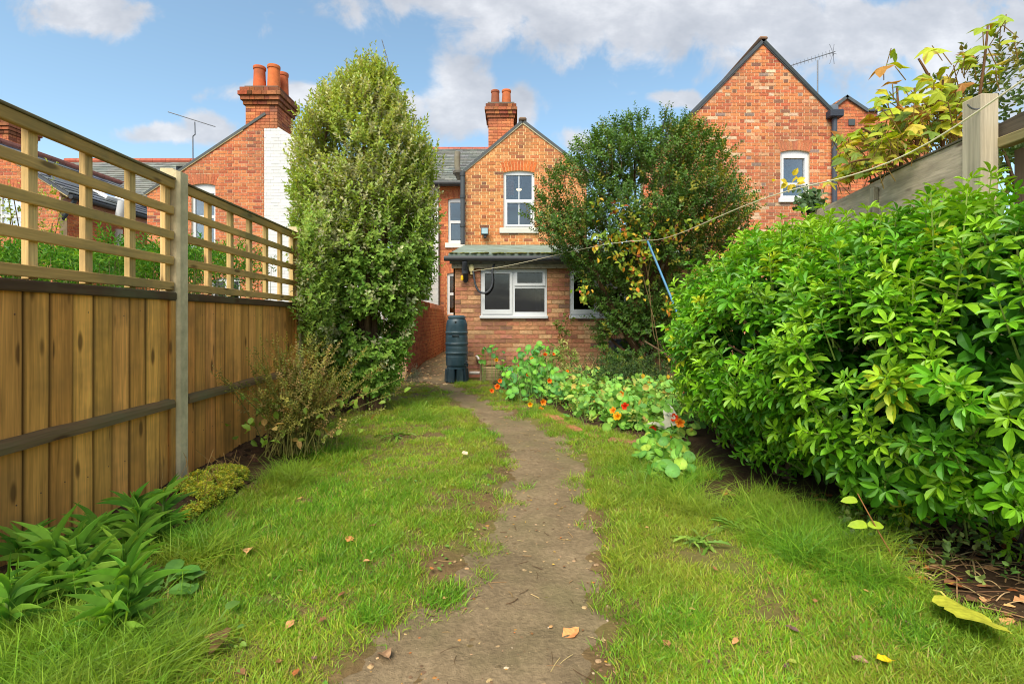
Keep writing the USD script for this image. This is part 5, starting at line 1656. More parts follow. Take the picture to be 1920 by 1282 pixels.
m.add(V1, F1, C1).add(V2, F2, C2).add(V3, F3, C3)
m.build('crown', bush, 'leaf_gloss')
m = MB()
limbs = [[(1222, 745), (1210, 690), (1190, 650), (1160, 600), (1120, 520), (1080, 420)], [(1225, 745), (1222, 690), (1216, 640), (1214, 560), (1200, 440), (1190, 300)], [(1230, 745), (1232, 690), (1236, 600), (1250, 500), (1290, 400), (1330, 320)],
         [(1226, 745), (1228, 680), (1210, 600), (1240, 480), (1250, 300)], [(1215, 690), (1180, 665), (1150, 640), (1120, 600)], [(1210, 560), (1220, 530), (1238, 500), (1232, 480)]]
for q, lm in enumerate(limbs):
    pts = spline([P(a, b, BD + (0.0 if k == 0 else r.normal(0, 0.10)) * (k > 0)) for k, (a, b) in enumerate(lm)], 22)
    m.add(*tube(pts, np.linspace(0.075 if q < 4 else 0.03, 0.010, 22), 9), lin(92, 70, 48))
m.build('trunk', bush, 'bark')
tw = r.choice(len(p), 1400)
V, f, c = stems_mesh(p[tw] - unit(dirs[tw]) * 0.2, dirs[tw], 0.36, 0.005, lin(86, 66, 48), r)
put('twigs', bush, V, f, 'stem', c, kind='stuff')

# ---- yellowing climber over the dark bush
r = np.random.default_rng(23)
cl = thing('yellowing_climber', 'climber with yellow and lime autumn leaves hanging over the dark bush', 'climber')
spots = [(1172, 400, 30, 26), (1150, 450, 24, 18), (1182, 440, 46, 26), (1210, 425, 40, 20), (1172, 480, 36, 22), (1210, 470, 30, 26), (1122, 462, 14, 12), (1192, 520, 18, 22), (1188, 545, 14, 14), (1255, 440, 26, 18), (1290, 420, 22, 14), (1226, 398, 20, 12), (1118, 385, 12, 14), (1256, 575, 12, 30), (1172, 385, 10, 14), (1090, 545, 16, 14), (1100, 560, 12, 10), (1330, 405, 16, 12), (1290, 600, 16, 40), (1272, 648, 14, 26)]
pos, colr = [], []
pal = [(lin(168, 186, 56), 6), (lin(132, 170, 48), 4), (lin(226, 186, 52), 3), (lin(230, 152, 52), 1.3), (lin(214, 110, 84), 0.4)]
for (a, b, sx, sy) in spots:
    for k in range(int(sx * sy / 12)):
        pos.append(P(a + r.normal(0, sx * 0.55), b + r.normal(0, sy * 0.55), BD - 0.85 + r.normal(0, 0.12)))
        colr.append(jit(pick(pal, r), 0.12, r) * 0.75)
pos, colr = np.array(pos), np.array(colr)
ax = unit(r.normal(0, 1, pos.shape) + (0, -0.3, -0.5))
nr = unit(r.normal(0, 0.5, pos.shape) + (0, -0.7, 0.6))
sz = r.uniform(0.055, 0.09, len(pos))
keep_ = pick_seen(pos, sz, 120, 7)
mask = np.zeros(len(pos), bool)
mask[keep_] = True
for k in keep_:
    V, f, c = place(OV3, pos[k], ax[k], nr[k], sz[k], sz[k] * 0.62, colr[k])
    put('leaf', cl, V, f, 'leaf_matt', c)
V, f, c = place(OV3, pos[~mask], ax[~mask], nr[~mask], sz[~mask], sz[~mask] * 0.62, colr[~mask])
put('leaves', cl, V, f, 'leaf_matt', c, kind='stuff')
m = MB()
for lm in ([(1236, 740), (1226, 600), (1200, 500), (1172, 400)], [(1230, 640), (1215, 520), (1182, 440), (1122, 460)], [(1215, 520), (1240, 450), (1330, 405)], [(1240, 740), (1280, 660), (1290, 590), (1256, 560)]):
    m.add(*tube(spline([P(a, b, BD - 0.75) for a, b in lm], 16), 0.006, 5), lin(110, 92, 56))
m.build('stem', cl, 'stem')

# ---- the bright glossy bush on the right
r = np.random.default_rng(24)
ch = thing('glossy_bush', 'big bright green glossy bush with finger-like leaves along the right fence', 'bush')
ELL = [((1.96, 3.30, 0.78), (0.76, 0.98, 0.70)), ((2.00, 2.42, 0.76), (0.64, 0.76, 0.66)), ((1.98, 4.00, 0.82), (0.62, 0.70, 0.74)), ((2.06, 2.0, 0.84), (0.55, 0.55, 0.64))]


def ell_f(p):
    return np.min([np.sqrt((((p - np.array(c)) / np.array(s)) ** 2).sum(1)) for c, s in ELL], 0)


A, Dr = [], []
for (c, s), n in zip(ELL, (1150, 820, 520, 420)):
    u = unit(r.normal(0, 1, (n, 3)))
    q = np.array(c) + u * np.array(s) * r.uniform(0.80, 1.02, n)[:, None]
    nn = unit(u / np.array(s))
    q = q + nn * (0.30 * (meshkit.fbm(q * 2.4, 3, 6) - 0.5))[:, None]
    ok = (meshkit.fbm(q * 3.6, 3, 71) > 0.37) & (ell_f(q) > 0.74) & (q[:, 2] > 0.10) & (q[:, 0] < 2.33)
    A.append(q[ok])
    Dr.append(nn[ok])
A, Dr = np.vstack(A), np.vstack(Dr)
Dr = unit(Dr * 0.6 + np.array([0, -0.12, 0.62]) + r.normal(0, 0.24, A.shape))
# long new shoots along the top
nt = 95
tx = np.stack([r.uniform(1.4, 2.35, nt), r.uniform(1.9, 3.9, nt), np.zeros(nt)], 1)
tops = []
for q in tx:
    zs_ = np.linspace(2.0, 0.5, 60)
    fz = ell_f(np.stack([np.full(60, q[0]), np.full(60, q[1]), zs_], 1))
    k = np.argmax(fz < 1.0)
    if fz[k] < 1:
        tops.append((q[0], q[1], zs_[k]))
tops = np.array(tops)
leafC = [lin(106, 186, 32), lin(134, 206, 40), lin(86, 160, 36), lin(160, 218, 46)]
young = lin(212, 232, 48)
leaves = []      # (base, axis, normal, scale, colour)
twV = MB()


def shoot(a, d, L, nodes, base_col, young_amt, ls):
    e1 = rand_perp(d[None], r)[0]
    e2 = np.cross(d, e1)
    ph = r.uniform(0, 6.28)
    for i in range(nodes):
        t = (i + 0.6) / nodes
        for s in (0, 1):
            an = ph + s * math.pi + i * math.pi / 2 + r.normal(0, 0.25)
            rad = e1 * math.cos(an) + e2 * math.sin(an)
            al = 1.45 - 0.85 * t + r.normal(0, 0.14)
            ax_ = d * math.cos(al) + rad * math.sin(al)
            nr_ = d * math.sin(al) - rad * math.cos(al) + np.array([0, 0, 0.35])
            c = base_col * (1 - young_amt * t) + young * young_amt * t
            sc = ls * (1.08 - 0.42 * t) * r.uniform(0.82, 1.15)
            leaves.append((a + d * L * t, ax_, nr_, sc, np.clip(c * (1 + r.normal(0, 0.09)), 0.01, 0.8) * 0.66))
    twV.add(*tube([a - d * 0.10, a + d * L], [0.0045, 0.0025], 4, cap=False), lin(112, 132, 56))


for a, d in zip(A, Dr):
    col = leafC[r.choice(4, p=[0.36, 0.28, 0.22, 0.14])]
    y_ = 0.0 + (0.3 if r.uniform() < 0.3 else 0.08)
    if r.uniform() < 0.035:
        col, y_ = young, 0.9
    shoot(a, d, r.uniform(0.09, 0.20), 4, col, y_, r.uniform(0.055, 0.098))
for a in tops:
    shoot(a - np.array([0, 0, 0.05]), unit(np.array([r.normal(0, 0.14), r.normal(0, 0.14), 1.0])), r.uniform(0.16, 0.32), 5, leafC[1], 0.4, r.uniform(0.055, 0.08))
B_ = np.array([l[0] for l in leaves])
AX = np.array([l[1] for l in leaves])
NR = np.array([l[2] for l in leaves])
SC = np.array([l[3] for l in leaves])
CL = np.array([l[4] for l in leaves])


def trifoliate(idx):
    """Three leaflets on a short stalk for each leaf index."""
    idx = np.atleast_1d(idx)
    ax_, z_ = unit(AX[idx]), None
    z_ = unit(NR[idx] - ax_ * (NR[idx] * ax_).sum(1, keepdims=True))
    x_ = np.cross(ax_, z_)
    out = []
    base = B_[idx] + ax_ * (SC[idx] * 0.38)[:, None]
    for ang, s in ((0.0, 1.0), (0.95, 0.84), (-0.95, 0.84)):
        d_ = ax_ * math.cos(ang) + x_ * math.sin(ang)
        nn_ = z_ + rng.normal(0, 0.12, z_.shape)
        out.append(place(OBO, base, d_, nn_, SC[idx] * s, SC[idx] * s * 0.37, CL[idx]))
    # the stalk: a thin blade
    out.append(place(leaf_tmpl([0, 1], [0.5, 0.5], 0.8, 0), B_[idx], ax_, z_, SC[idx] * 0.4, 0.004, CL[idx] * 1.1))
    return out


cen = B_ + unit(AX) * (SC * 0.8)[:, None]
ks = pick_seen(cen, SC, 300, 26)
kset = np.zeros(len(B_), bool)
kset[ks] = True
for k in ks:
    m = MB()
    for t in trifoliate(k):
        m.add(*t)
    m.build('leaf', ch, 'leaf_gloss')
m = MB()
for t in trifoliate(np.nonzero(~kset)[0]):
    m.add(*t)
# older inner leaves that close the bush
q = np.vstack([np.array(c) + unit(r.normal(0, 1, (1500, 3))) * np.array(s) * r.uniform(0.5, 0.82, 1500)[:, None] for c, s in ELL])
q = q[(q[:, 2] > 0.12) & (q[:, 0] < 2.3)]
V, f, c = place(OBO, q, unit(r.normal(0, 1, q.shape) + (0, 0, -0.3)), unit(r.normal(0, 0.6, q.shape) + (0, -0.2, 1)), 0.085, 0.042, leafC[2] * 0.62 * r.uniform(0.75, 1.1, (len(q), 1)))
m.add(V, f, c)
m.build('foliage', ch, 'leaf_gloss', kind='stuff')
for (bx0, by0) in ((1.75, 3.3), (1.95, 2.45), (1.65, 3.9), (2.0, 2.9)):
    for k in range(5):
        tp_ = np.array([bx0 + r.normal(0, 0.3), by0 + r.normal(0, 0.3), r.uniform(0.6, 1.2)])
        twV.add(*tube(spline([(bx0 + r.normal(0, 0.06), by0 + r.normal(0, 0.06), -0.03), (bx0 + r.normal(0, 0.1), by0 + r.normal(0, 0.1), 0.3), tp_], 8), np.linspace(0.02, 0.006, 8), 6), lin(96, 78, 56))
twV.build('stems', ch, 'stem', kind='stuff')

# ---- palmate yellowing leaves over the right fence
r = np.random.default_rng(25)
sy = thing('maple_sapling', 'sapling with big lobed yellow-green leaves beyond the right fence', 'sapling')
lob = []
for k, (an, ln) in enumerate(((-2.2, 0.42), (-1.15, 0.78), (0.0, 1.0), (1.15, 0.78), (2.2, 0.42))):
    lob += [(an - 0.30, ln * 0.70), (an - 0.12, ln * 0.86), (an, ln), (an + 0.12, ln * 0.86), (an + 0.30, ln * 0.70)]
    if k < 4:
        lob.append((an + 0.53, 0.46))
rim = np.array([(math.sin(a) * l, math.cos(a) * l) for a, l in lob])
tv = np.vstack([[0, 0, 0]] + [[x * 0.6, 0.25 + y * 0.6, -0.22 * (x * x + y * y) + 0.05 * math.sin(6 * x)] for x, y in rim] + [[0, 0.25, 0.03]])
nR = len(rim)
tf = np.array([[nR + 1, 1 + i, 1 + (i + 1) % nR] for i in range(nR)])
PALM = (tv, tf)
lv_ = [(1650, 130, 70), (1690, 118, 60), (1740, 100, 66), (1765, 92, 50), (1680, 105, 40), (1825, 92, 70), (1850, 45, 62), (1880, 36, 50), (1835, 55, 52), (1700, 165, 55), (1790, 130, 46), (1755, 135, 60), (1735, 145, 46), (1810, 115, 48), (1860, 100, 44),
       (1670, 180, 54), (1690, 190, 46), (1655, 170, 44), (1760, 160, 56), (1800, 165, 60), (1780, 175, 50), (1835, 155, 60), (1720, 180, 60), (1735, 205, 56), (1700, 215, 52), (1760, 200, 54), (1790, 205, 58), (1660, 215, 48), (1630, 218, 56), (1640, 245, 52), (1610, 250, 54), (1600, 265, 52), (1590, 285, 54), (1572, 300, 50),
       (1620, 280, 56), (1650, 270, 54), (1680, 255, 56), (1710, 245, 54), (1740, 240, 56), (1770, 235, 50), (1600, 310, 56), (1580, 330, 50), (1630, 300, 52), (1655, 295, 48), (1690, 275, 48), (1785, 225, 50), (1560, 345, 46), (1585, 318, 48), (1612, 325, 46), (1675, 235, 44), (1725, 225, 46), (1755, 250, 40), (1640, 320, 40)]
lv_ += [(R(1570, 1800), 0, R(38, 56)) for _ in range(170)]
lv_ += [(R(1640, 1800), R(150, 250), R(40, 58)) for _ in range(46)] + [(R(1800, 1890), R(40, 170), R(40, 58)) for _ in range(12)]
lv_ = [(a, b if b else 352 - (a - 1560) * 0.42 - abs(R(-20, 95)), c) for a, b, c in lv_]
sp = [(lin(190, 200, 48), 5), (lin(160, 184, 44), 4), (lin(212, 200, 66), 3), (lin(120, 150, 44), 2), (lin(190, 138, 62), 1.3)]
m = MB()
stemp = {}
for (a, b, s_px) in lv_:
    dd = 3.25 + R(-0.3, 0.35) + (0.5 if a < 1640 else 0)
    ln = s_px / F * dd * 0.85
    tip = P(a, b, dd)
    axv = unit(np.array([r.normal(-0.55, 0.45), r.normal(-0.35, 0.4), r.normal(-0.15, 0.25)]))
    nrv = unit(np.array([r.normal(-0.1, 0.3), r.normal(-0.45, 0.3), 0.8]))
    V, f, c = place(PALM, tip - axv * ln * 0.5, axv, nrv, ln, ln * r.uniform(0.9, 1.1), jit(pick(sp, r), 0.1, r) * 0.78)
    cc = c.copy()
    if r.uniform() < 0.35:
        kk = r.choice(len(cc), 8)
        cc[kk] = lin(150, 92, 40)
    put('leaf', sy, V, f, 'leaf_matt', cc)
    b0 = tip - axv * ln * 0.5
    st_ = np.array([b0[0] + 0.12 * R(-0.4, 1), dd + 0.05, b0[2] - 0.10])
    m.add(*tube([b0, st_], 0.003, 5), lin(140, 112, 60))
for lm in ([(1832, 300), (1836, 190), (1845, 120), (1852, 48)], [(1690, 330), (1688, 260), (1684, 200), (1682, 165)], [(1722, 300), (1716, 210), (1715, 165)], [(1770, 300), (1766, 190), (1768, 150)], [(1690, 320), (1640, 300), (1592, 306)], [(1767, 200), (1745, 150), (1722, 110)], [(1722, 330), (1650, 318), (1575, 338)], [(1690, 300), (1650, 262), (1615, 240)]):
    m.add(*tube(spline([P(a, b, 3.35) for a, b in lm], 12), np.linspace(0.013, 0.006, 12), 6), lin(112, 80, 50))
for q in [(1832, 1836), (1690, 1690), (1722, 1722), (1770, 1770)]:
    top_ = P(q[0], 310, 3.35)
    m.add(*tube([(top_[0], 3.35, 0), top_], 0.014, 6), lin(104, 76, 50))
m.build('stem', sy, 'stem')

# ---- dark shrub behind it and a rough trunk at the edge
r = np.random.default_rng(26)
sh = thing('leafy_shrub', 'dark green leafy shrub high up at the right edge beyond the fence', 'shrub')
n = 420
u = unit(r.normal(0, 1, (n, 3)))
q = np.array([3.62, 3.55, 2.45]) + u * np.array([0.55, 0.55, 0.52]) * r.uniform(0.5, 1.0, n)[:, None]
V, f, c = sprigs(OV3, q, u + (0, 0, 0.6), 0.16, 8, 0.06, 0.032, np.array([jit(pick([(lin(92, 122, 56), 3), (lin(120, 140, 62), 2), (lin(150, 148, 70), 1)], r), 0.1, r) for _ in range(n)]) * 0.65, r)
put('foliage', sh, V, f, 'leaf_matt', c, kind='stuff')
m = MB()
for k in range(4):
    m.add(*tube(spline([(3.6, 3.6, 0), (3.62 + r.normal(0, 0.05), 3.6, 1.2), (3.62 + r.normal(0, 0.3), 3.55 + r.normal(0, 0.25), 2.6)], 10), np.linspace(0.03, 0.006, 10), 6), lin(92, 76, 54))
m.build('stem', sh, 'bark')
rt = thing('rough_trunk', 'rough brown trunk cut off by the right edge of the picture', 'tree')
pts = spline([(2.20, 2.12, 0.0), (2.195, 2.12, 1.0), (2.203, 2.13, 2.0), (2.19, 2.14, 3.2)], 40)
v, f = tube(pts, np.linspace(0.06, 0.042, 40), 14)
v = v + (0.012 * (meshkit.fbm(v * (22, 22, 9), 3, 5) - 0.5))[:, None] * np.array([1, 1, 0])
put('trunk', rt, v, f, 'bark', lin(140, 112, 82), smooth=60)

# ---- ivy on the fence end
r = np.random.default_rng(27)
iv = thing('ivy_clump', 'dark ivy clump with pale yellow leaves over the far end of the grey fence', 'ivy')
n = 170
q = np.array([P(1518 + r.normal(0, 13), 376 + r.normal(0, 10), 4.35 + r.normal(0, 0.08)) for _ in range(n)])
V, f, c = place(OV3, q, unit(r.normal(0, 1, q.shape) + (0, -0.3, -0.5)), unit(r.normal(0, 0.4, q.shape) + (0, -1, 0.6)), r.uniform(0.04, 0.065, n), r.uniform(0.035, 0.055, n), np.array([jit(lin(92, 122, 74), 0.15, r) for _ in range(n)]) * 0.7)
put('foliage', iv, V, f, 'leaf_gloss', c, kind='stuff')
for k in range(10):
    q = P(1486 + r.normal(0, 12), 340 + r.normal(0, 6), 4.3)
    V, f, c = place(OV3, q, unit(r.normal(0, 1, 3)), (0, -1, 0.5), 0.07, 0.05, jit(lin(222, 200, 60), 0.1, r))
    put('leaf', iv, V, f, 'leaf_matt', c)
m = MB()
m.add(*tube(spline([(2.62, 4.36, 0), (2.6, 4.37, 1.0), P(1512, 368, 4.36)], 10), 0.012, 6), lin(90, 76, 56))
m.build('stem', iv, 'bark')
# ------------------------------------------------------------------ hedge behind the trellis
r = np.random.default_rng(31)
hd = thing('neighbour_hedge', 'feathery bright green hedge seen through the trellis behind the fence', 'hedge')
n = 2600
q = np.stack([r.uniform(-9.5, -3.4, n), r.uniform(5.2, 7.4, n), np.zeros(n)], 1)
top = 1.62 + 0.35 * meshkit.fbm(q * (1.2, 1.2, 1), 3, 4)
q[:, 2] = top - r.exponential(0.16, n).clip(0, 0.9)
q = q[q[:, 0] < FX(q[:, 1]) - 0.6]
hc = np.array([jit(pick([(lin(110, 170, 48), 5), (lin(86, 144, 44), 4), (lin(140, 190, 60), 2)], r), 0.1, r) for _ in range(len(q))]) * 0.68
V, f, c = sprigs(OV, q, r.normal(0, 0.5, q.shape) + (0, -0.15, 0.55), r.uniform(0.16, 0.3, len(q)), 11, 0.085, 0.020, hc, r, spread=(0.4, 1.2))
put('foliage', hd, V, f, 'leaf_matt', c, kind='stuff')
sx = r.choice(len(q), 400)
V, f, c = stems_mesh(q[sx] * (1, 1, 0), np.tile([0, 0, 1.0], (400, 1)) + r.normal(0, 0.05, (400, 3)), q[sx, 2], 0.008, lin(96, 96, 56), r)
put('stems', hd, V, f, 'stem', c, kind='stuff')
ys_ = thing('young_shrub', 'thin young shrub with yellow-green leaves at the far left behind the trellis', 'shrub')
q = np.array([P(r.normal(30, 34), r.normal(412, 26), 6.4 + r.normal(0, 0.2)) for _ in range(46)] + [P(r.normal(92, 12), r.normal(405, 40), 6.6) for _ in range(26)])
V, f, c = sprigs(OV3, q, r.normal(0, 0.5, q.shape) + (0, 0, 0.6), 0.2, 7, 0.05, 0.03, np.array([jit(lin(172, 184, 64), 0.15, r) for _ in q]) * 0.68, r)
put('foliage', ys_, V, f, 'leaf_matt', c, kind='stuff')
m = MB()
for k in range(14):
    e = q[r.integers(len(q))]
    m.add(*tube(spline([(e[0] * 0.6 - 2.6, 6.5, 0.3), (e[0] * 0.8 - 1.3, 6.5, 1.3), e], 8), 0.006, 5), lin(110, 96, 60))
m.build('stem', ys_, 'stem')

# ------------------------------------------------------------------ shrub of brown-green seed stalks by the fence
r = np.random.default_rng(32)
ss = thing('seeding_shrub', 'loose olive-brown shrub gone to seed against the fence beside the leafy tree', 'shrub')
sb = np.array([-1.60, 3.78, 0.04])
SP = []
m = MB()
for k in range(120):
    a = r.uniform(0, 6.28)
    lean = abs(r.normal(0, 0.54))
    H = r.uniform(0.45, 0.84) * (1 - 0.22 * lean)
    e = sb + np.array([math.cos(a) * lean * 0.9 + 0.02, math.sin(a) * lean * 0.55, H])
    e[0] = max(e[0], FX(e[1]) + 0.10)
    b = sb + np.array([r.normal(0, 0.10), r.normal(0, 0.10), 0])
    pts = spline([b, b * 0.5 + e * 0.5 + (0, 0, 0.05), e], 9)
    m.add(*tube(pts, np.linspace(0.0038, 0.0015, 9), 4), jit(lin(118, 116, 58), 0.12, r))
    SP += [(pts[q_], pts[min(q_ + 1, 8)] - pts[q_ - 1], 0.35 + 0.65 * q_ / 8) for q_ in range(2, 9)]
m.build('stalks', ss, 'stem', kind='stuff')
an, di = np.array([s[0] for s in SP]), np.array([s[1] for s in SP])
oc = np.array([jit(pick([(lin(176, 168, 76), 5), (lin(150, 156, 66), 4), (lin(186, 158, 94), 3), (lin(132, 146, 58), 2)], r), 0.12, r) for _ in SP]) * 0.72
V, f, c = sprigs(OV, an, di, 0.085, 10, 0.023, 0.016, oc, r, spread=(0.8, 1.4))
m = MB().add(V, f, c)
side_d = unit(di) + rand_perp(unit(di), r) * 0.8
V, f, c = sprigs(OV, an, side_d, 0.07, 8, 0.021, 0.015, oc * 0.95, r, spread=(0.8, 1.4))
m.add(V, f, c)
m.build('seed_heads', ss, 'leaf_matt', kind='stuff')
n = 130
q = sb + np.stack([r.normal(0, 0.26, n), r.normal(0, 0.2, n), r.uniform(0.1, 0.42, n)], 1)
for k in range(n):
    if q[k, 0] > FX(q[k, 1]) + 0.05:
        V, f, c = place(OV3, q[k], unit(r.normal(0, 1, 3) + (0, -0.2, 0)), unit(r.normal(0, 0.4, 3) + (0.1, -0.3, 1)), r.uniform(0.05, 0.075), r.uniform(0.035, 0.05), jit(pick([(lin(140, 172, 60), 5), (lin(190, 160, 90), 1.2)], r), 0.12, r) * 0.75)
        put('leaf', ss, V, f, 'leaf_matt', c)

# ------------------------------------------------------------------ golden creeping mound by the concrete post
r = np.random.default_rng(33)
gm = thing('golden_stonecrop', 'low golden-green creeping mound at the foot of the concrete post', 'plant')
MC = np.array([P(372, 935, 2.86)[0], 2.86, 0])


def mound(x, y):
    return 0.115 * np.clip(1 - ((x + 1.745 + 0.06 * (y - 2.85)) / 0.15) ** 2 - ((y - 2.85) / 0.52) ** 2, 0, 1) ** 0.5


xs_, ys2 = np.linspace(-1.95, -1.55, 26), np.linspace(2.3, 3.4, 60)
lv, lf = grid_mesh(xs_, ys2, lambda a, b: ground_z(a, b) - 0.02 + mound(a, b) + 0.03 * (meshkit.fbm(np.stack([a, b, a * 0], -1) * 14, 3, 4) - 0.4) * (mound(a, b) > 0.01))
put('root_mat', gm, lv, lf, 'bed_soil', (0.1, 0.1, 0.1), smooth=True)
n = 7000
q = np.stack([r.uniform(-1.92, -1.585, n), r.uniform(2.33, 3.38, n), np.zeros(n)], 1)
ok = (mound(q[:, 0], q[:, 1]) > 0.02) & (meshkit.fbm(q * (9, 9, 1), 3, 77) > 0.44)
q = q[ok]
q[:, 2] = ground_z(q[:, 0], q[:, 1]) - 0.01 + mound(q[:, 0], q[:, 1]) + r.uniform(0, 0.018, len(q))
V, f, c = sprigs(OV, q, r.normal(0, 0.45, q.shape) + (0.1, 0, 0.9), 0.022, 7, 0.017, 0.011, np.array([jit(pick([(lin(220, 214, 66), 5), (lin(180, 194, 62), 4), (lin(140, 164, 54), 2), (lin(190, 150, 84), 0.6)], r), 0.12, r) for _ in q]) * 0.85, r, spread=(0.9, 1.5))
put('foliage', gm, V, f, 'leaf_matt', c, kind='stuff')
m = MB()
for k in range(26):
    b = q[r.integers(len(q))]
    e = b + np.array([r.normal(0, 0.05), r.normal(0, 0.05), r.uniform(0.05, 0.16)])
    m.add(*tube(spline([b, (b + e) / 2 + r.normal(0, 0.008, 3), e], 5), 0.0016, 4), lin(150, 120, 70))
m.build('dry_stalks', gm, 'stem', kind='stuff')

# ------------------------------------------------------------------ strap-leaved plants, bottom left
def strap_plant(name, label, base, n, L, w, cols, r, cat='plant', spread=0.75, group=None, droop=0.4, stems=1):
    t = thing(name, label, cat, group)
    T = leaf_tmpl([0, 0.22, 0.45, 0.7, 0.88, 1], [0.12, 0.36, 0.5, 0.38, 0.18, 0], 0.35, droop)
    for s in range(stems):
        b = np.asarray(base, float) + (np.array([r.normal(0, 0.07), r.normal(0, 0.08), 0]) if stems > 1 else 0)
        b[2] = ground_z(b[0], b[1])
        hgt = r.uniform(0.08, 0.24) if stems > 1 else 0.02
        if stems > 1:
            put('stem', t, *tube([b - (0, 0, 0.02), b + (r.normal(0, 0.01), r.normal(0, 0.01), hgt)], 0.005, 6), 'stem', lin(96, 120, 56))
        m_ = n // stems
        for k in range(m_):
            a = k * 2.399 + r.uniform(-0.3, 0.3)
            el = r.uniform(0.5, 1.45) if stems > 1 else r.uniform(0.3, 1.3)
            ax_ = np.array([math.cos(a) * math.cos(el), math.sin(a) * math.cos(el), math.sin(el)])
            nr_ = np.array([-math.cos(a) * math.sin(el), -math.sin(a) * math.sin(el), math.cos(el)]) + r.normal(0, 0.15, 3)
            ll = L * r.uniform(0.45, 0.95)
            p0 = b + (0, 0, hgt * (0.2 + 0.8 * k / m_))
            if p0[0] + ax_[0] * ll < FX(p0[1]) + 0.03:
                ax_ = ax_ * (-0.3, 1, 1)
            V, f, c = place(T, p0, ax_, nr_, ll, w * r.uniform(0.75, 1.2), jit(pick(cols, r), 0.1, r) * 0.72)
            put('leaf', t, V, f, 'leaf_matt', c)
    return t


gcol = [(lin(132, 186, 60), 4), (lin(106, 162, 52), 3), (lin(158, 204, 72), 2)]
r = np.random.default_rng(34)
strap_plant('strap_leaf_plant', 'strap-leaved green plant by the fence nearest the left edge of the picture', (-1.52, 1.80, 0), 170, 0.19, 0.009, gcol, r, stems=5)
strap_plant('strap_leaf_plant', 'strap-leaved green plant between the nearest one and the golden mound', (-1.55, 2.22, 0), 130, 0.18, 0.0088, gcol, r, stems=4)
strap_plant('strap_leaf_plant', 'strap-leaved green tuft spilling onto the lawn beside the round-leaved weed', (-1.33, 1.72, 0), 100, 0.18, 0.0088, gcol, r, stems=3)
strap_plant('strap_leaf_plant', 'strap-leaved green plant tucked against the fence boards behind the nearest one', (-1.80, 2.02, 0), 110, 0.17, 0.0088, gcol, r, stems=4)
strap_plant('strap_leaf_plant', 'grassy strap-leaved clump at the bottom left corner in the long grass', (-1.62, 1.62, 0), 120, 0.18, 0.0095, gcol, r, stems=5)
RND = leaf_tmpl([0, 0.15, 0.45, 0.78, 1], [0.16, 0.42, 0.5, 0.38, 0], 0.15, 0.25)


def broad_plant(name, label, base, n, L, cols, r, w=0.75, el=(0.15, 0.9), st=0.06, T=None, cat='weed', mtl='leaf_matt', rad=0.03):
    t = thing(name, label, cat)
    T = T or RND
    ms = MB()
    for k in range(n):
        a = k * 2.399 + r.uniform(-0.3, 0.3)
        e = r.uniform(*el)
        d = np.array([math.cos(a) * math.cos(e), math.sin(a) * math.cos(e), math.sin(e)])
        b = np.asarray(base, float) + (r.normal(0, rad), r.normal(0, rad), 0)
        b[2] = ground_z(b[0], b[1])
        p1 = b + d * st * r.uniform(0.5, 1.3) + (0, 0, 0.01)
        ms.add(*tube([b - (0, 0, 0.01), p1], 0.0022, 4), lin(110, 140, 66))
        ax_ = unit(d * (1, 1, 0.5))
        V, f, c = place(T, p1, ax_, np.array([0, 0, 1.0]) - d * 0.3 + r.normal(0, 0.2, 3), L * r.uniform(0.65, 1.15), L * w * r.uniform(0.85, 1.1), jit(pick(cols, r), 0.1, r) * 0.72)
        put('leaf', t, V, f, mtl, c)
    ms.build('stems', t, 'stem', kind='stuff')
    return t


broad_plant('round_leaf_weed', 'round-leaved green weed at the lawn edge beside the strap-leaved plants', (-1.28, 1.92, 0), 13, 0.085, [(lin(96, 146, 56), 3), (lin(112, 162, 70), 2)], r)
broad_plant('round_leaf_weed', 'small cluster of rounded green leaves on the left lawn among brown fallen leaves', (-1.02, 1.63, 0), 6, 0.05, [(lin(112, 160, 66), 3)], r, el=(0.1, 0.6))
DAN = leaf_tmpl([0, 0.2, 0.3, 0.42, 0.5, 0.65, 0.75, 0.88, 1], [0.1, 0.3, 0.14, 0.42, 0.2, 0.5, 0.3, 0.4, 0], 0.2, 0.45)
r = np.random.default_rng(36)
dcol = [(lin(146, 178, 66), 3), (lin(116, 156, 52), 3)]
for lb, (px, py), n, L in (('flat toothed dandelion rosette in the right lawn below the glossy bush', (1310, 1028), 18, 0.095), ('taller ragged dandelion nearer the glossy bush on the right lawn', (1392, 1000), 16, 0.12),
                           ('pale jagged-leaved weed at the near end of the nasturtiums', (1245, 905), 16, 0.15), ('ragged pale weed left of the glossy bush beside the path', (1262, 872), 14, 0.14),
                           ('light green weed on the left lawn in front of the seeding shrub', (742, 822), 14, 0.13), ('light green grassy weed at the foot of the leafy tree', (790, 770), 12, 0.16)):
    d = 979 / (py - 598)
    broad_plant('dandelion', lb, (P(px, 0, d)[0], d, 0), n, L, dcol, r, w=0.22, el=(0.25, 1.1), st=0.015, T=DAN)

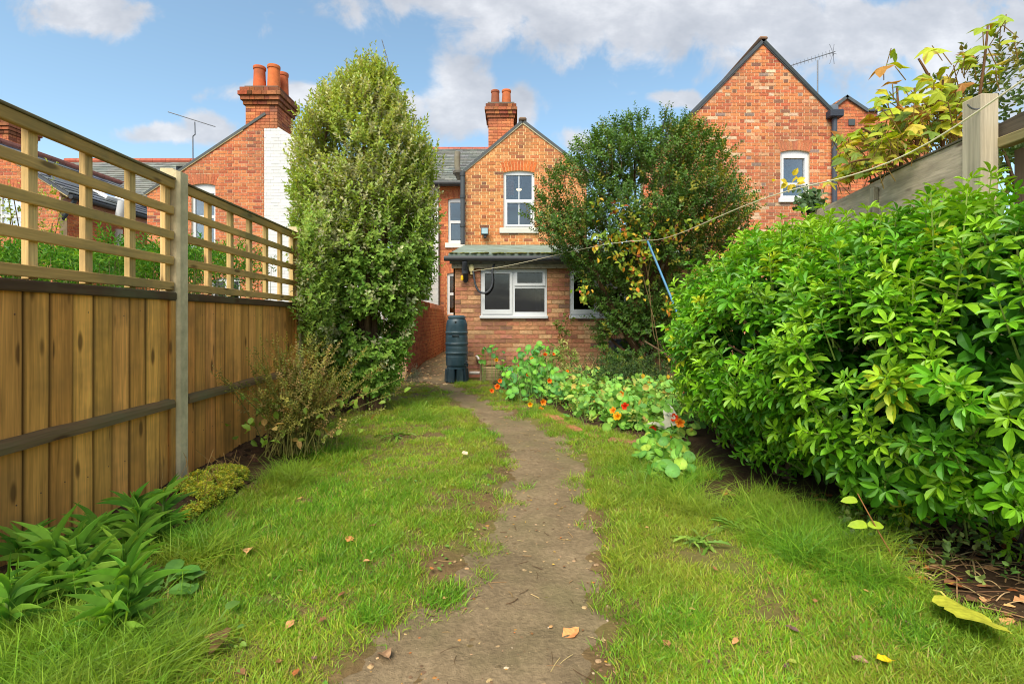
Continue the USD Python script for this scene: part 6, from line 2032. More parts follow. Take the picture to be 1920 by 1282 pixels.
# ------------------------------------------------------------------ nasturtiums
r = np.random.default_rng(37)
th = np.arange(11) / 11 * 2 * np.pi
tv = np.vstack([[0, 0.5, -0.06]] + [[0.5 * math.sin(a) * (1 + 0.05 * math.sin(3 * a + 1)), 0.5 + 0.5 * math.cos(a), 0.03 + 0.035 * math.sin(2 * a)] for a in th])
NAS = (tv, np.array([[0, 1 + i, 1 + (i + 1) % 11] for i in range(11)]))
fl = []
for k in range(5):
    a = k * 2 * math.pi / 5
    fl += [(a - 0.52, 0.78, 0.30), (a - 0.3, 1.0, 0.36), (a, 0.94, 0.40), (a + 0.3, 1.0, 0.36), (a + 0.52, 0.78, 0.30), (a + 0.62, 0.36, 0.16)]
fv = np.array([[0, 0, -0.35]] + [[0.25 * math.cos(a), 0.25 * math.sin(a), 0.02] for a in np.arange(6) / 6 * 2 * np.pi] + [[r_ * 0.5 * math.cos(a), r_ * 0.5 * math.sin(a), h * 0.5] for a, r_, h in fl])
ff = [[0, 1 + (i + 1) % 6, 1 + i] for i in range(6)]
nF = len(fl)
for i in range(nF):
    j = (i + 1) % nF
    a = 1 + int(((fl[i][0] % (2 * math.pi)) / (2 * math.pi)) * 6) % 6
    b = 1 + int(((fl[j][0] % (2 * math.pi)) / (2 * math.pi)) * 6) % 6
    ff.append([7 + i, 7 + j, a])
    if a != b:
        ff.append([7 + j, b, a])
ff = np.array(ff)


def flower(parent, pos, nrm, size, col, r, name='flower'):
    n = unit(np.asarray(nrm, float))
    x = unit(np.cross(n, [0.3, 0.2, 1.0]))
    y = np.cross(n, x)
    V = pos + (fv[:, :1] * x + fv[:, 1:2] * y + fv[:, 2:3] * n) * size
    c = np.repeat(col[None], len(fv), 0)
    c[:7] = col * (0.75, 0.45, 0.3)
    put(name, parent, V, ff, 'petal', c)


def nasturtium(label, patches, flowers, r, cols, L=(0.06, 0.10), dry=0.0):
    t = thing('nasturtium', label, 'plant', None)
    ms = MB()
    for (px, py, d, sx, sy, n) in patches:
        for k in range(int(n * 1.35)):
            q = P(px + r.normal(0, sx * 0.85), py + r.normal(0, sy), d + r.normal(0, 0.2))
            g = float(ground_z(q[0], q[1]))
            q[2] = max(q[2], g + 0.05)
            nr_ = unit(np.array([r.normal(0, 0.35), r.normal(-0.55, 0.3), 0.75]))
            ax_ = unit(r.normal(0, 1, 3))
            l = r.uniform(*L)
            V, f, c = place(NAS, q - ax_ * l * 0.5, ax_, nr_, l, l, jit(pick(cols, r), 0.1, r) * 0.74)
            c[::12] = c[::12] * 1.5
            put('leaf', t, V, f, 'leaf_matt', c)
            b = np.array([q[0] * 0.85 + P(px, py, d)[0] * 0.15 + r.normal(0, 0.03), q[1] + r.uniform(0.03, 0.15), g])
            ms.add(*tube(spline([b, (b + q) / 2 + (0, 0, 0.03), q], 6), 0.0028, 4), lin(132, 164, 84))
    for (px, py, d, s_, cc) in flowers:
        q = P(px, py, d)
        flower(t, q, (r.normal(0, 0.25), -0.9, 0.45 + r.normal(0, 0.2)), s_, jit(cc, 0.06, r), r)
        ms.add(*tube(spline([q + (0, 0.02, -0.01), q + (0.02, 0.08, -0.10), np.array([q[0] + 0.02, q[1] + 0.12, max(q[2] - 0.25, 0)])], 6), 0.0022, 4), lin(140, 166, 84))
    ms.build('stems', t, 'stem', kind='stuff')
    return t


ORG, YEL, RED, AMB = lin(240, 122, 24), lin(246, 186, 26), lin(222, 66, 24), lin(244, 156, 40)
ncol = [(lin(116, 184, 72), 4), (lin(96, 160, 84), 2), (lin(136, 200, 66), 3), (lin(104, 168, 62), 2)]
nasturtium('tall nasturtium clump with orange flowers by the timber planter', [(1010, 668, 7.3, 20, 14, 34), (985, 690, 7.0, 26, 14, 48), (1010, 712, 6.6, 34, 16, 56), (975, 728, 6.4, 24, 12, 26), (1040, 735, 6.2, 22, 10, 24), (918, 668, 8.35, 14, 12, 14), (945, 690, 8.2, 20, 6, 10)],
           [(1022, 665, 7.0, 0.07, ORG), (1038, 664, 7.0, 0.05, ORG), (998, 673, 6.9, 0.055, AMB), (990, 703, 6.5, 0.06, ORG), (1030, 714, 6.3, 0.065, ORG), (937, 714, 6.2, 0.06, ORG), (933, 725, 6.1, 0.075, ORG), (922, 733, 6.0, 0.06, ORG), (1018, 754, 5.75, 0.078, AMB), (994, 758, 5.75, 0.06, YEL), (1014, 768, 5.7, 0.07, AMB), (931, 675, 8.2, 0.07, YEL), (974, 685, 7.4, 0.05, ORG), (1064, 696, 7.2, 0.05, AMB)], r, ncol)
ncol2 = [(lin(140, 196, 72), 4), (lin(116, 176, 64), 3), (lin(104, 160, 66), 3), (lin(168, 196, 72), 1.5)]
nasturtium('low nasturtiums with red and orange flowers around the torn sheet', [(1190, 795, 4.75, 34, 20, 60), (1150, 775, 5.1, 34, 16, 44), (1218, 770, 5.0, 34, 14, 40), (1235, 815, 4.5, 26, 16, 40), (1120, 750, 5.6, 34, 14, 36), (1180, 750, 5.6, 40, 14, 30), (1170, 812, 4.7, 24, 12, 24)],
           [(1172, 762, 4.6, 0.075, RED), (1158, 781, 4.6, 0.085, YEL), (1150, 770, 4.7, 0.07, AMB), (1224, 806, 4.15, 0.065, RED), (1264, 783, 4.2, 0.07, RED), (1275, 793, 4.1, 0.08, AMB), (1254, 820, 4.0, 0.04, RED), (1165, 738, 5.2, 0.06, AMB), (1166, 748, 5.1, 0.055, AMB), (1284, 738, 5.0, 0.06, lin(216, 130, 110)), (1112, 742, 5.3, 0.04, YEL)], r, ncol2, L=(0.055, 0.09))
nasturtium('fresh nasturtium leaves at the near end of the brick edging', [(1235, 838, 4.0, 22, 14, 40), (1222, 858, 3.8, 16, 12, 30), (1258, 850, 3.85, 20, 18, 34), (1242, 884, 3.5, 18, 10, 22), (1272, 872, 3.6, 16, 12, 22)], [(1262, 842, 3.7, 0.05, RED)], r, ncol2, L=(0.055, 0.09))
# low leafy growth that carpets the bed
r = np.random.default_rng(38)
n = 1500
q = np.stack([r.uniform(0.2, 2.3, n), r.uniform(4.3, 8.2, n), np.zeros(n)], 1)
lim = np.interp(q[:, 1], [4.2, 4.4, 5.2, 6.0, 6.7, 8.2], [1.15, 1.0, 0.66, 0.42, 0.30, 0.15])
q = q[(q[:, 0] > lim + r.uniform(-0.02, 0.12, n))]
q[:, 2] = ground_z(q[:, 0], q[:, 1]) + r.uniform(0.01, 0.10, len(q))
kc = np.array([jit(pick([(lin(150, 186, 76), 4), (lin(116, 160, 64), 4), (lin(182, 196, 92), 2), (lin(190, 168, 96), 0.7)], r), 0.14, r) for _ in q]) * 0.78
mcv = MB()
V, f, c = sprigs(OV3, q, r.normal(0, 0.6, q.shape) + (0, -0.1, 0.7), r.uniform(0.06, 0.14, len(q)), 8, 0.05, 0.036, kc, r, spread=(0.7, 1.4))
mcv.add(V, f, c)
n = 2300
q = np.stack([r.uniform(0.0, 2.2, n), r.uniform(4.1, 8.1, n), np.zeros(n)], 1)
lim = np.interp(q[:, 1], [4.0, 4.4, 5.2, 6.0, 6.7, 8.2], [1.1, 0.92, 0.58, 0.36, 0.26, 0.1])
wd_ = q[:, 0] - lim
q = q[(wd_ > r.uniform(0.06, 0.2, n)) & (wd_ < 1.5)]
q[:, 2] = ground_z(q[:, 0], q[:, 1]) + r.uniform(0.06, 0.26, len(q)) * np.clip((q[:, 0] - np.interp(q[:, 1], [4.0, 4.4, 5.2, 6.0, 6.7, 8.2], [1.1, 0.92, 0.58, 0.36, 0.26, 0.1])) / 0.25 + 0.35, 0.3, 1)
nn_ = unit(r.normal(0, 0.35, q.shape) + (0, -0.5, 0.8))
ll_ = r.uniform(0.035, 0.075, len(q))
V, f, c = place(NAS, q, unit(r.normal(0, 1, q.shape)), nn_, ll_, ll_, np.array([jit(pick([(lin(156, 204, 86), 4), (lin(128, 186, 76), 4), (lin(108, 166, 78), 2), (lin(186, 208, 96), 1.5), (lin(214, 196, 90), 0.5)], r), 0.1, r) for _ in q]) * 0.78)
mcv.add(V, f, c)
mcv.build('ground_cover', '/World', 'leaf_matt', label='low leafy green growth carpeting the flower bed', kind='stuff')
# straw heap of dead stalks by the planter
sh_ = thing('dead_stalks', 'heap of straw-coloured dead stalks behind the tall nasturtiums', 'dead plant')
m = MB()
for k in range(150):
    b = P(1060 + r.normal(0, 16), 690 + r.normal(0, 4), 7.6 + r.normal(0, 0.2))
    b[2] = 0.02
    e = b + np.array([r.normal(0, 0.16), r.normal(0, 0.12), abs(r.normal(0.16, 0.12))])
    m.add(*tube(spline([b, (b + e) / 2 + r.normal(0, 0.05, 3), e], 6), 0.0028, 4), jit(lin(206, 182, 116), 0.12, r))
m.build('stalks', sh_, 'stem', kind='stuff')
q = P(1052, 676, 7.4) + r.normal(0, 1, (90, 3)) * (0.12, 0.1, 0.09)
V, f, c = sprigs(OV3, q, r.normal(0, 0.6, q.shape) + (0, 0, 0.5), 0.12, 6, 0.06, 0.025, np.array([jit(pick([(lin(150, 178, 84), 3), (lin(190, 186, 110), 2)], r), 0.1, r) for _ in q]) * 0.72, r)
put('foliage', sh_, V, f, 'leaf_matt', c, kind='stuff')
# young seedling against the extension wall, grey tuft by the alley, low shrub under the dark bush
sd_ = thing('wall_seedling', 'thin reddish seedling growing up the brick wall between the two kitchen windows', 'sapling')
m = MB()
q = []
for (a, b, c_, d_) in ((1050, 690, 1052, 600), (1052, 650, 1066, 590), (1050, 640, 1040, 606)):
    pp = spline([P(a, b, 8.45), P((a + c_) / 2 + 3, (b + d_) / 2, 8.45), P(c_, d_, 8.45)], 12)
    m.add(*tube(pp, 0.006, 5), lin(130, 92, 62))
    q += list(pp[4:])
m.build('stem', sd_, 'stem')
q = np.array(q)
V, f, c = sprigs(OV3, q, r.normal(0, 0.6, q.shape) + (0, -0.2, 0.2), 0.1, 4, 0.075, 0.045, np.array([jit(pick([(lin(140, 160, 70), 3), (lin(180, 130, 80), 1), (lin(110, 140, 60), 2)], r), 0.1, r) for _ in q]) * 0.7, r)
put('foliage', sd_, V, f, 'leaf_matt', c, kind='stuff')
gt = thing('lavender_tuft', 'small grey-green lavender tuft at the mouth of the alley by the leafy tree', 'plant')
q = np.array([P(772 + r.normal(0, 10), 712 + r.normal(0, 6), 7.6 + r.normal(0, 0.1)) for _ in range(90)])
V, f, c = sprigs(OV, q, r.normal(0, 0.5, q.shape) + (0, 0, 0.7), 0.14, 8, 0.035, 0.008, np.array([jit(lin(150, 160, 140), 0.1, r) for _ in q]) * 0.7, r)
put('foliage', gt, V, f, 'leaf_matt', c, kind='stuff')
us = thing('low_shrub', 'low dark twiggy shrub under the dark bush with two yellow leaves', 'shrub')
q = np.array([P(1180 + r.normal(0, 44), 704 + r.normal(0, 16), 7.0 + r.normal(0, 0.25)) for _ in range(520)])
q[:, 2] = np.maximum(q[:, 2], 0.03)
V, f, c = sprigs(OV, q, r.normal(0, 0.5, q.shape) + (0, -0.2, 0.5), 0.16, 10, 0.035, 0.02, np.array([jit(pick([(lin(84, 112, 52), 3), (lin(60, 86, 44), 3), (lin(130, 146, 60), 1)], r), 0.12, r) for _ in q]) * 0.66, r)
put('foliage', us, V, f, 'leaf_matt', c, kind='stuff')
m = MB()
for (a, b, s_) in ((1205, 700, 0.075), (1216, 708, 0.09), (1252, 702, 0.06)):
    q0 = P(a, b, 6.6)
    V, f, c = place(OV3, q0, (0.1, -0.2, -1), (0, -1, 0.3), s_, s_ * 0.8, lin(232, 186, 50) * 0.8)
    put('leaf', us, V, f, 'leaf_matt', c)
    m.add(*tube(spline([q0, q0 + (0.01, 0.05, 0.03), (q0[0] + 0.05, 6.75, 0.02)], 6), 0.003, 4), lin(120, 96, 60))
m.build('stem', us, 'stem')
# a lone stem with lime leaves before the glossy bush
ls_ = thing('lime_seedling', 'thin leaning stem with paired lime leaves in front of the glossy bush', 'seedling')
b, e = np.array([P(1690, 1066, 2.08)[0], 2.08, 0.0]), P(1608, 925, 2.05)
pp = spline([b, P(1655, 1010, 2.04), e], 14)
put('stem', ls_, *tube(pp, np.linspace(0.0035, 0.002, 14), 6), 'stem', lin(150, 104, 62))
for (a, c_, dx, l) in ((1625, 983, -1, 0.072), (1627, 984, 1, 0.068), (1607, 937, -1, 0.062)):
    V, f, c = place(RND, P(a, c_, 2.04), (dx, -0.1, 0.05), (0.1 * dx, -0.75, 0.7), l, l * 0.5, lin(172, 200, 54) * 0.78)
    put('leaf', ls_, V, f, 'leaf_matt', c)

# ------------------------------------------------------------------ fallen leaves
r = np.random.default_rng(40)


def dry_leaf(L, r, curl=0.5):
    ts = np.array([-0.28, -0.02, 0.08, 0.22, 0.36, 0.5, 0.64, 0.78, 0.9, 1])
    ws = np.array([0.015, 0.018, 0.16, 0.30, 0.38, 0.40, 0.33, 0.24, 0.11, 0.0]) * r.uniform(0.7, 1.05) * np.r_[1, 1, 1 + r.normal(0, 0.16, 7), 1]
    v, f = leaf_tmpl(ts, ws, fold=r.uniform(0.0, 0.55) * curl * 2, droop=-r.uniform(-0.25, 0.45) * curl)
    v[:, 0] += 0.06 * np.sin(v[:, 1] * 3 + r.uniform(0, 6))
    v = v * L
    v[:, 2] += L * 0.22 * (meshkit.fbm(v * (30, 30, 30) + r.uniform(0, 50), 2, 3) - 0.5)
    return v, f


def fallen(px, py, size, col, label, group=None, cat='leaf', yaw=None, d=None, curl=0.35, lift=0.018):
    lift *= 0.6
    size *= 0.85
    d = d or 979 / (py - 598)
    x = P(px, 0, d)[0]
    v, f = dry_leaf(size, r, curl)
    a = r.uniform(0, 6.28) if yaw is None else yaw
    tl = r.normal(0, 0.16)
    ca, sa = math.cos(a), math.sin(a)
    v = v - (0, size / 2, 0)
    Rm = np.array([[ca, -sa, 0], [sa, ca, 0], [0, 0, 1]]) @ np.array([[1, 0, 0], [0, math.cos(tl), -math.sin(tl)], [0, math.sin(tl), math.cos(tl)]])
    w = v @ Rm.T
    w += (x, d, float(ground_z(x, d)) + lift - w[:, 2].min() * 0.6)
    c = np.repeat(np.asarray(col)[None], len(w), 0) * (1 + r.normal(0, 0.12, (len(w), 1)))
    put('fallen_leaf', '/World', w, f, 'leaf_dry', np.clip(c, 0.01, 0.9), label=label, cat=cat, group=group)


TAN, RUST, BRN, PUR = lin(204, 152, 100), lin(176, 106, 58), lin(130, 92, 60), lin(110, 84, 74)
fallen(1070, 1176, 0.085, lin(226, 150, 92), 'big curled orange-tan leaf lying on the bare path near the camera', yaw=-1.0, curl=0.6, lift=0.004)
fallen(1036, 1188, 0.045, lin(160, 104, 76), 'small brown leaf on the path just left of the big orange-tan one', yaw=0.8, lift=0.004)
fallen(464, 1048, 0.085, lin(222, 170, 118), 'pale tan folded leaf standing up on the left lawn', yaw=0.3, curl=0.75, lift=0.05)
fallen(872, 861, 0.07, lin(206, 184, 152), 'whitish round leaf on the left lawn beside the path bend', yaw=0.4, curl=0.2, lift=0.045)
fallen(1657, 1251, 0.055, lin(250, 196, 30), 'bright yellow leaf lying on the lawn at the bottom right', yaw=1.5, curl=0.3, lift=0.03)
fallen(1709, 1102, 0.045, lin(244, 160, 36), 'small orange leaf beside the dark gap under the glossy bush', yaw=1.2, lift=0.05)
fallen(722, 1222, 0.075, lin(150, 118, 88), 'crumpled grey-brown leaf on the bare soil left of the path', yaw=0.5, curl=0.9, lift=0.012)
fallen(655, 1022, 0.065, lin(206, 142, 82), 'rust-orange leaf on the left lawn level with the fence post', yaw=0.9, lift=0.04)
fallen(360, 970, 0.085, lin(206, 152, 104), 'curled tan leaf lying on the lawn just below the golden mound', yaw=1.9, curl=0.8, lift=0.03)
fallen(1564, 1014, 0.045, lin(206, 150, 70), 'tan leaf caught at the edge of the glossy bush', yaw=0.2, lift=0.06)
fallen(262, 1116, 0.085, lin(160, 96, 44), 'rusty brown leaf among the round green leaves at the lawn edge', yaw=1.7, lift=0.03)
fallen(415, 1222, 0.10, lin(104, 78, 52), 'large dark curled leaf on the lawn at the lower left', yaw=-0.4, curl=0.9, lift=0.04)
fallen(1485, 1188, 0.05, PUR, 'greyish purple leaf in the middle of the right lawn', yaw=0.9, lift=0.03)
fallen(1612, 1246, 0.05, lin(160, 124, 100), 'round brown leaf just left of the bright yellow one', yaw=0.7, lift=0.03)
fallen(1250, 1212, 0.045, lin(178, 122, 84), 'brown leaf on the right lawn close to the path', yaw=0.1, lift=0.03)
MARKS = [(464, 1048, 'the pale tan folded leaf'), (872, 861, 'the whitish round leaf'), (655, 1022, 'the rust-orange leaf'), (360, 970, 'the curled tan leaf'), (722, 1222, 'the crumpled grey-brown leaf'),
         (415, 1222, 'the large dark curled leaf'), (1485, 1188, 'the greyish purple leaf'), (1657, 1251, 'the bright yellow leaf'), (1250, 1212, 'the brown leaf close to the path'), (1310, 1028, 'the dandelion rosette'), (790, 770, 'the foot of the leafy tree')]
KINDS_ = [('tan', TAN, 3), ('rusty', RUST, 3), ('dark brown', BRN, 3), ('purple-brown', PUR, 1)]
said = set()
spots_ = [(330, 1160), (352, 1190), (390, 1205), (300, 1205), (335, 1225), (505, 1205), (520, 1240), (545, 1180), (590, 1235), (560, 940), (548, 1000), (470, 980), (500, 1105), (560, 1080), (375, 1092), (430, 1110), (610, 1170), (640, 1120), (690, 1060), (700, 990), (640, 930), (770, 905), (760, 960), (830, 1120), (810, 1072), (745, 1130), (835, 835), (850, 790),
          (790, 830), (600, 870), (575, 905), (240, 1255), (300, 1265), (450, 1262), (160, 1250), (560, 1262), (620, 1262), (410, 1160), (480, 1165),
          (1300, 1150), (1345, 1080), (1380, 1215), (1440, 1090), (1530, 1140), (1560, 1200), (1250, 980), (1210, 1000), (1330, 1250), (1470, 1250), (1700, 1180), (1620, 1120)]
for (a, b) in spots_:
    w = np.array([k[2] for k in KINDS_], float)
    right = a > 1150
    if right:
        w = np.array([2, 0.6, 2, 2.0])
    kn, kc_, _ = KINDS_[r.choice(4, p=w / w.sum())]
    mk = min((m_ for m_ in MARKS if (m_[0] > 1150) == right), key=lambda m_: (m_[0] - a) ** 2 + 2 * (m_[1] - b) ** 2)
    dx_, dy_ = a - mk[0], (b - mk[1]) * 1.6
    pathward = (dx_ > 0) != right
    where = ('towards the path from ' if pathward else 'towards the %s from ' % ('glossy bush' if right else 'fence')) if abs(dx_) > abs(dy_) else ('nearer the camera than ' if dy_ > 0 else 'beyond ')
    if R() < 0.25:
        continue
    sz = R(0.022, 0.044)
    for pre in ('small', 'curled', 'dull', 'crisp', 'tiny', 'withered', 'bent'):
        lb = f'{pre} {kn} fallen leaf {where}{mk[2]}'
        if lb not in said:
            break
    said.add(lb)
    fallen(a + R(-6, 6), b + R(-4, 4), sz, jit(kc_, 0.12, r), lb, 'small dead leaves scattered on the ' + ('right' if right else 'left') + ' lawn', lift=0.03)
# the large limp yellow-green leaf, bottom right
bl = thing('fallen_leaf', 'very large limp yellow-green toothed leaf lying at the lower right edge', 'leaf')
ts = np.linspace(0, 1, 15)
ws = np.interp(ts, [0, 0.15, 0.5, 0.8, 1], [0.05, 0.20, 0.24, 0.16, 0.0]) * (1 + 0.07 * np.where(np.arange(15) % 2, 1, -1))
ws[-1] = 0
v, f = leaf_tmpl(ts, ws, fold=-0.16, droop=-0.10)
v[:, 2] += 0.018 * np.sin(v[:, 1] * 17) * np.sign(v[:, 0])
a0_, a1_ = np.array([P(1790, 1140, 1.72)[0], 1.76, 0.07]), np.array([P(1880, 1250, 1.5)[0], 1.50, 0.085])
ax_ = unit(a1_ - a0_)
V, f, c = place((v, f), a0_, ax_, (0.1, -0.5, 1.0), np.linalg.norm(a1_ - a0_) * 1.05, np.linalg.norm(a1_ - a0_) * 1.2, lin(192, 192, 62) * 0.8)
put('blade', bl, V, f, 'leaf_dry', c)
put('stalk', bl, *tube([a0_ - ax_ * 0.06 + (0, 0, -0.01), a0_ - ax_ * 0.02 + (0, 0, 0.004), a0_ + ax_ * 0.004], [0.0035, 0.003, 0.003], 6), 'stem', lin(206, 190, 90))

# litter under the glossy bush: dry twigs and dead leaves
m = MB()
for k in range(420):
    x, y = r.uniform(1.2, 2.25), r.uniform(1.5, 2.6)
    if x < 1.08 + (2.75 - y) * 0.55:
        continue
    a = r.uniform(0, 3.14)
    l = r.uniform(0.04, 0.2)
    z = float(ground_z(x, y)) + r.uniform(0.008, 0.03)
    d_ = np.array([math.cos(a), math.sin(a), r.normal(0, 0.12)]) * l / 2
    m.add(*tube(spline([np.array([x, y, z]) - d_, np.array([x, y, z + r.uniform(0, 0.015)]), np.array([x, y, z]) + d_], 5), r.uniform(0.0012, 0.003), 4), jit(pick([(lin(150, 118, 80), 2), (lin(110, 84, 58), 2), (lin(186, 160, 110), 1)], r), 0.1, r))
for k in range(230):
    x, y = r.uniform(1.2, 2.3), r.uniform(1.5, 3.0)
    if x < 1.08 + (2.75 - y) * 0.55:
        continue
    v, f = dry_leaf(r.uniform(0.03, 0.07), r)
    a = r.uniform(0, 6.28)
    w = v @ np.array([[math.cos(a), -math.sin(a), 0], [math.sin(a), math.cos(a), 0], [0, 0, 1]]).T + (x, y, float(ground_z(x, y)) + 0.015)
    m.add(w, f, jit(pick([(RUST, 2), (BRN, 3), (lin(90, 62, 42), 2), (TAN, 1)], r), 0.12, r))
m.build('leaf_litter', '/World', 'leaf_dry', label='dry twigs and dead leaves littering the soil under the glossy bush', kind='stuff')
gs = thing('trailing_weed', 'trailing small-leaved weed over the litter at the right edge', 'weed')
q = np.stack([r.uniform(1.45, 2.1, 110), r.uniform(1.75, 2.45, 110), r.uniform(0.02, 0.12, 110)], 1)
q = q[q[:, 0] > 1.1 + (2.75 - q[:, 1]) * 0.6]
V, f, c = sprigs(OV3, q, r.normal(0, 0.7, q.shape) + (0, 0, 0.3), 0.08, 4, 0.035, 0.026, np.array([jit(pick([(lin(104, 136, 62), 3), (lin(150, 160, 84), 1)], r), 0.1, r) for _ in q]) * 0.7, r)
put('foliage', gs, V, f, 'leaf_matt', c, kind='stuff')

# ------------------------------------------------------------------ stones: bed clods, path grit, alley gravel
def stones(name, label, pts, size, cols, r, mtl='stone', flat=0.6, sink=0.3):
    ico = trimesh.creation.icosphere(1, 1.0)
    n = len(pts)
    s = size[0] * (size[1] / size[0]) ** (r.uniform(0, 1, n) ** 2.2)
    sc = np.stack([s * r.uniform(0.7, 1.3, n), s * r.uniform(0.7, 1.3, n), s * flat * r.uniform(0.7, 1.2, n)], 1)
    nv = len(ico.vertices)
    V = ico.vertices[None] * (1 + 0.22 * r.normal(0, 1, (n, nv, 1)).clip(-1, 1)) * sc[:, None]
    a = r.uniform(0, 6.28, n)
    x = V[..., 0] * np.cos(a)[:, None] - V[..., 1] * np.sin(a)[:, None]
    y = V[..., 0] * np.sin(a)[:, None] + V[..., 1] * np.cos(a)[:, None]
    z0 = ground_z(pts[:, 0], pts[:, 1]) + sc[:, 2] * (1 - 2 * sink)
    V = np.stack([x + pts[:, :1], y + pts[:, 1:2], V[..., 2] + z0[:, None]], -1).reshape(-1, 3)
    f = (ico.faces[None] + (np.arange(n) * nv)[:, None, None]).reshape(-1, 3)
    c = np.repeat(np.array([jit(pick(cols, r), 0.12, r) for _ in range(n)]), nv, 0)
    put(name, '/World', V, f, mtl, c, label=label, kind='stuff', smooth=None)


r = np.random.default_rng(41)
y = r.uniform(1.35, 8.5, 3200)
y = 1.35 + (y - 1.35) * r.uniform(0, 1, 3200)
l_, r__ = path_edges(y)
x = l_ + (r__ - l_) * r.uniform(-0.12, 1.12, 3200)
stones('pebbles', 'grit and small pebbles trodden into the earth path', np.stack([x, y], 1), (0.0014, 0.0085), [(lin(150, 124, 90), 4), (lin(170, 142, 100), 2), (lin(110, 88, 64), 5), (lin(190, 172, 144), 0.6), (lin(170, 124, 62), 1)], r, flat=0.5, sink=0.2)
n = 900
y = r.uniform(1.6, 5.2, n)
x = FX(y) + np.abs(r.normal(0.14, 0.13, n))
stones('soil_clods', 'crumbs and clods of dark soil along the foot of the fence', np.stack([x, y], 1), (0.006, 0.035), [(lin(74, 54, 38), 4), (lin(98, 76, 54), 3), (lin(56, 42, 30), 2)], r, mtl='leaf_dry', flat=0.7)
n = 1500
y = r.uniform(7.9, 13.5, n)
x = np.interp(y, [7.9, 8.4, 15], [-2.1, -1.75, -1.95]) + r.uniform(0, 1, n) * np.interp(y, [7.9, 8.8, 15], [0.95, 0.75, 0.85])
stones('alley_stones', 'brown gravel and leaf crumbs on the floor of the side alley', np.stack([x, y], 1), (0.012, 0.035), [(lin(160, 128, 90), 4), (lin(130, 100, 70), 3), (lin(186, 156, 116), 2), (lin(106, 80, 58), 2)], r, flat=0.45)

# small clover and moss leaves between the blades, twigs and crumbs on the path
r = np.random.default_rng(47)
n = 5200
cy = 1.2 + 6.5 * r.uniform(0, 1, n) ** 1.3
cx = r.uniform(-1.0, 0.8, n) * np.maximum(cy, 1.4)
l_, r__ = path_edges(cy)
ok = (np.maximum(l_ - cx, cx - r__) > 0.03) & (cx > FX(cy) + 0.3) & (meshkit.fbm(np.stack([cx * 1.7, cy * 1.7, cx * 0], -1), 3, 91) > 0.52)
from shapely import contains_xy
ok &= ~contains_xy(right_bed, cx, cy)
q = np.stack([cx, cy, ground_z(cx, cy) + r.uniform(0.006, 0.022, n)], 1)[ok]
V, f, c = place(RND, q, unit(r.normal(0, 1, q.shape) * (1, 1, 0.2)), unit(r.normal(0, 0.35, q.shape) + (0, 0, 1)), r.uniform(0.009, 0.024, len(q)), r.uniform(0.007, 0.017, len(q)), np.array([jit(pick([(lin(140, 180, 66), 4), (lin(112, 158, 60), 3), (lin(176, 190, 84), 2)], r), 0.12, r) for _ in q]) * 0.74)
put('clover', '/World', V, f, 'leaf_matt', c, label='clover and tiny weeds growing through the lawn', kind='stuff')
m = MB()
for k in range(170):
    y = 1.4 + 5.5 * r.uniform() ** 1.4
    l_, r__ = path_edges(y)
    x = r.uniform(l_ - 0.1, r__ + 0.1)
    z = float(ground_z(x, y)) + 0.009
    a, l = r.uniform(0, 3.14), r.uniform(0.012, 0.07)
    d_ = np.array([math.cos(a), math.sin(a), 0.02]) * l / 2
    m.add(*tube(spline([np.array([x, y, z]) - d_, np.array([x, y, z]) + r.normal(0, 0.06, 3) * l * (1, 1, 0.3), np.array([x, y, z]) + d_], 5), r.uniform(0.0007, 0.0016), 4), jit(pick([(lin(150, 120, 80), 2), (lin(90, 68, 48), 3), (lin(186, 164, 110), 1)], r), 0.1, r))
for k in range(120):
    y = 1.4 + 5.5 * r.uniform() ** 1.4
    l_, r__ = path_edges(y)
    x = r.uniform(l_ - 0.1, r__ + 0.1)
    v, f = dry_leaf(r.uniform(0.006, 0.018), r, 0.2)
    a = r.uniform(0, 6.28)
    w = v @ np.array([[math.cos(a), -math.sin(a), 0], [math.sin(a), math.cos(a), 0], [0, 0, 1]]).T + (x, y, float(ground_z(x, y)) + 0.009)
    m.add(w, f, jit(pick([(RUST, 2), (BRN, 3), (TAN, 2), (lin(200, 160, 70), 1)], r), 0.12, r))
m.build('path_litter', '/World', 'leaf_dry', label='tiny twigs and leaf crumbs trodden into the path', kind='stuff')

# ------------------------------------------------------------------ grass
mat('grass_blade', rough=0.5, spec=0.3, var=0.16, scale=(2.2, 2.2, 2.2), transl=0.3, var2=0.5, scale2=(1.6, 1.6, 1.6), tint2=tuple(lin(178, 178, 64) * 0.75))
gp = '/World/grass'
inst = UsdGeom.PointInstancer.Define(stage, gp)
tag(inst, 'short uneven lawn grass on both sides of the path', None, None, 'stuff')
r = np.random.default_rng(50)


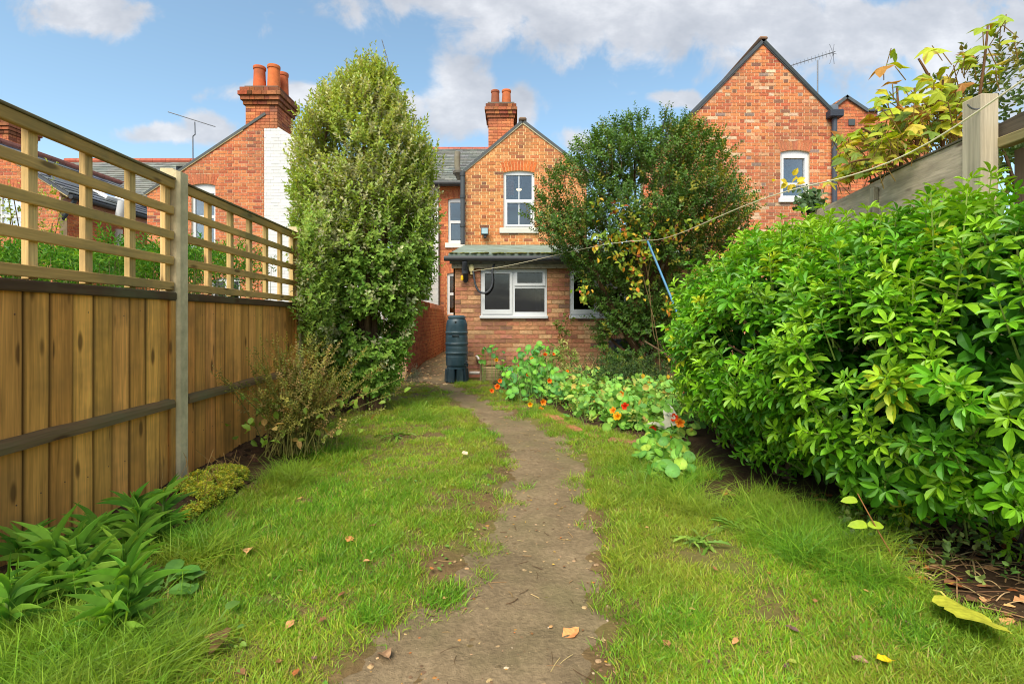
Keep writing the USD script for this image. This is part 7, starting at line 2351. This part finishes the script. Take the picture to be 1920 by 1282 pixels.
def tuft(n, rad, h, w, lean, cols, r, dead=0.06):
    a = r.uniform(0, 6.28, n)
    rr_ = rad * np.sqrt(r.uniform(0, 1, n))
    b = np.stack([rr_ * np.cos(a), rr_ * np.sin(a), np.full(n, -0.008)], 1)
    hh = h * r.uniform(0.45, 1.2, n)
    la = r.uniform(0, 6.28, n)
    ln = np.abs(r.normal(lean, lean * 0.6, n))
    dx = np.stack([np.cos(la), np.sin(la)], 1)
    side = np.stack([-np.sin(la), np.cos(la), np.zeros(n)], 1)
    # let the flat of some blades face anywhere
    tw = r.uniform(0, 3.14, n)
    side = side * np.cos(tw)[:, None] + np.stack([np.cos(la), np.sin(la), np.zeros(n)], 1) * np.sin(tw)[:, None]
    V = []
    for t, wt in ((0, 0.8), (0.4, 1.0), (0.75, 0.75), (1.0, 0.0)):
        c = b + np.stack([dx[:, 0] * ln * hh * t * t * 1.1, dx[:, 1] * ln * hh * t * t * 1.1, hh * (t - 0.28 * ln * t * t)], 1)
        if wt:
            V += [c - side * w * wt / 2, c + side * w * wt / 2]
        else:
            V.append(c)
    V = np.stack(V, 1)
    f1 = np.array([[0, 1, 3], [0, 3, 2], [2, 3, 5], [2, 5, 4], [4, 5, 6]])
    f = (f1[None] + (np.arange(n) * 7)[:, None, None]).reshape(-1, 3)
    c = np.array([jit(lin(190, 168, 96) if r.uniform() < dead else pick(cols, r), 0.12, r) for _ in range(n)]) * 0.74
    C = np.repeat(c, 7, 0)
    return V.reshape(-1, 3), f, C


GC = [(lin(152, 196, 48), 5), (lin(128, 182, 44), 4), (lin(184, 204, 56), 3), (lin(204, 202, 84), 1.6)]
GD = [(lin(124, 176, 44), 5), (lin(104, 156, 42), 3), (lin(146, 188, 52), 3)]
protos = []
spec = [(64, 0.06, 0.028, 0.0024, 0.6, GC, 0.08), (64, 0.06, 0.034, 0.0024, 0.75, GC, 0.10), (50, 0.055, 0.024, 0.0023, 0.85, GC, 0.18), (55, 0.05, 0.042, 0.0026, 0.6, GC, 0.06), (50, 0.055, 0.038, 0.0028, 0.65, GD, 0.03), (46, 0.05, 0.052, 0.003, 0.65, GD, 0.03),
        (60, 0.06, 0.115, 0.0026, 0.75, GD, 0.04), (60, 0.06, 0.155, 0.0025, 0.95, GD, 0.05), (60, 0.06, 0.085, 0.0028, 0.7, GC, 0.05)]
for k, (n, rad, h, w, le, cc, de) in enumerate(spec):
    V, f, c = tuft(n, rad, h, w, le, cc, r, de)
    protos.append(put('grass_tuft', gp, V, f, 'grass_blade', c))
inst.CreatePrototypesRel().SetTargets([Sdf.Path(str(p_)) for p_ in protos])
N0 = 30000
dcam = 1.05 + 8.0 * r.uniform(0, 1, N0) ** 1.35
lat = r.uniform(-1.05, 1.08, N0) * np.maximum(dcam, 1.3)
gx, gy = lat, dcam
l_, r__ = path_edges(gy)
nse = meshkit.fbm(np.stack([gx * 3.2, gy * 3.2, gx * 0], -1), 4, 61)
nse2 = meshkit.fbm(np.stack([gx * 1.1, gy * 1.1, gx * 0], -1), 3, 67)
dl, drr = l_ - gx, gx - r__
dist = np.maximum(dl, drr)            # > 0 outside the path
# how bare: path, its worn margins, the soil bed, the planting bed
pden = sstep(-0.06, 0.16, dist + (nse - 0.5) * 0.5)
worn = np.exp(-np.clip(dist - 0.1, 0, 9) / 0.5) * (gx < l_) * sstep(3.6, 2.6, gy)
pden *= 1 - 0.9 * worn * sstep(0.44, 0.56, nse)
pden *= 1 - 0.75 * sstep(0.60, 0.70, nse) * (gy > 1.7)
bedd = gx - (FX(gy) + 0.32 + 0.10 * np.sin(gy * 2.3) + 0.26 * np.exp(-((gy - 4.1) / 0.7) ** 2))
pden *= sstep(-0.02, 0.10, bedd + (nse - 0.5) * 0.2)
for (wx, wy, wr) in ((-1.52, 1.8, 0.2), (-1.55, 2.22, 0.2), (-1.33, 1.72, 0.14), (-1.28, 1.92, 0.12)):
    pden *= 1 - 0.8 * np.exp(-((gx - wx) ** 2 + (gy - wy) ** 2) / wr ** 2)
for (px, py) in ((1310, 1028), (1392, 1000), (1245, 905), (1262, 872), (742, 822)):
    dq = 979 / (py - 598)
    pden *= 1 - 0.9 * np.exp(-((gx - P(px, 0, dq)[0]) ** 2 + (gy - dq) ** 2) / 0.12 ** 2)
from shapely import contains_xy
inb = contains_xy(right_bed, gx, gy)
pden = np.where(inb, 0.0, pden)
pden = np.where(contains_xy(alley, gx, gy) | (gy > 8.45), 0.0, pden)
pden = np.where((gx > 0.05) & (gy > 6.7) & (gx > 0.0), pden * (gy < 8.2) * (gx < 0.2), pden)
pden *= 0.55 + 0.45 * sstep(0.36, 0.5, nse2 * 0.5 + nse * 0.5)
keep = r.uniform(0, 1, N0) < pden
gx, gy, nse, nse2, dist, bedd = [a[keep] for a in (gx, gy, nse, nse2, dist, bedd)]
ids = r.choice(4, len(gx), p=[0.34, 0.28, 0.22, 0.16])
dk = sstep(0.48, 0.6, nse2) > r.uniform(0, 1, len(gx))
ids = np.where(dk, r.choice([1, 3, 4, 5], len(gx)), ids)
edge = (dist < 0.12) & (r.uniform(0, 1, len(gx)) < 0.35)
ids = np.where(edge, r.choice([3, 5, 8], len(gx), p=[0.5, 0.4, 0.1]), ids)
lng = ((bedd < 0.05) & (bedd > -0.1) & (gy > 2.6) & (r.uniform(0, 1, len(gx)) < 0.25)) | ((gy < 1.62) & (gx < -0.95) & (r.uniform(0, 1, len(gx)) < 0.6))
rl_ = (gx > 0.75) & (gy > 1.9) & (gy < 3.7) & (gx > 1.05 + (2.75 - gy) * 0.55 - 0.22) & (r.uniform(0, 1, len(gx)) < 0.4)
ids = np.where(lng | rl_, r.choice([6, 7, 8], len(gx), p=[0.45, 0.3, 0.25]), ids)
gz = ground_z(gx, gy)
# extra long tufts: beneath the glossy bush, by the pale weeds and at the bottom left
ex, ei = [], []
for (px, py, sx, sy, n) in ((1500, 1000, 50, 18, 90), (1580, 1050, 50, 18, 50), (1430, 965, 26, 14, 30), (1290, 900, 22, 14, 30), (80, 1240, 80, 26, 110), (372, 1040, 34, 16, 40), (545, 905, 22, 10, 26), (610, 860, 30, 10, 30), (800, 775, 24, 12, 40), (690, 1150, 24, 12, 10), (838, 1112, 14, 8, 10), (1175, 935, 22, 10, 18), (1145, 888, 14, 6, 10), (1064, 812, 16, 3, 7), (1000, 775, 18, 6, 20)):
    for k in range(n):
        yy2 = py + r.normal(0, sy)
        d = 979 / max(yy2 - 598, 60)
        ex.append((P(px + r.normal(0, sx), 0, d)[0], d))
        ei.append(r.choice([6, 7, 8]) if n > 25 else 5)
ex = np.array(ex)
okx = (ex[:, 0] > FX(ex[:, 1]) + 0.06)
ex, ei = ex[okx], np.array(ei)[okx]
gx, gy, ids = np.r_[gx, ex[:, 0]], np.r_[gy, ex[:, 1]], np.r_[ids, ei]
gz = ground_z(gx, gy)
n = len(gx)
ang = r.uniform(0, 2 * np.pi, n)
# long grass leans away from the fence and the bush, into the light
tilt = np.where(ids >= 6, 0.22, 0.06) * r.uniform(0.2, 1.4, n)
ang2 = np.where(gx > 0, math.pi, 0.0) + r.normal(0, 0.7, n)
inst.CreateProtoIndicesAttr(Vt.IntArray.FromNumpy(ids.astype(np.int32)))
inst.CreatePositionsAttr(Vt.Vec3fArray.FromNumpy(np.stack([gx, gy, gz], 1).astype(np.float32)))
# quaternion: yaw about z, then a tilt about a level axis
qz = np.stack([np.cos(ang / 2), 0 * ang, 0 * ang, np.sin(ang / 2)], 1)
axx, axy = -np.sin(ang2), np.cos(ang2)
qt = np.stack([np.cos(tilt / 2), axx * np.sin(tilt / 2), axy * np.sin(tilt / 2), 0 * ang], 1)


def qmul(a, b):
    w1, x1, y1, z1 = a.T
    w2, x2, y2, z2 = b.T
    return np.stack([w1 * w2 - x1 * x2 - y1 * y2 - z1 * z2, w1 * x2 + x1 * w2 + y1 * z2 - z1 * y2, w1 * y2 - x1 * z2 + y1 * w2 + z1 * x2, w1 * z2 + x1 * y2 - y1 * x2 + z1 * w2], 1)


qq = qmul(qt, qz)
inst.CreateOrientationsAttr(Vt.QuathArray([Gf.Quath(float(a), float(b), float(c), float(d)) for a, b, c, d in qq]))
sc = r.uniform(0.75, 1.25, n) * np.where(gy > 4, 1.12, 1.0)
inst.CreateScalesAttr(Vt.Vec3fArray.FromNumpy(np.stack([sc, sc, sc], 1).astype(np.float32)))
